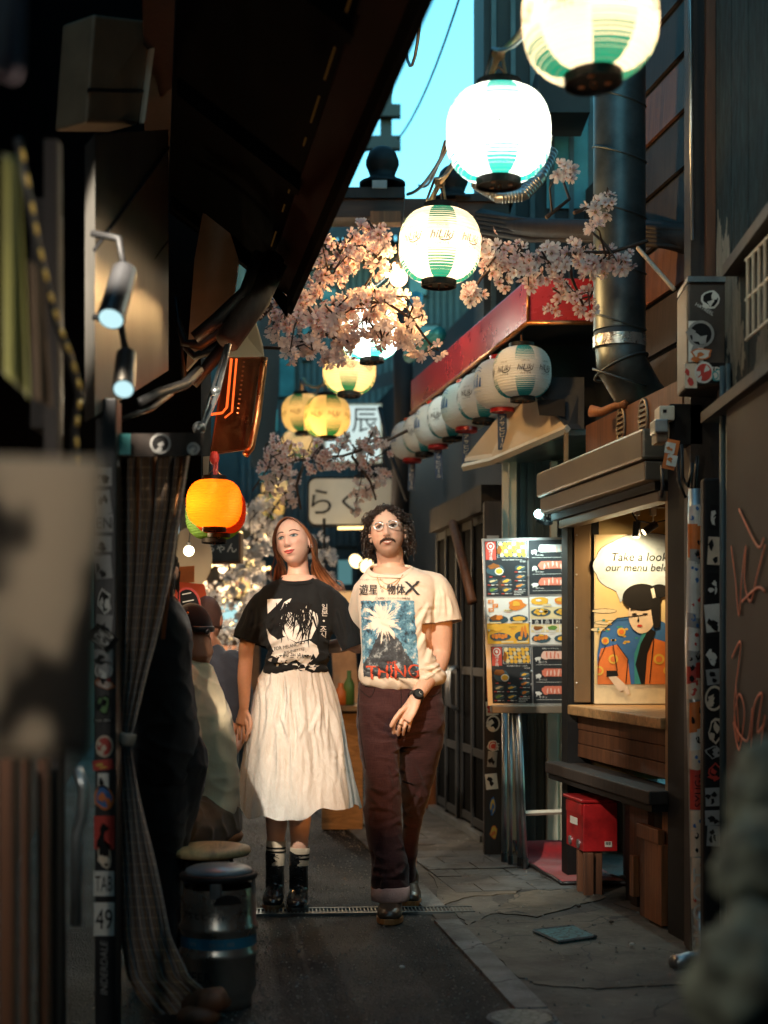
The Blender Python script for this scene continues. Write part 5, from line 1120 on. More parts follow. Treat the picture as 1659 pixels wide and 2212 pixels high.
def on_keg(b, txt, z, h, a0, lift=.001, sx=1.0):
    vs, fs, asp = text2d(txt); b.add([kg + V(((r + lift) * math.cos(a0 + x * h * sx / r), (r + lift) * math.sin(a0 + x * h * sx / r), z + y * h)) for x, y in vs], fs)
b = MB(); b.lathe([(r + .0008, .205), (r + .0008, .240)], 48, kg); o = part('label_band', b, kt, pm('blue_band', (.02, .16, .26), .4), smooth=True)
b = MB(); b.m(M['print_grey']); on_keg(b, '生ビール  樽詰', .222, .012, -PI / 2 + .2, .0015); on_keg(b, '飲用', .222, .012, -PI / 2 - .6, .0015); part('band_lettering', b, kt, fix=False)
b = MB(); b.m(M['ink']); on_keg(b, 'アサヒビール', .315, .024, -PI / 2 - .35); on_keg(b, 'BEER', .115, .032, -PI / 2 - .45); on_keg(b, 'アサヒ', .315, .020, -PI / 2 + .9); part('stencil', b, kt, fix=False)
b = MB(); vs = []
for i in range(9):
    for j in range(5): a = -PI / 2 + .35 + (i / 8 - .5) * .8; vs.append(kg + V(((r - .004 + .006) * math.cos(a), (r + .002) * math.sin(a), .352 + (j / 4) * .032 * math.sin(PI * i / 8) ** .5)))
b.add(vs, [(i * 5 + j, i * 5 + 5 + j, i * 5 + 6 + j, i * 5 + 1 + j) for i in range(8) for j in range(4)]); part('hand_hole', b, kt, M['ink'], fix=False)
sc = W(452, 1832, 5.2); stl = thing('wooden_stool', 'round stool with a pale wooden seat behind the keg', 'stool', (sc.x, sc.y, 0))
b = MB(); b.lathe([(.001, .462), (.12, .462), (.148, .455), (.153, .442), (.148, .430), (.12, .424), (.001, .424)], 44, (sc.x, sc.y, 0)); part('seat', b, stl, wood('pale_seat_wood', (.62, .43, .20), .45, (9, 1.2, 9)), smooth=True)
b = MB(); b.lathe([(.001, .423), (.075, .423), (.075, .395), (.001, .395)], 24, (sc.x, sc.y, 0)); part('collar', b, stl, M['blackm'])
for a in (.7, 2.27, 3.84, 5.41): b = MB(); b.tube([(sc.x + .09 * math.cos(a), sc.y + .09 * math.sin(a), .42), (sc.x + .14 * math.cos(a), sc.y + .14 * math.sin(a), 0)], .012, 8); part('leg', b, stl, M['blackm'], smooth=True)
# copper hood sign box, slanted boards and drooping cables
hd = thing('copper_hood', 'copper edged sign box with glowing red strips above the orange lantern', 'sign', W(510, 820, 6.0))
F_ = [W(490, 770, 5.9), W(566, 775, 6.0), W(548, 985, 6.0), W(468, 985, 5.9)]; T_ = [W(498, 690, 6.4), W(540, 655, 6.4)]
b = MB(); b.hexa([W(452, 985, 5.8), W(540, 972, 6.0), W(552, 965, 6.6), W(480, 968, 6.6), W(484, 772, 5.85), W(568, 770, 6.05), W(566, 765, 6.6), W(500, 762, 6.6)]); o = part('box', b, hd, pm('dark_copper', (.20, .07, .025), .3, .8, var=.4, scale=6, bump=.4, bscale=25)); bevel(o, .012)
b = MB(); b.poly([W(482, 772, 5.83), W(570, 771, 6.03), W(566, 740, 6.1), W(536, 640, 6.3), W(500, 690, 6.2)], (0, .05, 0)); part('cream_top', b, hd, M['creamwall'])
b = MB(); b.tube([W(571, 772, 6.0), W(568, 800, 6.0), W(556, 900, 5.98), W(542, 968, 5.97), W(530, 982, 5.95)], .016, 8); part('copper_rim', b, hd, M['copper'], smooth=True)
M['neon'] = glow('red_neon', (1, .10, .015), 2.2)
b = MB(); b.tube([W(500, 775, 5.80), W(490, 880, 5.78), W(480, 892, 5.78), W(450, 896, 5.74)], .005, 6); b.tube([W(511, 775, 5.82), W(501, 890, 5.80), W(486, 902, 5.78)], .004, 6); part('neon_strip', b, hd, M['neon'], smooth=True)
b = MB()
for k in range(12): b.box(W(527 - k * 1.2, 782 + k * 10, 5.86), (.008, .004, .006))
part('rivets', b, hd, M['copper'], kind='stuff')
lamp('neon_light', 'POINT', W(492, 880, 5.70), 1.2, (1, .2, .05), hd, .05)
b = MB(); b.poly([W(402, 800, 6.3), W(500, 690, 6.3), W(515, 560, 6.3), W(490, 480, 6.3), W(438, 460, 6.3), W(420, 560, 6.3)], (0, .04, 0)); solo('slanted_board', b, pm('grey_cream_panel', (.28, .25, .20), .6, var=.25, scale=4), W(430, 700, 6.3), label='pale slanted panel hanging under the black awning', cat='panel')
b = MB(); b.poly([W(498, 500, 6.4), W(516, 560, 6.4), W(512, 600, 6.4), W(500, 560, 6.4)], (0, .02, 0)); solo('blue_strip', b, M['print_teal'], W(500, 550, 6.4), label='thin blue edge strip beside the pale slanted panel', cat='strip')
cbg = thing('cable_bundle', 'thick dark bundle of cables drooping beside the copper sign box', 'cables', W(480, 750, 5.8))
for k, pts in enumerate(([(600, 560), (560, 640), (520, 700), (470, 750), (420, 770), (390, 740), (380, 640)], [(610, 570), (570, 650), (510, 720), (450, 790), (420, 830), (398, 820), (385, 700)], [(575, 560), (540, 640), (480, 710), (430, 745), (398, 740), (384, 690)], [(560, 545), (530, 630), (470, 690), (420, 730)])):
    b = MB(); b.tube([W(x, y, 5.9 - .05 * k) for x, y in pts], [.022, .026, .03, .026, .018, .012, .01][:len(pts)], 8); part('cable', b, cbg, M['cable'], smooth=True)
b = MB(); b.tube([W(590, 560, 5.9), W(556, 640, 5.8), W(490, 740, 5.7)], [.05, .06, .05], 10); part('wrap', b, cbg, M['woodd'], smooth=True)
b = MB(); b.tube([W(495, 745, 5.6), W(470, 850, 5.4), W(437, 925, 5.3), W(425, 965, 5.2)], .010, 8); b.ball(W(465, 845, 5.4), .02, 8, 6); b.ball(W(430, 925, 5.28), .026, 8, 6); b.tube([W(488, 745, 5.6), W(432, 930, 5.28)], .006, 6); solo('curtain_bracket', b, M['galv'], W(450, 880, 5.4), True, label='slim metal rod with round joints below the copper sign box', cat='rod')
b = MB(); b.tube([W(300, 870, 4.6), W(340, 850, 4.8), W(400, 830, 5.0), W(430, 800, 5.3)], .018, 8); b.tube([W(262, 905, 4.5), W(330, 880, 4.7), W(370, 850, 4.9)], .01, 8); solo('hanging_hose', b, M['cable'], W(340, 850, 4.8), True, label='dark hoses sagging above the stickered cross bar', cat='hose')
# lumpy cloth bags close to the lens, lower right
M['camo'] = pm('grey_green_cloth', (.085, .095, .068), .9, var=.95, scale=13, bump=.3, bscale=40)
def bag(px, py, Y, rx, ry, rz, label, k):
    c = W(px, py, Y); b = MB(); b.ball(c, (rx, ry, rz), 28, 20); o = solo('cloth_bag', b, M['camo'], c, True, label=label, cat='bag', group='cloth bags near the lens')
    for v in o.data.vertices:
        d = v.co.normalized(); f = 1 + .30 * noise.noise(d * 2.6 + V((k, 0, 0))) + .10 * noise.noise(d * 6 + V((0, k, 0))); v.co *= f
bag(1668, 1720, 1.9, .055, .07, .075, 'topmost blurred grey green cloth bag at the right edge', 1)
bag(1655, 1880, 1.8, .062, .08, .072, 'middle blurred grey green cloth bag at the right edge', 5)
bag(1650, 2120, 1.7, .085, .1, .085, 'lowest and biggest blurred cloth bag in the bottom right corner', 9)
b = MB(); c = W(1660, 2200, 1.8); b.box((c.x + .10, 1.95, (c.z - .12) / 2), (.26, .3, c.z - .12)); solo('bag_crate', b, M['woodd'], (c.x + .1, 1.95, 0), label='dark crate under the blurred cloth bags', cat='crate')
# ------------------------------------------------------------------ wooden gate across the alley, pole, far buildings
gt = thing('alley_gate', 'dark wooden gate beam with rounded finials crossing over the alley', 'gate', W(890, 450, 8.4))
def fbox(b, x0, y0, x1, y1, Y, d): a, c = W(x0, y1, Y), W(x1, y0, Y); return b.box(((a.x + c.x) / 2, Y + d / 2, (a.z + c.z) / 2), (abs(c.x - a.x), d, abs(c.z - a.z)))
b = MB(); fbox(b, 660, 428, 1100, 470, 8.4, .2); o = part('beam', b, gt, M['beamw']); bevel(o, .008)
b = MB(); fbox(b, 640, 404, 875, 427, 8.38, .24); o = part('cap_beam', b, gt, M['woodd'])
b = MB(); fbox(b, 985, 418, 1110, 434, 8.38, .24); part('cap_beam', b, gt, M['woodd'])
b = MB(); fbox(b, 800, 456, 866, 480, 8.36, .1); part('carved_block', b, gt, M['woodo'])  # orange wood colour stands for warm light on the underside
b = MB(); fbox(b, 1000, 484, 1086, 520, 8.36, .1); part('carved_block', b, gt, M['beamw'])
for px, py, s in ((826, 402, 1.0), (978, 436, .92)):
    c = W(px, py, 8.45); k = s * 8.45 / FPX
    b = MB(); b.lathe([(x * k, z * k) for x, z in ((50, 0), (50, 6), (36, 8), (32, 16), (26, 18), (30, 30), (36, 44), (36, 54), (30, 70), (20, 80), (8, 85), (.1, 86))], 26, c); part('finial', b, gt, M['blackm'], smooth=True)
b = MB(); a = W(820, 398, 8.2); b.box(a, (.085, .01, .045)); part('plate', b, gt, M['print_grey'])
bmt = MB(); bmt.tube([W(1040, 470, 8.3), W(1130, 492, 7.9), W(1280, 500, 7.4), W(1400, 500, 7.0), W(1500, 520, 6.6)], [.05, .055, .06, .06, .07], 10)
for k in range(5): bmt.tube([W(1030, 462 + 9 * k, 8.2), W(1150, 478 + 10 * k, 7.8), W(1300, 482 + 9 * k, 7.3), W(1480, 498 + 9 * k, 6.6)], .016, 6)
solo('branch_beam', bmt, M['woodd'], W(1250, 500, 7.4), True, label='thick dark bundle of branches and cables running from the gate to the right wall', cat='branch')
b = MB(); b.tube([W(1378, 536, 6.5), W(1456, 625, 6.0)], .010, 8); solo('stay_rod', b, M['creamwall'], W(1378, 536, 6.5), True, label='thin slanting rod above the stickered utility box', cat='rod')
hz = MB(); hz.tube([W(1030, 395, 7.7), W(1080, 425, 7.6), W(1130, 420, 7.6), W(1165, 385, 7.6), W(1190, 330, 7.7)], .035, 14)
for i in range(30):
    t = i / 29; pts = [W(1030, 395, 7.7), W(1080, 425, 7.6), W(1130, 420, 7.6), W(1165, 385, 7.6), W(1190, 330, 7.7)]; j = min(3, int(t * 4)); f = t * 4 - j; c = pts[j].lerp(pts[j + 1], f); d = (pts[j + 1] - pts[j]).normalized()
    hz.tube([c - d * .004, c + d * .004], .039, 12)
solo('corrugated_hose', hz, M['galv'], W(1110, 420, 7.6), True, label='grey corrugated hose curving below the dazzling white lantern', cat='hose')
up_ = thing('utility_pole', 'dark utility pole with two cross arms against the turquoise sky', 'utility pole', (W(834, 0, 14).x, 14, 0))
b = MB(); fbox(b, 821, -60, 847, 420, 14, .12); part('pole', b, up_, M['black'])
for y0, y1, x0, x1 in ((224, 250, 740, 866), (292, 320, 740, 866)): b = MB(); fbox(b, x0, y0, x1, y1, 13.9, .1); part('cross_arm', b, up_, M['black'])
for p0, p1, sg_, r_, lab in ((W(1010, -60, 10), W(860, 300, 13.8), .15, .010, 'long thin wire running from the top edge down to the utility pole'), (W(915, -30, 6), W(870, 66, 7), .25, .008, 'short looping wire at the edge of the black awning'), (W(970, 310, 6.5), W(880, 420, 8.3), .05, .010, 'thicker frayed wire from the dazzling lantern to the gate'), (W(962, 305, 6.5), W(905, 400, 8.3), .08, .007, 'thinner wire beside the frayed one above the gate')):
    b = MB(); b.tube(sag(p0, p1, sg_), r_, 5); solo('overhead_wire', b, M['cable'], p0, True, label=lab, cat='wire')
fb = thing('far_building', 'teal boarded house front closing the far end of the alley', 'building', (-.6, 18, 0))
b = MB(); fbox(b, 330, 520, 1100, 1590, 18, .3); part('wall', b, fb, M['teal'])
for k in range(34):
    b = MB(); x = 520 + k * 14; fbox(b, x, 500, x + 10.5, 1180, 17.94, .05); part('board', b, fb, M['tealb'])
b = MB(); b.hexa([W(600, 520, 17.4), W(1100, 500, 17.4), W(1100, 500, 19), W(600, 520, 19), W(620, 470, 18), W(1100, 425, 18), W(1100, 425, 19), W(620, 470, 19)]); part('roof', b, fb, M['dark'])
for x0, y0, x1, y1 in ((600, 770, 640, 860), (690, 620, 730, 700), (900, 700, 950, 800), (650, 690, 672, 780), (880, 560, 925, 640)):
    b = MB(); fbox(b, x0, y0, x1, y1, 17.9, .04); wf = part('window', b, fb, M['woodd']); b = MB(); fbox(b, x0 + 4, y0 + 4, x1 - 4, y1 - 4, 17.88, .015); part('pane', b, wf, pm('teal_pane', (.05, .16, .18), .15))
M['tealglow'] = glow('lit_teal_window', (.10, .55, .60), .28)
for x0, y0, x1, y1 in ((580, 870, 588, 960), (596, 885, 600, 930), (560, 1000, 575, 1040), (700, 640, 720, 690)):
    b = MB(); fbox(b, x0, y0, x1, y1, 17.85, .01); part('window', b, fb, M['tealglow'])
b = MB(); b.tube([W(868, 640, 12), W(872, 900, 12), W(862, 1160, 12), W(860, 1560, 12)], [.09, .08, .08, .09], 12); b.tube([W(820, 880, 11.8), W(850, 1000, 11.6), W(880, 1080, 11.4)], .02, 6); solo('tree_trunk', b, M['woodd'], (W(868, 0, 12).x, 12, 0), True, label='dark trunk standing behind the white sign left of the awning', cat='trunk')
b = MB(); b.hexa([W(560, 640, 10.5), W(612, 640, 10.5), W(590, 1010, 10.5), W(540, 1010, 10.5), W(560, 640, 10.9), W(612, 640, 10.9), W(590, 1010, 10.9), W(540, 1010, 10.9)]); solo('slanted_screen', b, M['teal'], W(570, 1000, 10.5), label='dark teal slanted screen left of the yellow striped lantern', cat='screen')
b = MB(); b.hexa([W(600, 875, 13), W(850, 800, 13), W(850, 830, 13), W(600, 905, 13), W(600, 875, 13.2), W(850, 800, 13.2), W(850, 830, 13.2), W(600, 905, 13.2)]); solo('far_beam', b, M['teal'], W(720, 850, 13), label='slanting blue beam behind the yellow striped lantern', cat='beam')
bl = MB(); bl.tube([W(900, 640, 11), W(886, 760, 10.6), W(945, 735, 10)], .05, 8); bl.tube([W(884, 770, 10.5), W(950, 720, 9.8)], .05, 8); solo('teal_pipe', bl, M['print_teal'], W(900, 760, 10.5), True, label='teal pipe running behind the red awning\'s far end', cat='pipe')
rbd = thing('rear_building', 'dark buildings closing the alley behind the photographer', 'building', (0, -7, 0))
b = MB(); b.box((0, -7, 3.5), (12, .3, 7)); part('wall', b, rbd, M['dark'])
for x in (-1.1, 2.0): b = MB(); b.box((x + (-.2 if x < 0 else .2), -2.6, 2.75), (.3, 8.6, 5.5)); part('side_wall', b, rbd, M['woodd'])
# signs at the far end
def signbox(name, label, cat, x0, y0, x1, y1, Y, mat, frame, txt, tpos, th, rad=0, tmat='ink', parts=True, sx=1.0):
    t = thing(name, label, cat, W((x0 + x1) / 2, y1, Y)); b = MB(); pts = []
    if rad:
        for cx, cy, a0 in ((x1 - rad, y1 - rad, 0), (x0 + rad, y1 - rad, PI / 2), (x0 + rad, y0 + rad, PI), (x1 - rad, y0 + rad, 1.5 * PI)):
            for i in range(6): a = a0 + i * PI / 10; pts.append((cx + rad * math.cos(a), cy + rad * math.sin(a)))
    else: pts = [(x0, y0), (x1, y0), (x1, y1), (x0, y1)]
    b.poly([W(x, y, Y) for x, y in pts], (0, .18, 0)); part('frame', b, t, M[frame])
    k = 1 - 8 / (x1 - x0); ky_ = 1 - 8 / (y1 - y0); mx, my = (x0 + x1) / 2, (y0 + y1) / 2
    b = MB(); b.poly([W(mx + (x - mx) * k, my + (y - my) * ky_, Y - .012) for x, y in pts], (0, .01, 0)); part('face', b, t, mat)
    if txt:
        b = MB(); b.m(M[tmat]); put_text(b, txt, W(tpos[0], tpos[1], Y - .018), (1, 0, 0), (0, 0, 1), h=th * Y / FPX, sx=sx); part('lettering', b, t, fix=False)
    return t
s1 = signbox('lit_sign', 'glowing white sign with one large black kanji behind the yellow lantern', 'sign', 700, 872, 825, 1000, 15, glow('white_sign_face', (.80, 1, .96), .85), 'creamwall', '辰', (788, 908), 52)
lamp('sign_light', 'POINT', W(770, 940, 14.6), 10, (.8, 1, .96), s1, .2)
s2 = signbox('rounded_sign', 'grey rounded sign with brushed hiragana behind the blossoms over the couple', 'sign', 664, 1030, 870, 1136, 12.6, pm('grey_sign_face', (.42, .40, .34), .5, var=.15, scale=2), 'blackm', 'らく', (722, 1084), 56, 16)
b = MB(); b.tube([W(730, 1141, 12.5), W(800, 1140, 12.5)], .012, 6); part('under_light', b, s2, glow('warm_tube', (1, .62, .2), 5)); lamp('sign_light', 'POINT', W(740, 1060, 12.0), 4, (1, .85, .65), s2, .1)
s3 = signbox('blackboard', 'blackboard with white hiragana under the coloured lanterns at left', 'sign', 436, 1150, 520, 1216, 9.4, pm('slate', (.02, .025, .026), .5), 'wood', 'ちゃん', (478, 1184), 20, tmat='white')
def litsign(x0, y0, x1, y1, Y, col, st, label, txt=None, th=0):
    t = thing('lit_sign', label, 'sign', W((x0 + x1) / 2, y1, Y), 'lit signs at the far stalls'); b = MB(); fbox(b, x0 - 2, y0 - 2, x1 + 2, y1 + 2, Y + .01, .08); part('frame', b, t, M['woodd']); b = MB(); fbox(b, x0, y0, x1, y1, Y, .009); part('face', b, t, glow('lit_face', col, st))
    if txt: b = MB(); b.m(M['print_red']); put_text(b, txt, W((x0 + x1) / 2, (y0 + y1) / 2, Y - .005), (1, 0, 0), (0, 0, 1), h=th * Y / FPX); part('lettering', b, t, fix=False)
litsign(482, 1246, 540, 1292, 13, (1, .62, .22), 1.3, 'warm lit sign below the blackboard, seen through white blossoms', '酒', 26)
litsign(446, 1300, 520, 1362, 14, (.60, 1, 1), .9, 'cold white lit shop window left of the woman\'s shoulder')
litsign(500, 1175, 560, 1240, 14.5, (1, .68, .28), .9, 'warm lit window behind the white blossoms right of the blackboard')
litsign(472, 1395, 520, 1440, 14, (1, .40, .18), .8, 'orange lit stall front behind the woman\'s right sleeve')
litsign(372, 1120, 386, 1170, 9.6, (.8, 1, 1), 1.0, 'narrow cold light strip beside the curtain edge')
litsign(730, 1210, 760, 1262, 15, (.16, .40, .42), .5, 'dim teal lit doorway between the two heads')
litsign(728, 1278, 790, 1318, 14, (1, .55, .22), .8, 'warm lit stall behind the man\'s right shoulder')
litsign(460, 1060, 500, 1100, 15, (.7, 1, 1), .6, 'cold lit panel right of the orange lantern')
for px, py, ang, lab in ((769, 1212, .75, 'left of two warm clip spotlights behind the man\'s shoulder'), (792, 1222, -.9, 'right of two warm clip spotlights behind the man\'s shoulder')):
    Y = 10.5; c = W(px, py, Y); t = thing('clip_spotlight', lab, 'spotlight', c, 'warm clip spotlights'); d = V((math.sin(ang) * -.6, -.8, -.35)).normalized()
    b = MB(); b.tube([c - d * .16, c - d * .12, c], [.025, .03, .062], 20); part('housing', b, t, M['blackm'], smooth=True); b = MB(); b.tube([c + d * .001, c + d * .004], .055, 20); part('lens', b, t, glow('warm_lens', (1, .70, .32), 4)); lamp('spot_light', 'SPOT', c + d * .05, 10, (1, .65, .3), t, .05, spot_size=1.9).rotation_euler = d.to_track_quat('-Z', 'Y').to_euler()
# red noren, round sign, counter and hanging things of the far left stall
def drape(name, label, cat, pts, mat, th=.02): b = MB(); b.poly([W(*p) for p in pts], (0, th, 0)); return solo(name, b, mat, W(*pts[-1]), label=label, cat=cat)
drape('red_noren', 'bright red orange cloth hanging behind the standing person in black', 'noren', [(368, 1255, 7.2), (440, 1262, 7.4), (446, 1290, 7.4), (424, 1330, 7.4), (368, 1330, 7.2)], pm('red_cloth', (.55, .07, .02), .8))
tt = thing('round_fan_sign', 'dark rounded sign with white strokes and a red rim behind the black cap', 'sign', W(410, 1330, 7.0)); b = MB(); b.poly([W(404 + 30 * math.cos(a), 1312 + 44 * math.sin(a), 7.0 + .02 * math.cos(a)) for a in np.linspace(0, 2 * PI, 20)[:-1]], (0, .02, 0)); part('rim', b, tt, M['print_red']); b = MB(); b.poly([W(404 + 26 * math.cos(a), 1312 + 39 * math.sin(a), 6.99) for a in np.linspace(0, 2 * PI, 20)[:-1]], (0, .005, 0)); part('face', b, tt, M['ink'])
b = MB(); b.m(M['white']); put_text(b, '二\n日', W(408, 1305, 6.98), (1, 0, .2), (-.2, 0, 1), h=.11); part('lettering', b, tt, fix=False)
drape('round_wall_disc', 'big pale beige disc on the wall behind the bare bulb', 'disc', [(412 + 46 * math.cos(a), 1205 + 66 * math.sin(a), 8.6) for a in np.linspace(0, 2 * PI, 25)[:-1]], M['creamwall'])
drape('orange_poster', 'orange lettered poster hanging under the bare bulb', 'poster', [(376, 1225, 8.0), (420, 1222, 8.0), (420, 1258, 8.0), (376, 1262, 8.0)], M['print_orange'], .004)
drape('white_strip', 'white lettered strip under the copper sign box', 'sign', [(402, 990, 6.8), (452, 985, 6.9), (448, 1040, 6.9), (404, 1044, 6.8)], M['print_grey'], .01)
ct = thing('stall_counter', 'warm lit wooden stall counter between the woman and the man', 'counter', W(750, 1700, 9.0))
b = MB(); a, c = W(690, 1530, 9), W(800, 1522, 9); b.box(((a.x + c.x) / 2, 9.2, a.z), (c.x - a.x, .5, .03)); o = part('table_top', b, ct, M['bronze'])
b = MB(); b.box(((a.x + c.x) / 2 - .02, 9.25, a.z / 2), (c.x - a.x - .06, .3, a.z - .02)); part('front', b, ct, M['woodh'])
drape('paper_sheet', 'pale sheet draped behind the counter between the couple', 'sheet', [(716, 1395, 9.6), (768, 1400, 9.6), (776, 1520, 9.6), (722, 1520, 9.6)], pm('pale_sheet', (.55, .36, .22), .7, var=.3))
bk = [('bottle', 754, 1518, .035, .22, 'print_green', 'green bottle on the counter between the couple'), ('jar', 736, 1520, .045, .14, 'print_orange', 'orange jar on the counter beside the green bottle')]
for nm, px, py, r, h, m, lab in bk:
    c = W(px, py, 9.15); c.z = a.z + .016; b = MB(); b.lathe([(.001, 0), (r, 0), (r, h * .6), (r * .4, h * .8), (r * .4, h), (.001, h)], 14, c); solo(nm, b, M[m], c, True, label=lab, cat=nm)
od = MB(); x0 = W(915, 0, 10.3).x; od.box((x0 + .06, 10.35, .55), (.12, .06, 1.1)); solo('orange_door_edge', od, M['woodo'], (x0, 10.3, 0), label='orange lit door edge behind the man\'s legs', cat='door')
M['stallglow'] = pm('stall_board', (.30, .14, .06), .7, var=.4)
b = MB(); fbox(b, 380, 1090, 560, 1560, 15.5, .1); solo('stall_wall', b, M['stallglow'], W(470, 1560, 15.5), label='brown stall wall behind the white blossoms at the left', cat='wall')
for i, (x, y, Y, p, col) in enumerate(((480, 1230, 12.0, 40, (1, .72, .42)), (540, 1330, 12.5, 45, (1, .9, .75)), (760, 1400, 9.9, 6, (1, .55, .22)), (430, 1420, 8.6, 8, (1, .45, .15)))):  # first two are bulbs added to light the white blossoms
    bulb_thing(W(x, y, Y), .03, col, 10, p, ['small far bulb inside the white blossom cloud', 'far bulb at the lower edge of the white blossoms', 'small warm bulb over the counter between the couple', 'stall bulb behind the back of the black cap'][i], 'far stall bulbs')
bulb_thing(W(305, 1130, 6.2), .03, (1, .66, .34), 5, 12, 'stall bulb hidden behind the checked curtain')  # added unseen bulb, warms the guests from the left
fl_ = thing('fairy_lights', 'string of many tiny golden lights in the white blossom cloud at left', 'lights', W(520, 1250, 12)); b = MB()
for k in range(70): b.ball(W(rnd.gauss(520, 50), rnd.gauss(1250, 75), 11.6 + rnd.random()), rnd.uniform(.010, .024), 6, 4)
part('bulbs', b, fl_, glow('fairy_gold', (1, .62, .22), 8), kind='stuff', smooth=True)
# ------------------------------------------------------------------ artificial cherry blossoms
def petal_mat(name, col, ctr):
    t = NT(name); s = t.node('SeparateXYZ'); t.l.new(t.tc.outputs['Object'], s.inputs[0])
    r = t.math('SQRT', t.math('ADD', t.math('POWER', s.outputs[0], 2), t.math('POWER', s.outputs[1], 2)))
    c = t.mix(t.math('LESS_THAN', r, .0065), t.ramp(t.math('MULTIPLY', r, 38), [(.2, ctr), (.75, col)]), (.30, .16, .03))
    d = t.node('BsdfDiffuse'); tr = t.node('BsdfTranslucent'); t.l.new(c, d.inputs[0]); t.l.new(c, tr.inputs[0]); m = t.node('MixShader'); m.inputs[0].default_value = .38; t.l.new(d.outputs[0], m.inputs[1]); t.l.new(tr.outputs[0], m.inputs[2])
    return t.done(m.outputs[0])
M['petal'] = petal_mat('pink_petal', (.74, .60, .56), (.62, .26, .26)); M['petal2'] = petal_mat('white_petal', (.76, .70, .66), (.66, .42, .40))
def flower_mesh(sd, mat, r=.028):
    q = random.Random(sd); b = MB(); cup = q.uniform(.25, .75)
    for k in range(5):
        a = 2 * PI * k / 5 + q.uniform(-.12, .12); rr = r * q.uniform(.88, 1.1); cu_ = cup + q.uniform(-.2, .25); u = V((math.cos(a), math.sin(a), 0)); w = V((-math.sin(a), math.cos(a), 0))
        P = lambda f, s: u * (rr * f) + w * (rr * s) + V((0, 0, rr * (cu_ * f * f * .8 + abs(s) * .25)))
        b.add([P(.04, 0), P(.45, .30), P(.85, .36), P(1.04, .16), P(.93, 0), P(1.04, -.16), P(.85, -.36), P(.45, -.30)], [(0, 1, 2, 4), (2, 3, 4), (4, 5, 6), (0, 4, 6, 7)])
    b.m(mat); b.mi = [0] * len(b.f); return b.mesh('blossom')
FL = [flower_mesh(i, M['petal']) for i in range(6)]; FW = [flower_mesh(20 + i, M['petal2']) for i in range(4)]
b = MB(); b.add([(0, 0, 0), (.012, .008, .002), (.03, .010, .006), (.045, 0, .0), (.03, -.010, .006), (.012, -.008, .002)], [(0, 1, 2, 3, 4, 5)]); b.m(pm('yellow_leaf', (.42, .30, .03), .5)); b.mi = [0]; LEAF = b.mesh('leaf')
M['twig'] = pm('twig_bark', (.05, .028, .018), .8)
def blossom(label, regions, trunk, Y, n, fl, sc, base, depth=.25, leaves=5, stuff=False, cat='blossom branch'):
    t = thing('blossom_branch', label, cat, base); tw = MB(); pts = []
    for path in trunk:
        p = [W(x, y, Y + (i % 3 - 1) * .05) for i, (x, y) in enumerate(path)]; m_ = len(p)
        tw.tube(p, [.009 * (1 - .6 * i / m_) * (Y / 6.5) ** .5 for i in range(m_)], 6)
        for a, c in zip(p[:-1], p[1:]):
            for k in range(4): pts.append(a.lerp(c, k / 4))
    tot = sum(r[2] * r[3] for r in regions); fls = []
    for cx, cy, rx, ry in regions:
        m_ = max(1, round(n * rx * ry / tot / 4))
        for _ in range(m_):
            a = rnd.uniform(0, 2 * PI); s = math.sqrt(rnd.random()); c = W(cx + rx * s * math.cos(a), cy + ry * s * math.sin(a), Y + rnd.uniform(-depth, depth))
            near = min(pts, key=lambda q: (q - c).length); mid = near.lerp(c, .55) + V((rnd.uniform(-.04, .04), rnd.uniform(-.04, .04), rnd.uniform(0, .06)))
            if (near - c).length > .01: tw.tube([near, mid, c], [.005, .004, .0025], 5); pts.append(mid); pts.append(c)
            for k in range(4):
                o = V((rnd.gauss(0, 1), rnd.gauss(0, 1) - .5, rnd.gauss(0, 1))).normalized(); fls.append((c + o * rnd.uniform(.02, .048) * sc, (o + V((0, -.45, -.15))).normalized(), rnd.uniform(0, 6), rnd.choice(fl), sc * rnd.uniform(.85, 1.15)))
    part('twigs', tw, t, M['twig'], smooth=True)
    one = fls[300:] if not stuff else fls
    if not stuff:
        for p, o, a, me, s in fls[:300]:
            f = link_mesh('blossom', me, t); f.matrix_local = Matrix.Translation(p - base) @ V((0, 0, 1)).rotation_difference(o).to_matrix().to_4x4() @ Matrix.Rotation(a, 4, 'Z') @ Matrix.Scale(s, 4)
    if one:
        bb = MB(); bb.m(fl[0].materials[0])
        for p, o, a, me, s in one:
            mm = Matrix.Translation(p) @ V((0, 0, 1)).rotation_difference(o).to_matrix().to_4x4() @ Matrix.Rotation(a, 4, 'Z') @ Matrix.Scale(s, 4)
            bb.add([mm @ v.co for v in me.vertices], [tuple(q.vertices) for q in me.polygons])
        part('blossoms', bb, t, fix=False, kind='stuff')
    for _ in range(leaves):
        p = rnd.choice(fls)[0]; f = link_mesh('leaf', LEAF, t); f.matrix_local = Matrix.Translation(p - base) @ Matrix.Rotation(rnd.uniform(0, 6), 4, V((rnd.gauss(0, 1), rnd.gauss(0, 1), 1)).normalized()) @ Matrix.Scale(rnd.uniform(.8, 1.3), 4)
    return t
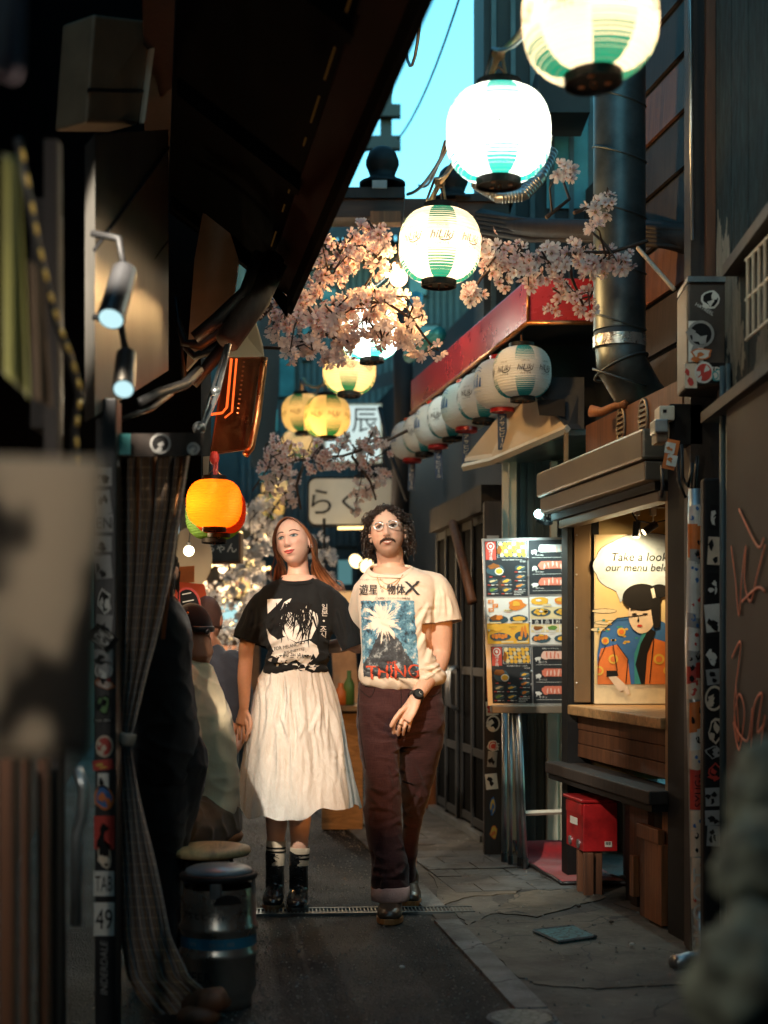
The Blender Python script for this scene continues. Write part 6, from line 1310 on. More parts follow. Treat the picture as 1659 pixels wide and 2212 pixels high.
blossom('biggest pink blossom branch hanging left of the middle lantern', [(770, 525, 60, 45), (700, 560, 60, 50), (620, 660, 62, 45), (700, 660, 70, 60), (790, 690, 80, 65), (862, 680, 55, 55), (912, 755, 38, 24), (640, 735, 60, 36), (720, 745, 70, 40), (815, 560, 40, 40), (570, 680, 20, 14), (850, 735, 50, 30)],
        [[(470, 765), (560, 750), (625, 754), (690, 715), (760, 660), (800, 600), (820, 540)], [(690, 715), (660, 650), (700, 600), (740, 540), (770, 500)], [(760, 660), (830, 650), (890, 690), (930, 745)], [(690, 715), (740, 740), (800, 720)], [(560, 690), (600, 650), (660, 650)]], 6.7, 560, FL, .96, W(625, 754, 6.7))
blossom('pale pink blossom branch across the duct right of the middle lantern', [(1050, 540, 34, 36), (1100, 570, 50, 36), (1160, 575, 46, 40), (1230, 570, 50, 40), (1300, 580, 50, 34), (1355, 562, 24, 24), (1018, 625, 22, 26), (1225, 625, 30, 26), (1270, 655, 26, 20), (1210, 665, 12, 10), (1115, 610, 36, 18), (1275, 500, 18, 14)],
        [[(1400, 520), (1320, 545), (1230, 545), (1150, 555), (1080, 545), (1030, 560)], [(1230, 545), (1235, 600), (1260, 660)], [(1080, 560), (1040, 600), (1015, 640)], [(1320, 545), (1300, 520), (1270, 495)]], 6.28, 300, FL + FW, .88, W(1230, 545, 6.28), .14)
blossom('small white blossom sprig in front of the duct under the white lantern', [(1212, 388, 24, 24), (1280, 440, 44, 22)], [[(1180, 470), (1230, 430), (1215, 385)], [(1240, 460), (1290, 440), (1325, 445)]], 6.4, 34, FW, .95, W(1240, 455, 6.4), leaves=1)
blossom('dull greyish blossom branch drooping in front of the rounded sign', [(600, 985, 40, 45), (660, 992, 60, 34), (740, 980, 70, 40), (810, 985, 40, 55), (600, 1040, 40, 35), (800, 1060, 36, 30), (630, 1085, 22, 26), (760, 1110, 20, 10)],
        [[(880, 930), (820, 960), (740, 985), (660, 990), (580, 1010), (545, 1060)], [(660, 990), (640, 1050), (650, 1100)], [(760, 985), (800, 1040), (812, 1080)], [(600, 960), (620, 1000), (600, 1050)]], 9.0, 460, FL, .76, W(740, 985, 9.0), .3, 6)
blossom('cloud of white blossoms behind the woman\'s right shoulder', [(560, 1150, 40, 60), (530, 1220, 60, 60), (470, 1250, 40, 50), (500, 1320, 70, 55), (570, 1130, 40, 50), (490, 1380, 40, 30), (700, 1200, 26, 50), (560, 1100, 30, 20), (430, 1330, 30, 40), (540, 1290, 40, 50), (690, 1270, 24, 30)],
        [[(620, 1060), (570, 1130), (530, 1220), (500, 1320)], [(530, 1220), (470, 1260), (440, 1330)], [(700, 1120), (700, 1200), (690, 1280)]], 11.4, 800, FW, .95, W(530, 1220, 11.4), .5, 0, True)
# ------------------------------------------------------------------ people
def remesh(mb, vox, it=4, fac=.5):
    me = mb.mesh('tmp'); o = bpy.data.objects.new('tmp', me); COL.objects.link(o)
    m = o.modifiers.new('r', 'REMESH'); m.mode = 'VOXEL'; m.voxel_size = vox; m.use_smooth_shade = True
    if it: s = o.modifiers.new('s', 'SMOOTH'); s.iterations = it; s.factor = fac
    r = eval_mesh(o); bpy.data.objects.remove(o); bpy.data.meshes.remove(me); return r
def mesh_np(me): a = np.zeros(len(me.vertices) * 3); me.vertices.foreach_get('co', a); return a.reshape(-1, 3)
def set_np(me, a): me.vertices.foreach_set('co', a.ravel()); me.update()
def nrm_np(me): a = np.zeros(len(me.vertices) * 3); me.vertices.foreach_get('normal', a); return a.reshape(-1, 3)
def fold(me, fn):
    """push the surface along its normals by fn(x, y, z)"""
    a = mesh_np(me); n = nrm_np(me); d = np.array([fn(*p) for p in a]); set_np(me, a + n * d[:, None])
def nz(x, y, z, s, k=0): return noise.noise(V((x * s + k, y * s, z * s)))
def ridge(x, y, z, s, k=0): return (1 - abs(noise.noise(V((x * s + k, y * s + k, z * s))))) ** 3
def limb(mb, pts, rad, n=20, side=None):
    mb.tube(pts, rad, n, side=side)
    for p, r in ((pts[0], rad[0]), (pts[-1], rad[-1])):
        r = r if not isinstance(r, (list, tuple)) else min(r)
        mb.ball(p, r * .98, 16, 10)
def smooth_path(pts, k=5):
    out = []
    for i in range(len(pts) - 1):
        a0, a1, a2, a3 = pts[max(i - 1, 0)], pts[i], pts[i + 1], pts[min(i + 2, len(pts) - 1)]
        for j in range(k):
            t = j / k; out.append(.5 * ((2 * a1) + (a2 - a0) * t + (2 * a0 - 5 * a1 + 4 * a2 - a3) * t * t + (3 * a1 - a0 - 3 * a2 + a3) * t ** 3))
    out.append(pts[-1]); return out
def loft(mb, rows, n=48, p=2.4, sub=4):
    """rows: (py, pxL, pxR, Y, half depth) -> closed solid with superellipse sections"""
    R_ = [(W((a + c) / 2, y, Y), (c - a) / 2 * Y / FPX, d) for y, a, c, Y, d in rows]
    cs = smooth_path([r[0] for r in R_], sub); ra = smooth_path([V((r[1], r[2], 0)) for r in R_], sub); vs = []
    for c, r in zip(cs, ra):
        for j in range(n):
            t = 2 * PI * j / n; ct, st = math.cos(t), math.sin(t)
            vs.append(c + V((r.x * math.copysign(abs(ct) ** (2 / p), ct), r.y * math.copysign(abs(st) ** (2 / p), st), 0)))
    k = len(cs); fs = [(i * n + j, i * n + (j + 1) % n, (i + 1) * n + (j + 1) % n, (i + 1) * n + j) for i in range(k - 1) for j in range(n)]
    fs += [tuple(range(n - 1, -1, -1)), tuple(range((k - 1) * n, k * n))]
    return mb.add(vs, fs)
def cut(me, P, N, centre=None, rad=None):
    """trim a cloth mesh open along a plane, only near centre"""
    bm = bmesh.new(); bm.from_mesh(me); P = V(P); N = V(N).normalized()
    fs = [f for f in bm.faces if centre is None or (f.calc_center_median() - V(centre)).length < rad]
    geom = list({v for f in fs for v in f.verts}) + list({e for f in fs for e in f.edges}) + fs
    bmesh.ops.bisect_plane(bm, geom=geom, plane_co=P, plane_no=N, clear_outer=True, dist=1e-5)
    bm.to_mesh(me); bm.free()
def creases(me, segs):
    """sharp drawn folds on the side that faces the alley mouth: (x0, y0, x1, y1, width, depth in metres) in picture units"""
    a = mesh_np(me); n = nrm_np(me); px = 829.5 + a[:, 0] * FPX / a[:, 1]; py = 1390 - (a[:, 2] - EYE) * FPX / a[:, 1]; fr = np.clip(-n[:, 1] * 2, 0, 1); d = np.zeros(len(a))
    for x0, y0, x1, y1, w, am in segs:
        ux, uy = x1 - x0, y1 - y0; L_ = math.hypot(ux, uy); ux /= L_; uy /= L_; t = ((px - x0) * ux + (py - y0) * uy) / L_; bow = .06 * L_ * np.sin(np.clip(t, 0, 1) * PI)
        s = -(px - x0) * uy + (py - y0) * ux + bow; e = np.clip(t * 4, 0, 1) * np.clip((1 - t) * 2.5, 0, 1); ww_ = w * (.7 + .6 * np.clip(t, 0, 1))
        d += am * e * (np.exp(-(s / ww_) ** 2) - .85 * np.exp(-((s - 1.5 * ww_) / ww_) ** 2))
    set_np(me, a + n * (d * fr)[:, None])
def neckband(b, me, base, c):
    bm = bmesh.new(); bm.from_mesh(me); vs = list({v for e in bm.edges if e.is_boundary for v in e.verts}); pts = [v.co + base for v in vs if (v.co + base - c).length < .125]; bm.free()
    m = sum(pts, V()) / len(pts); ang = lambda p: math.atan2(p.y - m.y, p.x - m.x); n = 40; ring = []
    for k in range(n):
        a = -PI + 2 * PI * k / n; near = [p for p in pts if abs((ang(p) - a + PI) % (2 * PI) - PI) < .22]
        if near: ring.append(sum(near, V()) / len(near))
    ring = [(ring[i - 1] + ring[i] * 2 + ring[(i + 1) % len(ring)]) / 4 for i in range(len(ring))]; k = len(ring); vs = []
    for p in ring:
        o = (p - m); o.z = 0; o.normalize()
        for (u, w) in ((.004, -.013), (.0075, -.009), (.006, .0), (.001, .006), (-.006, .009), (-.008, .004), (-.004, -.004), (0, -.011)): vs.append(p + o * (u + .55 * max(0, -w)) + V((0, 0, w * .85)))
    b.add(vs, [(i * 8 + j, i * 8 + (j + 1) % 8, ((i + 1) % k) * 8 + (j + 1) % 8, ((i + 1) % k) * 8 + j) for i in range(k) for j in range(8)])
def scatter_folds(q, n, box, ang, spread, ln, w, am):
    out = []
    for _ in range(n):
        x, y = q.uniform(box[0], box[2]), q.uniform(box[1], box[3]); a = math.radians(ang + q.gauss(0, spread)); l = q.uniform(*ln); out.append((x, y, x + l * math.cos(a), y + l * math.sin(a), q.uniform(*w), q.uniform(*am)))
    return out
QF = random.Random(21)
def person(label, base): return thing('person', label, 'person', base)
def wear(name, me, par, mat, thick=.0, **kw):
    me.materials.clear(); me.materials.append(mat); me.transform(Matrix.Translation(-BASE[par])); me.polygons.foreach_set('use_smooth', [True] * len(me.polygons))
    o = link_mesh(name, me, par); me.name = name
    if thick: m = o.modifiers.new('t', 'SOLIDIFY'); m.thickness = thick; m.offset = -1
    return props(o, **kw)
G = lambda x, z, cx, cz, sx, sz: math.exp(-((x - cx) / sx) ** 2 - ((z - cz) / sz) ** 2)
def head(mb, H, male):
    """H: local (face towards -y) to world"""
    n, m = 96, 72; vs = []
    for i in range(m + 1):
        t = -1 + 2 * i / m; s = math.sin(t * PI / 2)
        zb = .120 if s > 0 else (.116 if male else .112); z = s * zb; pw = 2.1 if s > 0 else 2.9
        h = max(0, 1 - abs(s) ** pw) ** (1 / 2.0)
        tj = max(0, min(1, (-z - .015) / .10))
        for j in range(n):
            a = 2 * PI * j / n; ca, sa = math.cos(a), math.sin(a)
            x = .0745 * h * math.copysign(abs(ca) ** .9, ca) * (1 - (.24 if male else .33) * tj ** 1.2); y = sa * h
            y = y * (.088 if y < 0 else .100 * (1 - .62 * tj))
            if z > .05: y += (z - .05) * .12
            w = max(0, -sa) ** .7 if sa < 0 else 0
            if w > 0:
                f = 0; ax = abs(x)
                if -.044 < z < .03:
                    hz = (.026 if male else .022) * (1 - (z + .030) / .060) if z > -.030 else (.026 if male else .022) * max(0, 1 - (-.030 - z) / .012) ** .6
                    sg = .0085 + .005 * max(0, min(1, (.02 - z) / .05)); f += (.003 + hz) * math.exp(-(x / sg) ** 2) * (1 if z < .02 else (.03 - z) / .01)
                f += .006 * G(ax, z, .0125, -.031, .0065, .006)
                f += -.0095 * G(ax, z, .031, .011, .016, .0115) + (.006 if male else .003) * G(ax, z, .027, .031, .022, .008)
                f += .005 * G(ax, z, .040, -.018, .018, .016) - .002 * G(ax, z, .045, -.055, .015, .02)
                f += .006 * G(x, z, 0, -.061, .026, .018) + .0035 * G(x, z, 0, -.054, .020, .0045) + .0045 * G(x, z, 0, -.069, .017, .005)
                f += -.004 * G(x, z, 0, -.0615, .022, .002) - .0045 * G(x, z, 0, -.080, .018, .006) + .008 * G(x, z, 0, -.099, .020, .013)
                y -= f * w
            vs.append(H @ V((x, y, z)))
    fs = [(i * n + j, i * n + (j + 1) % n, (i + 1) * n + (j + 1) % n, (i + 1) * n + j) for i in range(m) for j in range(n)]
    mb.add(vs, fs)
    for s in (-1, 1):
        Rm = H.to_3x3().normalized() @ Matrix.Rotation(s * .35, 3, 'Z') @ Matrix.Rotation(.15, 3, 'X')
        sc = H.to_scale().x; mb.ball(H @ V((s * .079, .014, -.006)), (.008 * sc, .018 * sc, .031 * sc), 14, 10, Rm)
def headframe(c, yaw, pitch, roll, sc):
    return Matrix.Translation(c) @ Matrix.Rotation(yaw, 4, 'Z') @ Matrix.Rotation(roll, 4, 'Y') @ Matrix.Rotation(pitch, 4, 'X') @ Matrix.Scale(sc, 4)
def skin_mat(name, tone, ):
    t = NT(name); a = t.node('VertexColor', layer_name='tone'); n = t.noise(60, 3)
    c = t.mix(1, a.outputs[0], t.ramp(n, [(.3, (.93, .93, .93)), (.7, (1, 1, 1))]), 'MULTIPLY')
    return t.done(t.bsdf(c, .48, 0, t.bump(t.noise(260, 2), .08, .001), .45, sss=.12))
def tone_of(me, H, base, male, lipcol=None):
    a = mesh_np(me); Hi = np.array(H.inverted()); q = a @ Hi[:3, :3].T + Hi[:3, 3]; x, y, z = np.abs(q[:, 0]), q[:, 1], q[:, 2]
    c = np.tile(np.array(base), (len(a), 1)); near = (np.abs(z) < .14) & (x < .11) & (np.abs(y) < .14)
    def g(cx, cz, sx, sz): return np.exp(-((x - cx) / sx) ** 2 - ((z - cz) / sz) ** 2) * near * (y < -.02)
    def mixc(w, col): nonlocal c; c = c * (1 - w[:, None]) + np.array(col) * w[:, None]
    mixc(.35 * g(.042, -.022, .02, .016), (.55, .20, .13)); mixc(.25 * g(0, -.03, .012, .010), (.55, .20, .13)); mixc(.45 * g(.031, .014, .02, .011), (.30, .13, .085)); mixc(.5 * g(0, -.041, .014, .004), (.25, .09, .06)); mixc(.3 * g(0, -.078, .016, .004), (.30, .12, .08))  # flush, plus painted shade in eye sockets, under nose and lip
    if male:
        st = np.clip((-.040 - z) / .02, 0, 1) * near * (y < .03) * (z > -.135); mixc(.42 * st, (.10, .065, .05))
    col = me.color_attributes.new('tone', 'FLOAT_COLOR', 'POINT'); col.data.foreach_set('color', np.concatenate([c, np.ones((len(a), 1))], 1).astype(np.float32).ravel())
class Face:
    """lays eyes, brows and lips on the finished skin"""
    def __init__(s, me, H, par):
        s.H, s.par = H, par; s.bvh = BVHTree.FromPolygons([v.co.copy() for v in me.vertices], [tuple(p.vertices) for p in me.polygons])
        s.d = (H.to_3x3() @ V((0, 1, 0))).normalized()
    def on(s, x, z, lift=0):
        o = s.H @ V((x, -.3, z)); p, n, i, dd = s.bvh.ray_cast(o, s.d)
        if p is None: p = s.H @ V((x, -.085, z))
        return p - s.d * lift
    def patch(s, name, fn, mat, lift, bulge=0, nu=14, nv=6, label=None):
        b = MB(); vs = []
        for j in range(nv + 1):
            for i in range(nu + 1):
                u, v = i / nu, j / nv; x, z = fn(u, v); vs.append(s.on(x, z, lift + bulge * math.sin(PI * u) * math.sin(PI * v)))
        b.add(vs, [(j * (nu + 1) + i, j * (nu + 1) + i + 1, (j + 1) * (nu + 1) + i + 1, (j + 1) * (nu + 1) + i) for j in range(nv) for i in range(nu)])
        return part(name, b, s.par, mat, smooth=True)
    def tube(s, name, pts, r, mat, lift): b = MB(); b.tube([s.on(x, z, lift) for x, z in pts], r, 6); return part(name, b, s.par, mat, smooth=True)
    def eyes(s, iris, lash, look=(0, .002), male=False):
        for sg in (-1, 1):
            cx, cz, w, h = sg * .031, .0105, .0172, .0066 if not male else .0060
            def almond(u, v): x = (u - .5) * 2; up = h * (1 - x * x) ** .8; lo = -h * .75 * (1 - x * x) ** .8; return cx + x * w, cz + lo + (up - lo) * v + .0012 * x * sg
            e = s.patch('eye', almond, M['sclera'], .0012, .0022)
            def disc(r, yo=.001):
                def f(u, v): a = u * 2 * PI; return cx + look[0] + r * v * math.cos(a), cz + look[1] + min(h * .72 - look[1], max(-h * .6 - look[1], r * v * math.sin(a)))
                return f
            s.patch('iris', disc(.0070), iris, .0040, 0, 18, 3); s.patch('pupil', disc(.0034), M['ink'], .0046, 0, 14, 2)
            b = MB(); b.ball(s.on(cx + look[0] - .0018, cz + look[1] + .002, .005), .0011, 8, 6); part('catchlight', b, s.par, M['sclera'])  # white bead painted in as the eye's highlight
            s.tube('eyelid', [(cx + x * w * 1.08, cz + h * 1.05 * (1 - x * x) ** .8 + .0012 * x * sg) for x in np.linspace(-1, 1, 9)], [.001, .0018, .0023, .0026, .0027, .0026, .0024, .002, .001], lash, .0018)
            s.tube('eyelid', [(cx + x * w, cz - h * .8 * (1 - x * x) ** .8) for x in np.linspace(-.9, .9, 7)], .0007, lash, .0008)
    def brows(s, mat, thick, arch=.006, z0=.0295):
        for sg in (-1, 1):
            b = MB()
            for i in range(34):
                u = i / 33; x = sg * (.013 + .038 * u); z = z0 + arch * math.sin(PI * min(1, u * 1.15) * .75) - .004 * u * u
                for k in range(2): zz = z + rnd.uniform(-thick, thick) * (1 - .6 * u); p = s.on(x, zz, .0012); q = s.on(x + sg * .006, zz + .0022 * (1 - 1.6 * u), .0018); b.tube([p, q], [.0013, .0006], 4)
            part('eyebrow', b, s.par, mat)
    def lips(s, mat, w=.024, smile=.003, open_=.002, teeth=False, z0=-.0615):
        cn = lambda x: z0 + smile * x * x
        s.patch('lips', lambda u, v: (w * (2 * u - 1), cn(2 * u - 1) + open_ / 2 * (1 - (2 * u - 1) ** 2) + v * .0080 * (1 - abs(2 * u - 1) ** 1.8) * (1 - .22 * math.exp(-((2 * u - 1) / .16) ** 2))), mat, .0010, .0014)
        s.patch('lips', lambda u, v: (w * (2 * u - 1), cn(2 * u - 1) - open_ / 2 * (1 - (2 * u - 1) ** 2) - v * .0100 * (1 - abs(2 * u - 1) ** 2.2)), mat, .0012, .0024)
        if teeth: s.patch('teeth', lambda u, v: (w * .78 * (2 * u - 1), cn(.78 * (2 * u - 1)) + open_ * .62 * (2 * v - 1) * (1 - (2 * u - 1) ** 4)), M['teeth'], .0016)
        else: s.tube('mouth_line', [(w * x, cn(x)) for x in np.linspace(-.95, .95, 9)], .0009, M['ink'], .0008)
M['teeth'] = pm('teeth_white', (.60, .56, .50), .25, var=.05); M['sclera'] = pm('eye_white', (.40, .38, .35), .2, var=.05); M['iris_blue'] = pm('blue_iris', (.09, .15, .16), .15); M['iris_brown'] = pm('brown_iris', (.06, .028, .012), .15)
M['lash'] = pm('dark_lash', (.03, .016, .012), .6); M['lip'] = pm('pink_lip', (.50, .10, .085), .35, var=.1); M['lipm'] = pm('man_lip', (.36, .13, .09), .45, var=.1)
def hair_mat(name, a, c, s): 
    t = NT(name); n = t.noise(s, 3, .6); h = t.node('Attribute', attribute_name='sd'); f = t.math('ADD', t.math('MULTIPLY', n, .6), t.math('MULTIPLY', h.outputs['Fac'], .5))
    return t.done(t.bsdf(t.ramp(f, [(.25, a), (.8, c)]), .36, 0, None, .5))
M['hair_red'] = hair_mat('auburn_hair', (.05, .018, .008), (.30, .11, .042), 30); M['hair_dark'] = hair_mat('dark_curly_hair', (.005, .0035, .003), (.038, .022, .013), 30)
M['hair_black'] = hair_mat('black_hair', (.008, .006, .006), (.03, .022, .018), 30); M['brow_dark'] = pm('dark_brown_moustache', (.045, .022, .013), .7); M['brow_red'] = pm('brown_brow', (.09, .036, .018), .7)
def strands(mb, seeds, vals):
    return mb
def cloth_mat(name, col, rough=.85, weave=900, wb=.12, crease=.25, cs=26, stretch=(1, 1, 1), var=.12, sheen=.15, trans=0):
    t = NT(name); n = t.noise(9, 4, .6); w = t.noise(weave, 2); cr = t.noise(cs, 5, .62, t.mapping(stretch), 1.4)
    c = t.ramp(n, [(.3, tuple(x * (1 - var) for x in col)), (.7, tuple(min(1, x * (1 + var)) for x in col))])
    h = t.math('ADD', t.math('MULTIPLY', w, wb), cr); return t.done(t.bsdf(c, rough, 0, t.bump(h, crease, .010), .3, sheen=sheen))
# ---------------------------------------------------------------- the woman
YW = 6.5
def ww(px, py, d=0): return W(px, py, YW + d)
wo = person('young woman in a black printed t-shirt, white skirt and black boots walking', V((ww(615, 0).x, YW, 0)))
HW = headframe(ww(633, 1173, .0), math.radians(-13), math.radians(-10), math.radians(-11), .985)
b = MB(); head(b, HW, False); s = YW / FPX
limb(b, [HW @ V((0, .035, -.05)), ww(644, 1225, .035), ww(645, 1262, .04)], [.050, .047, .058])
loft(b, [(1243, 610, 680, YW + .04, .060), (1258, 600, 690, YW + .035, .080), (1278, 586, 702, YW + .03, .085), (1310, 572, 712, YW + .03, .09), (1370, 578, 698, YW + .02, .085), (1430, 578, 696, YW + .02, .085), (1480, 566, 710, YW + .02, .10), (1540, 560, 716, YW + .02, .11)])
arm = [ww(576, 1298, .03), ww(550, 1345, .015), ww(534, 1390), ww(531, 1425, .01), ww(528, 1465, -.02), ww(528, 1500, -.04), ww(527, 1530, -.05)]
limb(b, smooth_path(arm, 4), [r for r in np.interp(np.linspace(0, 6, 25), range(7), [.036, .038, .036, .0335, .033, .027, .0215])])
def finger(b, pts, r0, r1, n=10): p = smooth_path(pts, 4); b.tube(p, [r0 + (r1 - r0) * i / (len(p) - 1) for i in range(len(p))], n); b.ball(p[-1], r1 * 1.02, 10, 8); b.ball(p[0], r0, 10, 8)
# relaxed right hand, fingers hanging
b.tube(smooth_path([ww(527, 1526, -.05), ww(526, 1540, -.05), ww(524, 1556, -.05), ww(522, 1566, -.05)], 4), [(.020 + .010 * min(1, i / 6), .020 - .005 * min(1, i / 6)) for i in range(13)], 14, side=(1, -.4, 0))
for (x0, y0), (x1, y1), (x2, y2), r, dy in (((532, 1563), (535, 1583), (532, 1600), .0086, -.075), ((526, 1566), (527, 1588), (524, 1605), .0088, -.06), ((519, 1564), (518, 1583), (517, 1598), .0084, -.045), ((513, 1558), (510, 1573), (510, 1586), .0074, -.03)):
    finger(b, [ww(x0, y0 - 6, dy + .01), ww(x1, y1, dy - .008), ww(x2, y2, dy + .012)], r, r * .74)
finger(b, [ww(534, 1540, -.06), ww(541, 1556, -.08), ww(541, 1573, -.085), ww(538, 1583, -.08)], .0105, .0078)
# other arm reaching behind the man's back
limb(b, smooth_path([ww(706, 1298, .03), ww(738, 1345, .02), ww(762, 1392, .04), ww(800, 1396, .20), ww(850, 1392, .20)], 4), list(np.interp(np.linspace(0, 4, 17), range(5), [.036, .037, .034, .029, .023])))
b.tube(smooth_path([ww(846, 1397, .20), ww(868, 1394, .17), ww(885, 1392, .14)], 3), [(.020, .014), (.026, .013), (.028, .012), (.027, .012), (.025, .011), (.022, .01), (.02, .009)], 12)
for k in range(4): finger(b, [ww(880, 1386 + 5 * k, .15), ww(893, 1385 + 5.5 * k, .12), ww(901, 1386 + 6 * k, .09)], .008, .0062)
finger(b, [ww(862, 1386, .17), ww(872, 1376, .14), ww(880, 1371, .12)], .0095, .0075)
for cx, kx, d0, d1 in ((597, 598, .0, .0), (648, 648, -.02, -.05)):
    limb(b, smooth_path([ww(cx - (4 if cx < 620 else -2), 1540, .02), ww(kx, 1680, .0 + d0), ww(kx, 1760, .03 + d1), ww(cx - 1, 1812, .03 + d1), ww(cx - 3, 1870, .03 + d1), ww(cx - 4, 1930, .03 + d1)], 4), list(np.interp(np.linspace(0, 5, 21), range(6), [.075, .054, .053, .041, .034, .034])), 24)
body = remesh(b, .0042, 3)
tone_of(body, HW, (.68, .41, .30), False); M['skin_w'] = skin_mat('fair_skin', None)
fw = Face(body, HW, wo); wear('body', body, wo, M['skin_w'])
fw.eyes(M['iris_blue'], M['lash'], (-.0012, .0014)); fw.brows(M['brow_red'], .0018, .0065, .0325); fw.lips(M['lip'], .0265, .0066, .0016, False)
for sg in (-1, 1): b = MB(); b.ball(HW @ V((sg * .0105, -.104, -.0395)), (.003, .0025, .0016), 8, 6); part('nostril', b, wo, M['lash'])
b = MB(); b.ball(HW @ V((.086, .002, -.036)), .0035, 8, 6); b.ball(HW @ V((.085, .000, -.028)), .0025, 8, 6); part('ear_stud', b, wo, M['steel'], smooth=True)
# long straight hair
def hair_obj(name, paths, mat, par, rad, n=4):
    b = MB(); sd = []
    for p in paths:
        k = len(p); r = rad() if callable(rad) else rad; v0 = len(b.v); b.tube(p, [r * (1 if i < k - 2 else .55) for i in range(k)], n, caps=False); sd += [rnd.random()] * (len(b.v) - v0)
    o = part(name, b, par, mat, smooth=True, fix=False); at = o.data.attributes.new('sd', 'FLOAT', 'POINT'); at.data.foreach_set('value', sd); return o
paths = []
for k in range(620):
    sg = -1 if k % 2 else 1; u = rnd.random() ** .8; y0 = -.066 + .140 * u; zt = .120 - 1.9 * (y0 - .012) ** 2 - .004; f = rnd.uniform(.96, 1.10)
    p = [V((sg * .003, y0, zt + .004 * f)), V((sg * .036, y0 + .003, zt - .012)), V((sg * .072 * f, y0 * .68 + .006, .052 - .02 * u)), V((sg * .086 * f, .026 + y0 * .5, -.005)), V((sg * .080 * f, .046 + y0 * .35, -.065))]
    if sg < 0 and u < .45: p[3].y -= .018; p[4].y -= .025
    p = [HW @ q for q in p]
    if sg < 0: q = rnd.random(); p += [ww(594 + 24 * q, 1228 + 6 * rnd.random(), .03 + .05 * q + .04 * u), ww(592 + 26 * q, 1262 + 12 * rnd.random(), .06 + .05 * q)]
    else: q = rnd.random(); p += [ww(672 + 34 * q, 1232 + 4 * q + 3 * rnd.random(), .07 + .04 * u), ww(686 + 54 * q, 1262 + 8 * q + 8 * rnd.random(), .085)]
    paths.append(smooth_path(p, 4))
hair_obj('hair', paths, M['hair_red'], wo, lambda: rnd.uniform(.0018, .0034))
b = MB(); vs = []; n, m = 40, 20
for i in range(m + 1):
    for j in range(n):
        t = (i / m) * 1.95; a = 2 * PI * j / n; q = V((.077 * math.sin(t) * math.cos(a), .02 + .096 * math.sin(t) * math.sin(a), .118 * math.cos(t) + .003)); 
        hl = .070 - 5.0 * abs(q.x) ** 1.6
        if q.y < -.035 and q.z < .078: q = V((q.x * .9, -.030 + (q.z - .078) * -.55, q.z))
        vs.append(HW @ q)
b.add(vs, [(i * n + j, i * n + (j + 1) % n, (i + 1) * n + (j + 1) % n, (i + 1) * n + j) for i in range(m) for j in range(n)]); part('hair_cap', b, wo, M['hair_red'], smooth=True)
paths = [smooth_path([ww(600 - 6 * rnd.random(), 1180, .02), ww(592 - 4 * rnd.random(), 1215, .02), ww(586 - 10 * rnd.random(), 1240, .0), ww(590 + 6 * rnd.random(), 1256, -.01)], 5) for _ in range(7)] + [smooth_path([ww(700, 1225, .05), ww(722, 1250, .04), ww(735 + 5 * rnd.random(), 1255 + 6 * rnd.random(), .02), ww(742 + 8 * rnd.random(), 1282, .01)], 5) for _ in range(7)]
props(hair_obj('loose_strands', paths, M['hair_red'], wo, .0007), kind='stuff')
# oversized t-shirt
b = MB()
loft(b, [(1247, 606, 686, YW + .04, .075), (1258, 586, 704, YW + .035, .095), (1272, 562, 726, YW + .03, .110), (1300, 553, 732, YW + .02, .122), (1340, 556, 728, YW + .015, .128), (1385, 560, 712, YW + .01, .130), (1425, 562, 708, YW + .01, .132), (1446, 566, 706, YW + .01, .128), (1462, 576, 698, YW + .01, .10)], 60, 2.5)
limb(b, smooth_path([ww(588, 1290, .03), ww(562, 1312, .02), ww(545, 1346, .01), ww(530, 1392, .0)], 4), list(np.interp(np.linspace(0, 3, 13), range(4), [.060, .066, .066, .068])), 28)
limb(b, smooth_path([ww(704, 1292, .03), ww(726, 1308, .02), ww(744, 1345, .0), ww(765, 1402, .0)], 4), list(np.interp(np.linspace(0, 3, 13), range(4), [.060, .062, .062, .058])), 28)
ts = remesh(b, .0062, 5)
def fw_(x, y, z):
    u = (x / s_w + 829.5 * 0); d = .006 * nz(x, y, z, 7, 3) + .004 * nz(x * 2.2, y, z * .9, 14, 9)
    zl = ww(0, 1395).z; d += .010 * ridge(x + .3 * z, y, z * 1.7, 6.5, 2) * max(0, min(1, (ww(0, 1330).z - z) / .12)) - .006
    if z < zl: d += .006 * math.sin(z * 95 + 3 * nz(x, y, z, 6)) * min(1, (zl - z) / .04)
    return d
s_w = YW / FPX
fold(ts, fw_); creases(ts, [(556, 1392, 600, 1345, 5, .008), (562, 1412, 622, 1372, 5, .008), (712, 1392, 668, 1352, 5, .008), (708, 1412, 650, 1392, 4, .007), (568, 1330, 590, 1400, 5, .006), (540, 1300, 520, 1370, 5, .008), (556, 1310, 546, 1380, 4, .007), (738, 1300, 762, 1380, 5, .008), (724, 1310, 745, 1390, 4, .007), (600, 1270, 580, 1310, 4, .005), (690, 1275, 706, 1320, 4, .005)] + scatter_folds(QF, 16, (564, 1418, 690, 1446), -8, 22, (22, 60), (2.6, 4), (.004, .008)) + scatter_folds(QF, 8, (575, 1300, 690, 1400), 80, 30, (30, 70), (3, 5), (.002, .004)))
cut(ts, ww(531, 1384, 0), (ww(528, 1396) - ww(545, 1350, .01)), ww(530, 1392), .14); cut(ts, ww(764, 1397, .0), (ww(765, 1402, .0) - ww(744, 1345, .0)), ww(765, 1402, .0), .12); cut(ts, ww(645, 1250, .0), (0, -.336, .94), ww(645, 1250, .02), .105)
M['tee_black'] = cloth_mat('washed_black_cotton', (.005, .0065, .0075), .9, crease=.30, cs=13, var=.35, stretch=(1, 1, .7), sheen=.03)
bvw = BVHTree.FromPolygons([v.co.copy() for v in ts.vertices], [tuple(p.vertices) for p in ts.polygons])
tso = wear('t_shirt', ts, wo, M['tee_black'], .004)
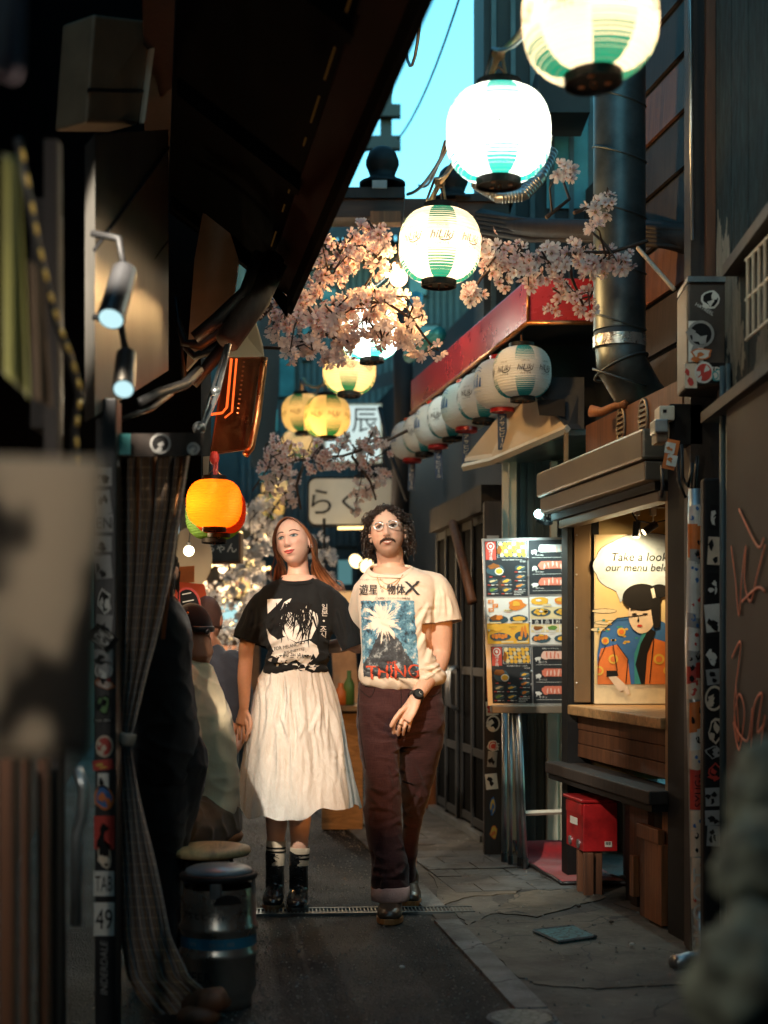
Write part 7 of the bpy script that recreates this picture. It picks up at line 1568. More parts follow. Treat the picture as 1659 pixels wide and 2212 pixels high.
b = MB(); ring = [(613, 1238, .02), (616, 1247, -.04), (626, 1256, -.075), (645, 1261, -.085), (665, 1257, -.07), (677, 1247, -.03), (680, 1238, .02), (672, 1232, .085), (646, 1229, .105), (622, 1231, .08)]
neckband(b, tso.data, BASE[wo], ww(645, 1250, .02)); part('collar', b, wo, M['tee_black'], smooth=True)
def onto(bvh, px, py, lift):
    o = V((0, 0, EYE)); d = (W(px, py, 1) - o).normalized(); p, n, i, dd = bvh.ray_cast(o, d)
    if p is None: return W(px, py, YW)
    if n.dot(d) > 0: n = -n
    return p + n * lift
def printed(par, bvh, name, polys, lift=.0035, sub=6):
    """flat shapes given in picture units, laid on the cloth"""
    b = MB()
    for mat, pts in polys:
        b.m(M[mat]); bm = bmesh.new(); f = bm.faces.new([bm.verts.new((x, y, 0)) for x, y in pts]); bmesh.ops.triangulate(bm, faces=bm.faces)
        for _ in range(3):
            lg = [e for e in bm.edges if e.calc_length() > sub]
            if not lg: break
            bmesh.ops.subdivide_edges(bm, edges=lg, cuts=1); bmesh.ops.triangulate(bm, faces=[f for f in bm.faces if len(f.verts) > 3])
        bm.verts.index_update(); b.add([onto(bvh, v.co.x, v.co.y, lift) for v in bm.verts], [tuple(v.index for v in f.verts) for f in bm.faces]); bm.free()
    return part(name, b, par, fix=False, smooth=True)
def printed_text(par, bvh, name, items, lift=.0045):
    b = MB()
    for mat, txt, cx, cy, h, sx, rot, shear in items:
        b.m(M[mat]); vs, fs, asp = text2d(txt, shear, 1.0, .9); c_, s__ = math.cos(rot), math.sin(rot)
        bm = bmesh.new(); bv_ = [bm.verts.new((cx + (x * sx * c_ + y * s__) * h, cy - (y * c_ - x * sx * s__) * h, 0)) for x, y in vs]
        for f in fs:
            try: bm.faces.new([bv_[i] for i in f])
            except ValueError: pass
        for _ in range(3 if h > 12 else 0):
            lg = [e for e in bm.edges if e.calc_length() > 4]
            if not lg: break
            bmesh.ops.subdivide_edges(bm, edges=lg, cuts=1); bmesh.ops.triangulate(bm, faces=[f for f in bm.faces if len(f.verts) > 3])
        bm.verts.index_update(); b.add([onto(bvh, v.co.x, v.co.y, lift) for v in bm.verts], [tuple(v.index for v in f.verts) for f in bm.faces]); bm.free()
    return part(name, b, par, fix=False, kind='stuff')
M['inkm'] = pm('matt_black_print', (.012, .012, .012), .9, spec=.1); M['pwhite'] = pm('print_white', (.62, .60, .55), .8, var=.12, scale=40)
pol = [('pwhite', [(578, 1295), (610, 1294), (596, 1310), (579, 1326)]), ('pwhite', [(614, 1301), (626, 1294), (630, 1293), (622, 1308), (606, 1318)]), ('pwhite', [(652, 1304), (663, 1306), (660, 1330), (644, 1344)]), ('pwhite', [(608, 1330), (625, 1322), (652, 1332), (668, 1316), (688, 1328), (686, 1350), (672, 1380), (640, 1388), (612, 1374), (604, 1350)]),
       ('pwhite', [(577, 1358), (586, 1372), (600, 1382), (616, 1376), (640, 1390), (668, 1384), (684, 1394), (688, 1412), (682, 1422), (676, 1412), (668, 1430), (660, 1442), (656, 1436), (662, 1420), (640, 1424), (622, 1432), (606, 1420), (594, 1412), (586, 1394), (580, 1378)]),
       ('pwhite', [(604, 1420), (618, 1424), (614, 1432), (600, 1430)]), ('pwhite', [(590, 1408), (606, 1414), (598, 1420), (586, 1416)])]
q = random.Random(3); ink = []
for k in range(84):
    x0 = q.uniform(596, 684); y0 = q.uniform(1300, 1345); x1 = x0 + q.uniform(-26, 16); y1 = y0 + q.uniform(18, 56); w = q.uniform(.4, 2.2); xm = (x0 + x1) / 2 + q.uniform(-5, 5); ym = (y0 + y1) / 2; ink.append(('inkm', [(x0 - w, y0), (x0 + w, y0), (xm + w, ym), (x1 + .3, y1), (x1 - .3, y1), (xm - w, ym)]))
ink += [('inkm', [(616, 1306), (640, 1300), (664, 1306), (656, 1318), (646, 1316), (636, 1326), (628, 1316)])]
printed(wo, bvw, 'shirt_print', pol, .0035); printed(wo, bvw, 'print_strokes', ink, .0062, 7)
wl = []
for k in range(16): x0 = q.uniform(566, 690); y0 = q.uniform(1424, 1446); wl.append(('pwhite', [(x0, y0), (x0 + q.uniform(8, 18), y0 + q.uniform(-6, 5)), (x0 + q.uniform(6, 14), y0 + q.uniform(2, 5))]))
printed(wo, bvw, 'print_lines', wl, .0040, 9)
printed_text(wo, bvw, 'shirt_lettering', [('pwhite', '일\n본', 700, 1318, 26, 1.0, 0, 0), ('pwhite', '조\n식', 697, 1366, 26, 1.0, 0, 0), ('pwhite', '·', 698, 1341, 4, 1, 0, 0), ('inkm', 'FOR MELANCHOLY', 630, 1394, 7.0, .85, -.22, .1), ('inkm', 'BRUNETTES', 636, 1405, 7.0, .85, -.2, .1), ('inkm', 'and Sad Women', 642, 1416, 7.4, .85, .06, .1)], .0075)
# gathered white skirt
rows = [(1418, 580, 694), (1440, 572, 702), (1462, 562, 713), (1500, 549, 728), (1560, 538, 742), (1620, 530, 751), (1680, 522, 763), (1725, 517, 772), (1760, 513, 778)]
b = MB(); n, m = 300, 60; vs = []; yr = [r[0] for r in rows]
for i in range(m + 1):
    v = i / m
    for j in range(n):
        t = 2 * PI * j / n; hem = 1752 + 8 * math.sin(3 * t + 1.1) - 14 * max(0, math.cos(t)) ** 2 + 5 * math.sin(7 * t) + 2.5 * math.sin(13 * t + 1); y = 1418 + (hem - 1418) * v
        xl = np.interp(y, yr, [r[1] for r in rows]); xr = np.interp(y, yr, [r[2] for r in rows]); rx = (xr - xl) / 2 * s_w; cxp = (xl + xr) / 2; ry = .112 + (rx - .125) * .74
        w = .25 + .75 * v; tt_ = t + .05 * nz(math.cos(t), math.sin(t), v, 2)
        pl_ = .020 * nz(math.cos(t), math.sin(t), v * .35, 2.6, 1) + .015 * (ridge(math.cos(t), math.sin(t), v * .22, 4.2, 6) - .4) + .006 * nz(math.cos(t), math.sin(t), v * .2, 11, 2) + .004 * math.sin(47 * tt_) * max(0, 1 - 2.2 * v)
        pl_ += .014 * nz(math.cos(t) * 1.3, math.sin(t) * 1.3, v * .7, 2.2, 4) * v; f = 1 + (pl_ * w) / rx
        vs.append(ww(cxp, y) + V((rx * f * math.cos(t), ry * f * math.sin(t) + .012, 0)))
b.add(vs, [(i * n + j, i * n + (j + 1) % n, (i + 1) * n + (j + 1) % n, (i + 1) * n + j) for i in range(m) for j in range(n)])
def skirt_mat():
    t = NT('crinkled_white_cotton'); cr = t.noise(30, 6, .68, t.mapping((1, 1, .55)), 1.8); fi = t.noise(11, 4, .6, t.mapping((1.6, 1.6, .35)), .8); c = t.ramp(cr, [(.3, (.70, .67, .61)), (.7, (.82, .80, .75))])
    h = t.math('ADD', t.math('MULTIPLY', fi, 1.3), cr); nm = t.bump(h, .40, .014)
    d = t.node('BsdfDiffuse'); tr = t.node('BsdfTranslucent')
    for x in (d, tr): t.l.new(c, x.inputs[0]); t.l.new(nm, x.inputs['Normal'])
    mx = t.node('MixShader'); mx.inputs[0].default_value = .18; t.l.new(d.outputs[0], mx.inputs[1]); t.l.new(tr.outputs[0], mx.inputs[2]); return t.done(mx.outputs[0])
sko = part('skirt', b, wo, skirt_mat(), smooth=True, fix=True); sko.data.transform(Matrix.Translation(BASE[wo])); sq = []
for k in range(46):
    x = QF.uniform(556, 720); y = QF.uniform(1436, 1600) if k % 3 else QF.uniform(1432, 1450); sq.append((x, y, x + (x - 637) * QF.uniform(.15, .45) + QF.gauss(0, 6), y + QF.uniform(70, 240), QF.uniform(3, 8), QF.uniform(.003, .009)))
sq += [(655, 1560, 640, 1600, 4, .012), (690, 1520, 665, 1590, 4, .012), (600, 1540, 622, 1600, 4, .010)] + scatter_folds(QF, 40, (530, 1620, 750, 1740), 20, 60, (16, 44), (1.8, 3), (.002, .004))
creases(sko.data, sq); sko.data.transform(Matrix.Translation(-BASE[wo]))
# socks and boots
M['sock'] = cloth_mat('cream_ribbed_sock', (.52, .44, .33), .9, crease=.2, cs=200, stretch=(1, 1, .05)); M['boot'] = pm('black_boot_leather', (.012, .013, .014), .26, var=.3, scale=12, bump=.18, bscale=55, coat=.3); M['sole_lit'] = pm('lit_sole', (.16, .085, .04), .55, bump=.3, bscale=30); M['sole_shade'] = pm('shaded_sole', (.03, .026, .022), .5)
def shoe(par, name, ankle, toe, heel_w, toe_w, h_shaft, r_shaft, mat, sole, lift=0, laces=6, shaft_top=None, lace_mat=None):
    """ankle and toe are ground points; a laced boot or shoe pointing from ankle to toe"""
    d = (toe - ankle); d.z = 0; L_ = d.length; d.normalize(); sd_ = V((d.y, -d.x, 0)); up = V((0, 0, 1)); b = MB(); A_ = ankle
    rings = [(-.32, .020, .030, .05), (-.26, .026, .034, .052), (-.05, .038, .036, .066), (.30, .041, .034, .060), (.58, .045, .030, .050), (.80, .043, .026, .042), (.95, .034, .022, .034), (1.02, .018, .014, .026)]
    pts = [A_ + d * (L_ * t) + up * z for t, w, hh, z in rings]; b.tube(pts, [(hh * toe_w / .045, w * toe_w / .045) for t, w, hh, z in rings], 20, side=(0, 0, 1))
    if h_shaft: limb(b, [A_ + up * .05 - d * .01, A_ + up * (.05 + h_shaft * .5), (shaft_top or A_ + up * (.05 + h_shaft))], [r_shaft * 1.02, r_shaft * .96, r_shaft], 22)
    me = remesh(b, .006, 4); fold(me, lambda x, y, z: .0025 * ridge(x, y, z * 1.5, 16, 4) * (1 if z > .075 else .3)); o = wear(name, me, par, mat)
    bv = BVHTree.FromPolygons([v.co + BASE[par] for v in me.vertices], [tuple(p.vertices) for p in me.polygons])
    b = MB(); out = []
    for i in range(28):
        a = 2 * PI * i / 28; c_ = math.cos(a); t = .36 + .70 * c_; w = toe_w * (1.06 if c_ > 0 else .86) * abs(math.sin(a)) ** .75 * math.copysign(1, math.sin(a)); out.append(A_ + d * (L_ * t) + sd_ * w)
    b.poly([p + up * (.003 + lift) for p in out], up * .026); so = part('sole', b, par, sole); bevel(so, .004)
    b = MB()
    for k in range(laces):
        f = k / max(1, laces - 1); P_ = A_ + d * (L_ * (.52 - .62 * f)) + up * (.075 + (h_shaft - .02) * f if h_shaft else .085 + .03 * f)
        for s0 in (-1, 1):
            q = []
            for i in range(6):
                xx = (-1 + 2 * i / 5) * .018 * s0; zz = (i / 5) * .014; o_ = P_ + sd_ * xx + up * (.10 + zz) + d * .12; hit = bv.ray_cast(o_, (-d - up * .55).normalized())
                if hit[0] is not None: q.append(hit[0] + hit[1] * .0015)
            if len(q) > 1: b.tube(q, .0016, 5)
        if True:
            for s0 in (-1, 1):
                o_ = P_ + sd_ * (.020 * s0) + up * .10 + d * .12; hit = bv.ray_cast(o_, (-d - up * .55).normalized())
                if hit[0] is not None: b.ball(hit[0], .0026, 6, 5)
    if b.f: part('laces', b, par, lace_mat or M['plastic'], smooth=True)
    return o
for px, d, tx, sole in ((594, .03, 588, 'sole_lit'), (645, -.02, 640, 'sole_shade')):  # matching soles: left coloured as lit, right as shaded
    a = V((ww(px, 0, d).x, YW + d, 0)); a.z = 0; t_ = V((ww(tx, 0, d - .16).x, YW + d - .17, 0))
    shoe(wo, 'boot', a, t_, .04, .049, .192, .043, M['boot'], M[sole])
    top = 1815 if px < 620 else 1830; b = MB(); c0, c1, c2_ = ww(px + 3, top, d), ww(px + 2, top + 18, d), ww(px + 1, 1868, d); b.tube([c0, c0.lerp(c1, .1), c1, c2_], [.041, .045, .044, .043], 30, caps=False); sk = part('sock', b, wo, M['sock'], smooth=True)
    b = MB()
    for yy in (13, 21): b.tube([ww(px + 2.5, top + yy, d), ww(px + 2.4, top + yy + 4, d)], .0455, 30, caps=False)
    part('sock_stripe', b, wo, M['ink'], smooth=True)
# ---------------------------------------------------------------- the man
YM = 6.28
def mm(px, py, d=0): return W(px, py, YM + d)
ma = person('curly haired man with glasses and moustache in a white printed t-shirt and burgundy jeans', V((mm(850, 0).x, YM, 0)))
HM = headframe(mm(837, 1152, .0), math.radians(-3), math.radians(-11), math.radians(-6), .97)
b = MB(); head(b, HM, True)
limb(b, [HM @ V((0, .03, -.05)), mm(843, 1210, .04), mm(846, 1250, .05)], [.060, .058, .072], 24)
loft(b, [(1226, 806, 884, YM + .05, .066), (1244, 800, 900, YM + .045, .082), (1266, 790, 925, YM + .04, .08), (1310, 785, 940, YM + .04, .10), (1400, 790, 930, YM + .03, .10), (1470, 790, 940, YM + .03, .10), (1560, 790, 940, YM + .03, .11)])
arm = [mm(922, 1276, .03), mm(948, 1320, .04), mm(951, 1370, .05), mm(950, 1412, .05), mm(940, 1442, .0), mm(916, 1478, -.08), mm(899, 1506, -.13)]
limb(b, smooth_path(arm, 4), list(np.interp(np.linspace(0, 6, 25), range(7), [.048, .054, .054, .048, .047, .038, .029])), 24)
b.tube(smooth_path([mm(899, 1504, -.13), mm(892, 1520, -.145), mm(880, 1540, -.155), mm(872, 1553, -.155)], 4), [(.026 + .016 * min(1, i / 7), .025 - .008 * min(1, i / 7)) for i in range(13)], 16, side=(.8, 0, .6))
for (x0, y0), (x1, y1), (x2, y2), r, dy in (((861, 1543), (851, 1566), (850, 1584), .0098, -.165), ((869, 1551), (862, 1573), (860, 1588), .0100, -.158), ((878, 1556), (873, 1574), (871, 1587), .0096, -.150), ((887, 1554), (885, 1569), (882, 1579), .0086, -.14)):
    finger(b, [mm(x0 + 4, y0 - 8, dy + .015), mm((x0 + x1) / 2, (y0 + y1) / 2, dy - .01), mm(x1, y1, dy - .008), mm(x2, y2, dy + .022)], r, r * .76)
finger(b, [mm(880, 1526, -.155), mm(866, 1537, -.175), mm(853, 1553, -.185), mm(845, 1568, -.18)], .0125, .0092)
limb(b, smooth_path([mm(800, 1276, .08), mm(784, 1320, .20), mm(774, 1368, .30), mm(740, 1392, .38), mm(700, 1398, .42)], 4), list(np.interp(np.linspace(0, 4, 17), range(5), [.056, .05, .044, .036, .028])))
b.tube(smooth_path([mm(700, 1398, .42), mm(682, 1396, .41), mm(670, 1394, .40)], 3), [(.026, .018), (.032, .016), (.036, .016), (.036, .015), (.034, .014), (.03, .013), (.027, .012)], 12)
for k in range(4): finger(b, [mm(672, 1386 + 6 * k, .40), mm(662, 1386 + 6 * k, .39), mm(654, 1387 + 6 * k, .37)], .0095, .0075)
finger(b, [mm(690, 1388, .41), mm(684, 1378, .40), mm(678, 1374, .39)], .011, .009)
for pts, rr in (([mm(822, 1540, .02), mm(826, 1700, -.05), mm(838, 1850, -.08), mm(843, 1950, -.08)], [.075, .048, .04, .036]), ([mm(908, 1540, .06), mm(906, 1660, .15), mm(888, 1800, .30), mm(882, 1890, .36)], [.075, .046, .038, .034])):
    limb(b, smooth_path(pts, 5), list(np.interp(np.linspace(0, 3, 16), range(4), rr)))
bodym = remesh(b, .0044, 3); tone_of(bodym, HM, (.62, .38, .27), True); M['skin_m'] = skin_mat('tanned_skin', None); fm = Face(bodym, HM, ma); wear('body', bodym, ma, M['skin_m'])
fm.eyes(M['iris_brown'], M['lash'], (0, .0016), True); fm.brows(M['hair_black'], .0026, .004, .0285); fm.lips(M['lipm'], .024, .0075, .0030, True, -.064)
for sg in (-1, 1): b = MB(); b.ball(HM @ V((sg * .0115, -.108, -.0395)), (.0032, .0028, .0018), 8, 6); part('nostril', b, ma, M['lash'])
b = MB()
for k in range(150):
    x = rnd.uniform(-.030, .030); z = -.0475 + rnd.uniform(-.0035, .004) - 7 * x * x; p = fm.on(x, z, .001); b.tube([p, fm.on(x * 1.10, z - .004, .006), fm.on(x * 1.22, z - .0085 - 3 * x * x, .0045)], [.0008, .0009, .0005], 4)
part('moustache', b, ma, M['brow_dark'])
M['glassrim'] = pm('clear_silver_rim', (.60, .56, .50), .2, .6); gl = NT('spectacle_glass'); gb = gl.node('BsdfGlossy'); gb.inputs['Roughness'].default_value = .03; tpn = gl.node('BsdfTransparent'); mxs = gl.node('MixShader'); mxs.inputs[0].default_value = .045; gl.l.new(tpn.outputs[0], mxs.inputs[1]); gl.l.new(gb.outputs[0], mxs.inputs[2]); M['glass'] = gl.done(mxs.outputs[0])
gs_ = thing('spectacles', 'round pale rimmed glasses on the curly haired man\'s face', 'glasses', HM @ V((0, -.1, .01)))
b = MB(); bls = []
for sg in (-1, 1):
    c = V((sg * .0325, -.106, .009)); b.tube([HM @ (c + V((.0205 * math.cos(a), 0, .0165 * math.sin(a)))) for a in np.linspace(0, 2 * PI, 31)], .0024, 8)
    bl_ = MB(); bls.append(bl_); bl_.add([HM @ (c + V((.0200 * math.cos(a), 0, .0160 * math.sin(a)))) for a in np.linspace(0, 2 * PI, 31)[:-1]], [tuple(range(30))])
    b.tube(smooth_path([HM @ V((sg * .053, -.105, .014)), HM @ V((sg * .066, -.098, .015)), HM @ V((sg * .079, -.05, .014)), HM @ V((sg * .081, .01, .012))], 5), .0014, 6)
b.tube(smooth_path([HM @ V((-.0125, -.107, .012)), HM @ V((0, -.113, .015)), HM @ V((.0125, -.107, .012))], 5), .0015, 6); part('frame', b, gs_, M['glassrim'], smooth=True); [part('lens', q_, gs_, M['glass'], fix=False) for q_ in bls]
# curls
paths = []
while len(paths) < 1500:
    d = V((rnd.gauss(0, 1), rnd.gauss(0, 1), rnd.gauss(0, 1))).normalized(); p = V((d.x * .076, .012 + d.y * .098, d.z * .119))
    if p.z < -.062 or (p.y < -.045 and p.z < .088 - 2.0 * abs(p.x) ** 1.7 * 4) or (p.y < -.012 and p.z < .035): continue
    if p.z < -.02 and p.y < .0: continue
    out = V((d.x * 1.15, d.y * .9 + .1, d.z * .65)).normalized(); L_ = rnd.uniform(.018, .046) * (1.0 if d.z < .6 else .62) * (1.25 if abs(d.x) > .5 else 1); drop = rnd.uniform(.0, .028) * (1.3 if d.z < .3 else .5); ph = rnd.uniform(0, 6); rr = rnd.uniform(.004, .010); u = out.orthogonal().normalized(); w = out.cross(u); pts = []
    for i in range(12):
        t = i / 11; c = p + out * (L_ * math.sin(t * 1.5)) + V((0, 0, -drop * t * t * 1.5)); a = ph + t * rnd.uniform(8.0, 8.6); pts.append(HM @ (c + (u * math.cos(a) + w * math.sin(a)) * rr * min(1, t * 3)))
    paths.append(pts)
hair_obj('hair', paths, M['hair_dark'], ma, lambda: rnd.uniform(.0012, .0022), 3)
b = MB(); n, m = 40, 22; vs = []
for i in range(m + 1):
    for j in range(n):
        t = (i / m) * 2.25; a = 2 * PI * j / n; q = V((.078 * math.sin(t) * math.cos(a), .020 + .098 * math.sin(t) * math.sin(a), .121 * math.cos(t) + .002))
        if q.y < -.030 and q.z < .092: q = V((q.x * .92, -.028 + max(0, (.092 - q.z)) * .62, q.z))
        vs.append(HM @ q)
b.add(vs, [(i * n + j, i * n + (j + 1) % n, (i + 1) * n + (j + 1) % n, (i + 1) * n + j) for i in range(m) for j in range(n)]); part('hair_cap', b, ma, M['hair_dark'], smooth=True)
# t-shirt
b = MB()
loft(b, [(1221, 802, 886, YM + .05, .075), (1235, 790, 918, YM + .045, .10), (1256, 774, 946, YM + .04, .118), (1300, 772, 944, YM + .03, .128), (1350, 776, 938, YM + .025, .130), (1400, 779, 940, YM + .02, .130), (1438, 777, 952, YM + .02, .134), (1462, 776, 962, YM + .02, .136), (1478, 784, 954, YM + .02, .120), (1486, 806, 930, YM + .02, .10)], 64, 2.5)
limb(b, smooth_path([mm(915, 1266, .04), mm(940, 1276, .04), mm(953, 1305, .04), mm(963, 1350, .04)], 4), list(np.interp(np.linspace(0, 3, 13), range(4), [.072, .075, .076, .079])), 30)
limb(b, smooth_path([mm(806, 1268, .06), mm(792, 1285, .12), mm(784, 1320, .20), mm(778, 1356, .27)], 4), list(np.interp(np.linspace(0, 3, 13), range(4), [.068, .066, .064, .062])), 28)
tm = remesh(b, .0062, 5)
def fm_(x, y, z):
    d = .006 * nz(x, y, z, 6, 13) + .005 * ridge(x * .9 + .35 * z, y, z * 1.2, 7, 5) - .003; z0, z1 = mm(0, 1420).z, mm(0, 1490).z
    if z < z0: d += .007 * ridge(x * 1.6, y, z * .9, 10, 8) * min(1, (z0 - z) / .06)
    return d
fold(tm, fm_); creases(tm, [(928, 1300, 880, 1370, 5, .009), (932, 1325, 890, 1420, 5, .008), (936, 1350, 920, 1440, 5, .009), (786, 1300, 810, 1400, 5, .006), (880, 1255, 935, 1275, 4, .005), (948, 1270, 940, 1345, 5, .009), (965, 1285, 975, 1340, 4, .008), (952, 1262, 958, 1340, 4, .006), (820, 1265, 800, 1330, 4, .004), (876, 1260, 896, 1330, 5, .005), (780, 1440, 840, 1470, 4, .009), (800, 1430, 880, 1478, 4, .008), (955, 1440, 900, 1470, 4, .009), (960, 1425, 915, 1450, 4, .009)] + scatter_folds(QF, 16, (778, 1420, 930, 1462), 22, 25, (25, 70), (3, 4.5), (.004, .008)) + scatter_folds(QF, 12, (785, 1290, 920, 1410), 75, 35, (40, 90), (3.5, 6), (.002, .004))); cut(tm, mm(843, 1231, .0), (0, -.40, .916), mm(843, 1231, .02), .098); cut(tm, mm(962, 1346, .04), mm(963, 1352, .03) - mm(955, 1305, .04), mm(963, 1352, .04), .16)
M['tee_white'] = cloth_mat('cream_cotton', (.66, .58, .47), .88, crease=.26, cs=12, var=.06, stretch=(1, 1, .6))
bvm = BVHTree.FromPolygons([v.co.copy() for v in tm.vertices], [tuple(p.vertices) for p in tm.polygons]); tmo = wear('t_shirt', tm, ma, M['tee_white'], .004)
b = MB(); ring = [(806, 1222, .02), (810, 1234, -.04), (822, 1246, -.07), (840, 1251, -.085), (860, 1246, -.07), (876, 1232, -.04), (881, 1220, .02), (872, 1212, .09), (845, 1208, .115), (818, 1213, .09)]
neckband(b, tmo.data, BASE[ma], mm(843, 1231, .02)); part('collar', b, ma, M['tee_white'], smooth=True)
# printed burst with a dark slope (generic), lettering as on the shirt
def burst():
    t = NT('worn_blue_print'); u = t.node('UVMap'); s = t.node('SeparateXYZ'); t.l.new(u.outputs[0], s.inputs[0]); x = t.math('SUBTRACT', s.outputs[0], .40); y = t.math('SUBTRACT', s.outputs[1], .74)
    a = t.math('ARCTAN2', y, x); r = t.math('SQRT', t.math('ADD', t.math('POWER', x, 2), t.math('MULTIPLY', t.math('POWER', y, 2), 1.8))); n = t.noise(26, 6, .72); n2 = t.noise(9, 5, .65)
    ray = None if 1 else t.math('ABSOLUTE', t.math('SINE', t.math('ADD', t.math('MULTIPLY', a, 8), t.math('MULTIPLY', n2, 7))))
    cx_ = t.node('CombineXYZ'); t.set(cx_.inputs[0], t.math('COSINE', a)); t.set(cx_.inputs[1], t.math('SINE', a)); t.set(cx_.inputs[2], t.math('MULTIPLY', r, .5)); rn = t.noise(4.2, 5, .72, cx_.outputs[0])
    wht = t.math('GREATER_THAN', t.math('ADD', t.math('MULTIPLY', rn, 1.5), t.math('MULTIPLY', n, .3)), t.math('ADD', t.math('MULTIPLY', r, 1.15), .62))
    slope = t.math('LESS_THAN', t.math('ADD', t.math('MULTIPLY', t.math('ABSOLUTE', t.math('SUBTRACT', s.outputs[0], .46)), 1.25), t.math('SUBTRACT', s.outputs[1], t.math('MULTIPLY', n2, .40))), .56)
    blue = t.ramp(n, [(.36, (.015, .022, .03)), (.46, (.05, .15, .23)), (.56, (.14, .32, .42)), (.64, (.66, .60, .50))]); dk = t.ramp(n, [(.40, (.02, .024, .028)), (.55, (.05, .06, .07)), (.64, (.30, .34, .34))])
    c = t.mix(wht, t.mix(slope, blue, dk), (.68, .62, .52)); edge = t.math('GREATER_THAN', t.math('ADD', t.math('MULTIPLY', t.math('MINIMUM', t.math('MINIMUM', s.outputs[0], t.math('SUBTRACT', 1, s.outputs[0])), t.math('MINIMUM', s.outputs[1], t.math('SUBTRACT', 1, s.outputs[1]))), 9), n), .50)
    al = t.node('BsdfTransparent'); mx = t.node('MixShader'); t.l.new(edge, mx.inputs[0]); t.l.new(al.outputs[0], mx.inputs[1]); t.l.new(t.bsdf(c, .85), mx.inputs[2]); return t.done(mx.outputs[0])
b = MB(); n, m = 40, 56; vs = []; uv = []
for j in range(m + 1):
    for i in range(n + 1):
        u, v = i / n, j / m; vs.append(onto(bvm, 780 + 6 * v + (114 + 6 * v) * u, 1297 + (1462 - 1297) * v + 4 * u * v, .0032)); uv.append((u, 1 - v))
b.add(vs, [(j * (n + 1) + i, (j + 1) * (n + 1) + i, (j + 1) * (n + 1) + i + 1, j * (n + 1) + i + 1) for j in range(m) for i in range(n)]); o = part('shirt_print', b, ma, burst(), smooth=True, fix=False)
uvl = o.data.uv_layers.new(name='UVMap'); idx = np.zeros(len(o.data.loops), int); o.data.loops.foreach_get('vertex_index', idx); uvl.data.foreach_set('uv', np.array(uv)[idx].ravel())
M['inkblue'] = pm('worn_black_print', (.03, .035, .04), .85); M['inkred'] = pm('worn_red_print', (.50, .07, .03), .85)
printed_text(ma, bvm, 'shirt_lettering', [('inkblue', 'テクニカラー・パナビジョン', 804, 1253, 3.6, .9, 0, 0), ('inkblue', '遊星', 797, 1274, 22, .82, 0, 0), ('inkblue', 'から\nの', 826, 1273, 15, .7, 0, 0), ('inkblue', '物体', 855, 1274, 22, .82, 0, 0), ('inkblue', 'X', 889, 1271, 28, 1.15, 0, 0), ('inkblue', 'CIC配給・ユニバーサル映画作品', 850, 1293, 5, .95, 0, 0), ('inkred', 'THE', 846, 1432, 9, .9, 0, .1), ('inkred', 'THING', 848, 1451, 27, .95, -.04, .0)], .0058)
printed_text(ma, bvm, 'shirt_lettering', [('inkred', 'THING', 848.9, 1451.3, 27, .95, -.04, .0), ('inkblue', '遊星', 797.7, 1274, 22, .82, 0, 0), ('inkblue', '物体', 855.7, 1274, 22, .82, 0, 0), ('inkblue', 'X', 890, 1271, 28, 1.15, 0, 0)], .0064)
# jeans, cuffs
b = MB()
loft(b, [(1450, 780, 950, YM + .03, .105), (1480, 776, 954, YM + .03, .115), (1530, 772, 958, YM + .03, .122), (1572, 774, 958, YM + .03, .118), (1612, 790, 940, YM + .03, .085)], 56, 2.4)
loft(b, [(1520, 772, 866, YM + .01, .095), (1600, 774, 862, YM - .01, .098), (1697, 790, 864, YM - .06, .088), (1762, 789, 866, YM - .08, .086), (1850, 799, 877, YM - .08, .085), (1926, 806, 882, YM - .08, .084)], 48, 2.3)
loft(b, [(1520, 860, 958, YM + .03, .100), (1600, 860, 957, YM + .06, .104), (1660, 864, 943, YM + .11, .098), (1713, 868, 929, YM + .18, .086), (1778, 870, 911, YM + .28, .074), (1860, 866, 898, YM + .34, .070), (1905, 866, 897, YM + .36, .068)], 48, 2.3)
jm = remesh(b, .0068, 3)
def fj(x, y, z):
    d = .005 * nz(x, y, z, 8, 31) + .005 * ridge(x * 1.3 + .4 * z, y, z * 1.6, 8, 21) - .003; zk, za, zh = mm(0, 1730).z, mm(0, 1880).z, mm(0, 1560).z
    d += .008 * ridge(x * 1.2 + .7 * z, y, z * 1.1, 9, 40) * (math.exp(-((z - zk) / .07) ** 2) + 1.1 * math.exp(-((z - za) / .07) ** 2)) + .006 * ridge(x * .7 + z, y, z, 12, 44) * math.exp(-((z - zh) / .08) ** 2); return d
fold(jm, fj); creases(jm, [(860, 1580, 800, 1545, 4, .008), (860, 1590, 796, 1572, 4, .008), (862, 1600, 800, 1600, 4, .007), (862, 1578, 930, 1545, 4, .008), (864, 1592, 940, 1578, 4, .007), (796, 1700, 840, 1722, 5, .009), (866, 1700, 820, 1735, 5, .009), (794, 1745, 850, 1752, 5, .008), (870, 1765, 812, 1790, 5, .008), (802, 1870, 850, 1890, 5, .010), (878, 1868, 830, 1902, 5, .010), (804, 1898, 872, 1896, 4, .008), (808, 1840, 840, 1880, 5, .008), (900, 1650, 925, 1720, 5, .008), (912, 1700, 880, 1760, 5, .008), (835, 1640, 832, 1840, 4, .005)] + scatter_folds(QF, 22, (790, 1610, 860, 1890), 50, 50, (24, 60), (3, 5), (.003, .007)))
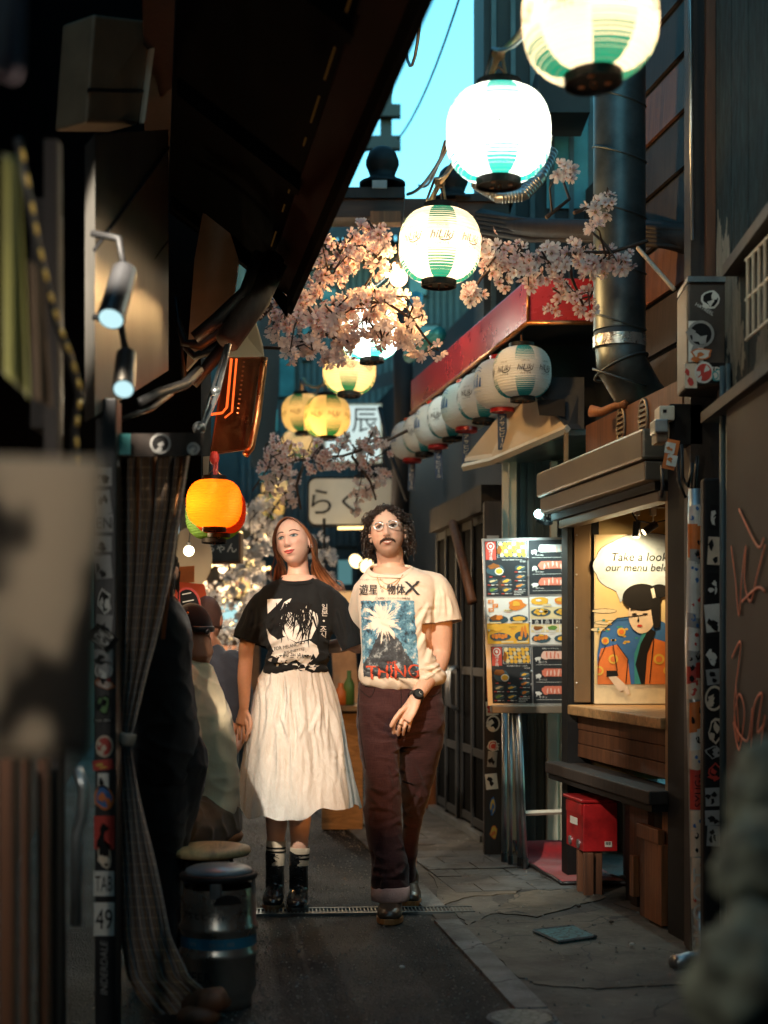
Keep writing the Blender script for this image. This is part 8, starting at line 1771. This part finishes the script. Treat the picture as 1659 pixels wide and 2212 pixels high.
def denim():
    t = NT('burgundy_denim'); n = t.noise(5, 4, .6); sl = t.noise(420, 3, .6, t.mapping((1, 1, .05))); s2 = t.noise(420, 3, .6, t.mapping((.05, .05, 1))); f = t.math('MULTIPLY', t.math('ADD', sl, s2), .5)
    c = t.mix(t.ramp(f, [(.42, (0, 0, 0)), (.60, (1, 1, 1))]), t.ramp(n, [(.3, (.018, .005, .006)), (.7, (.032, .009, .010))]), (.050, .018, .017)); return t.done(t.bsdf(c, .85, 0, t.bump(t.math('ADD', f, t.noise(20, 4)), .30, .006), .25, sheen=.1))
M['denim'] = denim(); wear('jeans', jm, ma, M['denim'])
M['cuff'] = cloth_mat('pale_denim_cuff', (.55, .36, .32), .9, weave=300, wb=1.0, crease=.6, cs=120, var=.3)
b = MB(); c0, c1 = mm(843, 1912, -.08), mm(844, 1944, -.08); b.tube([c0, c0 + V((0, 0, -.006)), c1 + V((0, 0, .004)), c1], [(.079, .086), (.085, .092), (.084, .092), (.078, .086)], 40, side=(1, 0, 0), caps=False); o = part('cuff', b, ma, M['cuff'], smooth=True); md = o.modifiers.new('t', 'SOLIDIFY'); md.thickness = .006
b = MB(); c0, c1 = mm(881, 1872, .35), mm(881, 1900, .36); b.tube([c0, c1], [(.038, .07), (.040, .074)], 30, side=(1, 0, 0), caps=False); part('cuff', b, ma, M['denim'], smooth=True)
bvj = BVHTree.FromPolygons([v.co + BASE[ma] for v in jm.vertices], [tuple(p.vertices) for p in jm.polygons])
b = MB()
for x, y in ((777, 1470), (803, 1477), (829, 1482)): p = onto(bvj, x, y, .001); b.ball(p, (.006, .003, .006), 10, 6)
part('rivets', b, ma, M['copper'], smooth=True)
b = MB()
for st_ in ([(776, 1488), (800, 1506), (812, 1480)], [(955, 1490), (930, 1506), (912, 1486)], [(866, 1480), (866, 1530), (860, 1575), (858, 1600)], [(775, 1500), (776, 1560), (790, 1660)]): b.tube([onto(bvj, x, y, .001) for x, y in smooth_path([V((x, y, 0)) for x, y in st_], 6) for x, y in [(x, y)]] if False else [onto(bvj, q.x, q.y, .001) for q in smooth_path([V((x, y, 0)) for x, y in st_], 6)], .0016, 5)
part('seams', b, ma, M['ink'], smooth=True)
M['shoe_brown'] = pm('dark_brown_leather', (.055, .036, .022), .32, var=.3, scale=14, bump=.15, bscale=60, coat=.25); M['welt'] = pm('tan_welt', (.40, .17, .05), .5)
a = V((mm(845, 0, -.07).x, YM - .06, 0)); t_ = V((mm(840, 0, -.22).x, YM - .235, 0)); shoe(ma, 'shoe', a, t_, .04, .056, .05, .045, M['shoe_brown'], M['welt'], 0, 5, None, M['galv'])
a = V((mm(884, 0, .34).x, YM + .36, .0)); t_ = V((mm(888, 0, .2).x, YM + .19, 0)); shoe(ma, 'shoe', a, t_, .04, .05, .07, .045, M['shoe_brown'], M['welt'], .0, 0)
# watch, ring, necklace
wt = thing('wrist_watch', 'black round wrist watch on the man\'s left wrist', 'watch', mm(899, 1506, -.13)); c = mm(899, 1506, -.13); ax = (mm(916, 1478, -.08) - mm(892, 1520, -.145)).normalized(); f = (V((0, -1, 0)) - ax * V((0, -1, 0)).dot(ax)).normalized(); sd2 = ax.cross(f)
b = MB(); b.tube([c - ax * .011, c + ax * .011], [.0335, .0335], 28, caps=False); part('strap', b, wt, M['plastic'], smooth=True)
b = MB(); b.tube([c + f * .026, c + f * .040], [.024, .022], 28); part('case', b, wt, M['blackm']); b = MB(); b.tube([c + f * .0402, c + f * .0412], .018, 28); part('dial', b, wt, pm('watch_dial', (.03, .035, .035), .1, coat=1)); b = MB(); b.tube([c + f * .0416, c + f * .0416 + sd2 * .012], .0008, 4); b.tube([c + f * .0416, c + f * .0416 + ax * .009], .0008, 4); part('hands', b, wt, M['white'])
b = MB(); p0, p1 = mm(866, 1562, -.17), mm(864, 1566, -.168); dd_ = (p1 - p0).normalized(); b.tube([p0, p0 + dd_ * .007], .0122, 18, caps=False); o = solo('finger_ring', b, M['golden'], p0, True, label='wide gold ring on the man\'s left hand', cat='ring'); md = o.modifiers.new('t', 'SOLIDIFY'); md.thickness = .0015
b = MB(); b.tube([onto(bvm, q.x, q.y, .0035) for q in smooth_path([V(p + (0,)) for p in ((814, 1240), (820, 1262), (836, 1273), (856, 1262), (874, 1236))], 7)], .0016, 5); b.tube([onto(bvm, q.x, q.y, .0035) for q in smooth_path([V(p + (0,)) for p in ((816, 1240), (828, 1258), (842, 1262), (860, 1252), (876, 1228))], 7)], .0012, 5); solo('necklace', b, pm('gold_chain', (.55, .34, .10), .3, .9), mm(840, 1260), True, label='thin double gold chain around the man\'s neck', cat='necklace')
# ---------------------------------------------------------------- guests at the stall
def guest(label, Y, rows, cloth, limbs=(), headspec=None, skin=(.42, .22, .14), p=2.3, foldk=0, legs=(), legmat=None):
    g_ = person(label, V((W((rows[0][1] + rows[0][2]) / 2, 0, Y).x, Y, 0))); b = MB()
    if headspec:
        H = headframe(headspec[0], headspec[1], headspec[2], headspec[3], headspec[4]); head(b, H, True); limb(b, [H @ V((0, .03, -.05)), H @ V((0, .04, -.10)), headspec[5]], [.055, .055, .062])
    loft(b, [(y, a + 8, c - 8, yy, d * .85) for y, a, c, yy, d in rows], 32)
    for pts, rr in limbs: limb(b, smooth_path(pts, 4), list(np.interp(np.linspace(0, len(pts) - 1, 4 * (len(pts) - 1) + 1), range(len(pts)), [r * .82 for r in rr])))
    for pts, rr in legs: limb(b, smooth_path(pts, 4), list(np.interp(np.linspace(0, len(pts) - 1, 4 * (len(pts) - 1) + 1), range(len(pts)), [r * .82 for r in rr])))
    me = remesh(b, .007, 3); tone_of(me, headframe(V((50, 0, 0)), 0, 0, 0, 1), skin, False); wear('body', me, g_, M['skin_m'])
    b = MB(); loft(b, rows, 44, p)
    for pts, rr in limbs: k = min(len(pts), 3); limb(b, smooth_path(pts[:k], 4), list(np.interp(np.linspace(0, k - 1, 4 * (k - 1) + 1), range(k), rr[:k])))
    me = remesh(b, .008, 4); fold(me, lambda x, y, z: .004 * nz(x, y, z, 7, foldk) + .008 * ridge(x * .9 + .7 * z, y, z * 1.2, 10, foldk + 3) - .004); wear('shirt', me, g_, cloth)
    if legs:
        b = MB()
        for pts, rr in legs: limb(b, smooth_path(pts, 4), list(np.interp(np.linspace(0, len(pts) - 1, 4 * (len(pts) - 1) + 1), range(len(pts)), rr)))
        me = remesh(b, .008, 4); fold(me, lambda x, y, z: .010 * ridge(x * .8 + .5 * z, y, z * 1.5, 8, foldk + 5) - .004); wear('trousers', me, g_, legmat)
    return g_
M['cloth_black'] = cloth_mat('black_jersey', (.010, .010, .011), .9, crease=.3, cs=10); M['cloth_beige'] = cloth_mat('beige_cotton', (.74, .60, .38), .88, crease=.28, cs=11); M['cloth_navy'] = cloth_mat('navy_cotton', (.035, .035, .045), .9, cs=10); M['cloth_brown'] = cloth_mat('brown_twill', (.12, .075, .035), .9, cs=14)
ga = guest('standing person dressed in black, seen from behind beside the curtain', 5.15, [(1285, 318, 372, 5.15, .07), (1310, 300, 396, 5.15, .10), (1370, 292, 412, 5.15, .13), (1470, 296, 414, 5.15, .14), (1560, 292, 426, 5.15, .15), (1620, 290, 429, 5.15, .16), (1690, 292, 412, 5.15, .14)], M['cloth_black'], headspec=(W(340, 1238, 5.15), PI - .3, .1, 0, 1.0, W(343, 1300, 5.17)), foldk=2,
     legs=[([W(345, 1640, 5.15), W(344, 1750, 5.12), W(342, 1850, 5.15), W(342, 2070, 5.2)], [.13, .10, .085, .07]), ([W(378, 1640, 5.18), W(366, 1750, 5.2), W(352, 1850, 5.22), W(350, 2070, 5.3)], [.13, .10, .085, .07])], legmat=M['cloth_black'])
paths = []
HA = headframe(W(340, 1238, 5.15), PI - .3, .1, 0, 1.0)
for k in range(260):
    d = V((rnd.gauss(0, 1), rnd.gauss(0, 1), abs(rnd.gauss(0, 1)) * .9)).normalized(); p = V((d.x * .078, .01 + d.y * .1, d.z * .12))
    if p.y < -.05: continue
    paths.append([HA @ p, HA @ (p * 1.06 + V((0, .01, -.03))), HA @ (V((p.x * 1.08, p.y * 1.05 + .01, p.z - .10)))])
hair_obj('hair', paths, M['hair_black'], ga, .005)
gb_ = guest('seated man in a beige t-shirt and black cap, seen from behind', 5.75, [(1418, 398, 436, 5.75, .06), (1440, 376, 458, 5.74, .09), (1490, 360, 480, 5.72, .12), (1560, 352, 502, 5.70, .14), (1650, 356, 513, 5.70, .15), (1720, 366, 517, 5.70, .16), (1775, 388, 514, 5.70, .16), (1800, 410, 498, 5.70, .13)], M['cloth_beige'],
     limbs=[([W(392, 1470, 5.62), W(380, 1530, 5.55), W(392, 1590, 5.5), W(360, 1620, 5.45), W(330, 1600, 5.4)], [.075, .075, .078, .04, .035])], headspec=(W(415, 1362, 5.74), PI + .75, .22, 0, .88, W(420, 1425, 5.76)), foldk=7, skin=(.46, .20, .11),
     legs=[([W(450, 1775, 5.70), W(400, 1790, 5.45), W(360, 1770, 5.25)], [.14, .115, .09]), ([W(420, 1770, 5.8), W(370, 1780, 5.62), W(335, 1775, 5.45)], [.13, .115, .09])], legmat=M['cloth_brown'])
HB = headframe(W(415, 1362, 5.74), PI + .75, .22, 0, .88); cp = thing('baseball_hat', 'black baseball cap worn by the seated man in beige', 'cap', W(415, 1340, 5.74)); b = MB(); n, m = 36, 12; vs = []
for i in range(m + 1):
    for j in range(n): t = (i / m) * 1.65; a = 2 * PI * j / n; vs.append(HB @ V((.086 * math.sin(t) * math.cos(a), .004 + .108 * math.sin(t) * math.sin(a), .132 * math.cos(t) - .004)))
b.add(vs, [(i * n + j, i * n + (j + 1) % n, (i + 1) * n + (j + 1) % n, (i + 1) * n + j) for i in range(m) for j in range(n)]); part('crown', b, cp, M['cloth_black'], smooth=True)
b = MB(); b.tube(smooth_path([HB @ V((-.06, .085, -.012)), HB @ V((-.03, .112, -.02)), HB @ V((.03, .112, -.02)), HB @ V((.06, .085, -.012))], 4), [(.012, .004)] * 13, 8, side=(0, 0, 1)); b.ball(HB @ V((0, .112, -.03)), (.012, .01, .012), 8, 6); part('strap', b, cp, M['plastic'], smooth=True)
b = MB(); b.poly([HB @ V((.075 * math.sin(a), -.09 - .085 * math.cos(a), .0)) for a in np.linspace(-1.5, 1.5, 14)], HB.to_3x3() @ V((0, 0, .006))); part('brim', b, cp, M['cloth_black'])
b = MB(); b.ball(HB @ V((.06, .065, .065)), .006, 8, 6); part('eyelet', b, cp, M['copper'])
b = MB(); b.lathe([(.001, .45), (.15, .45), (.16, .43), (.15, .41), (.001, .41)], 32, (W(440, 0, 5.7).x, 5.7, 0)); stl2 = thing('stool', 'round stool under the seated man in beige', 'stool', (W(440, 0, 5.7).x, 5.7, 0)); part('seat', b, stl2, M['woodo'], smooth=True)
for a in (.6, 2.2, 3.7, 5.3): b = MB(); x = W(440, 0, 5.7).x; b.tube([(x + .1 * math.cos(a), 5.7 + .1 * math.sin(a), .41), (x + .14 * math.cos(a), 5.7 + .14 * math.sin(a), 0)], .012, 8); part('leg', b, stl2, M['blackm'])
gc = guest('person in a navy shirt with short reddish hair sitting with back turned', 7.4, [(1392, 438, 474, 7.4, .06), (1412, 428, 494, 7.4, .09), (1450, 420, 512, 7.38, .13), (1530, 418, 520, 7.36, .15), (1620, 424, 516, 7.36, .16), (1720, 430, 512, 7.36, .18), (1780, 440, 505, 7.36, .14)], M['cloth_navy'],
     limbs=[([W(500, 1440, 7.36), W(512, 1500, 7.3), W(514, 1560, 7.25), W(500, 1620, 7.1), W(488, 1600, 6.95)], [.09, .085, .08, .045, .04])], headspec=(W(448, 1340, 7.4), PI - .2, .15, 0, 1.0, W(455, 1400, 7.42)), foldk=15, skin=(.46, .18, .10))
HC = headframe(W(448, 1340, 7.4), PI - .2, .15, 0, 1.0); b = MB(); n, m = 32, 14; vs = []
for i in range(m + 1):
    for j in range(n): t = (i / m) * 1.9; a = 2 * PI * j / n; k = 1 + .03 * noise.noise(V((math.cos(a) * 4, math.sin(a) * 4, t * 4))); q = V((.080 * k * math.sin(t) * math.cos(a), .012 + .104 * k * math.sin(t) * math.sin(a), .126 * k * math.cos(t))); q.y = max(q.y, -.055 if q.z < .06 else -.2); vs.append(HC @ q)
b.add(vs, [(i * n + j, i * n + (j + 1) % n, (i + 1) * n + (j + 1) % n, (i + 1) * n + j) for i in range(m) for j in range(n)]); part('hair', b, gc, pm('red_lit_dark_hair', (.07, .022, .012), .7, bump=.6, bscale=120), smooth=True)  # dark hair with the red light on it put into the colour
b = MB(); b.lathe([(.001, .50), (.15, .50), (.16, .48), (.001, .46)], 28, (W(470, 0, 7.36).x, 7.36, 0)); stl3 = thing('stool', 'stool under the person in the navy shirt', 'stool', (W(470, 0, 7.36).x, 7.36, 0)); part('seat', b, stl3, M['woodd'], smooth=True)
b = MB(); x = W(470, 0, 7.36).x; b.tube([(x, 7.36, 0), (x, 7.36, .46)], .03, 10); part('leg', b, stl3, M['blackm'])
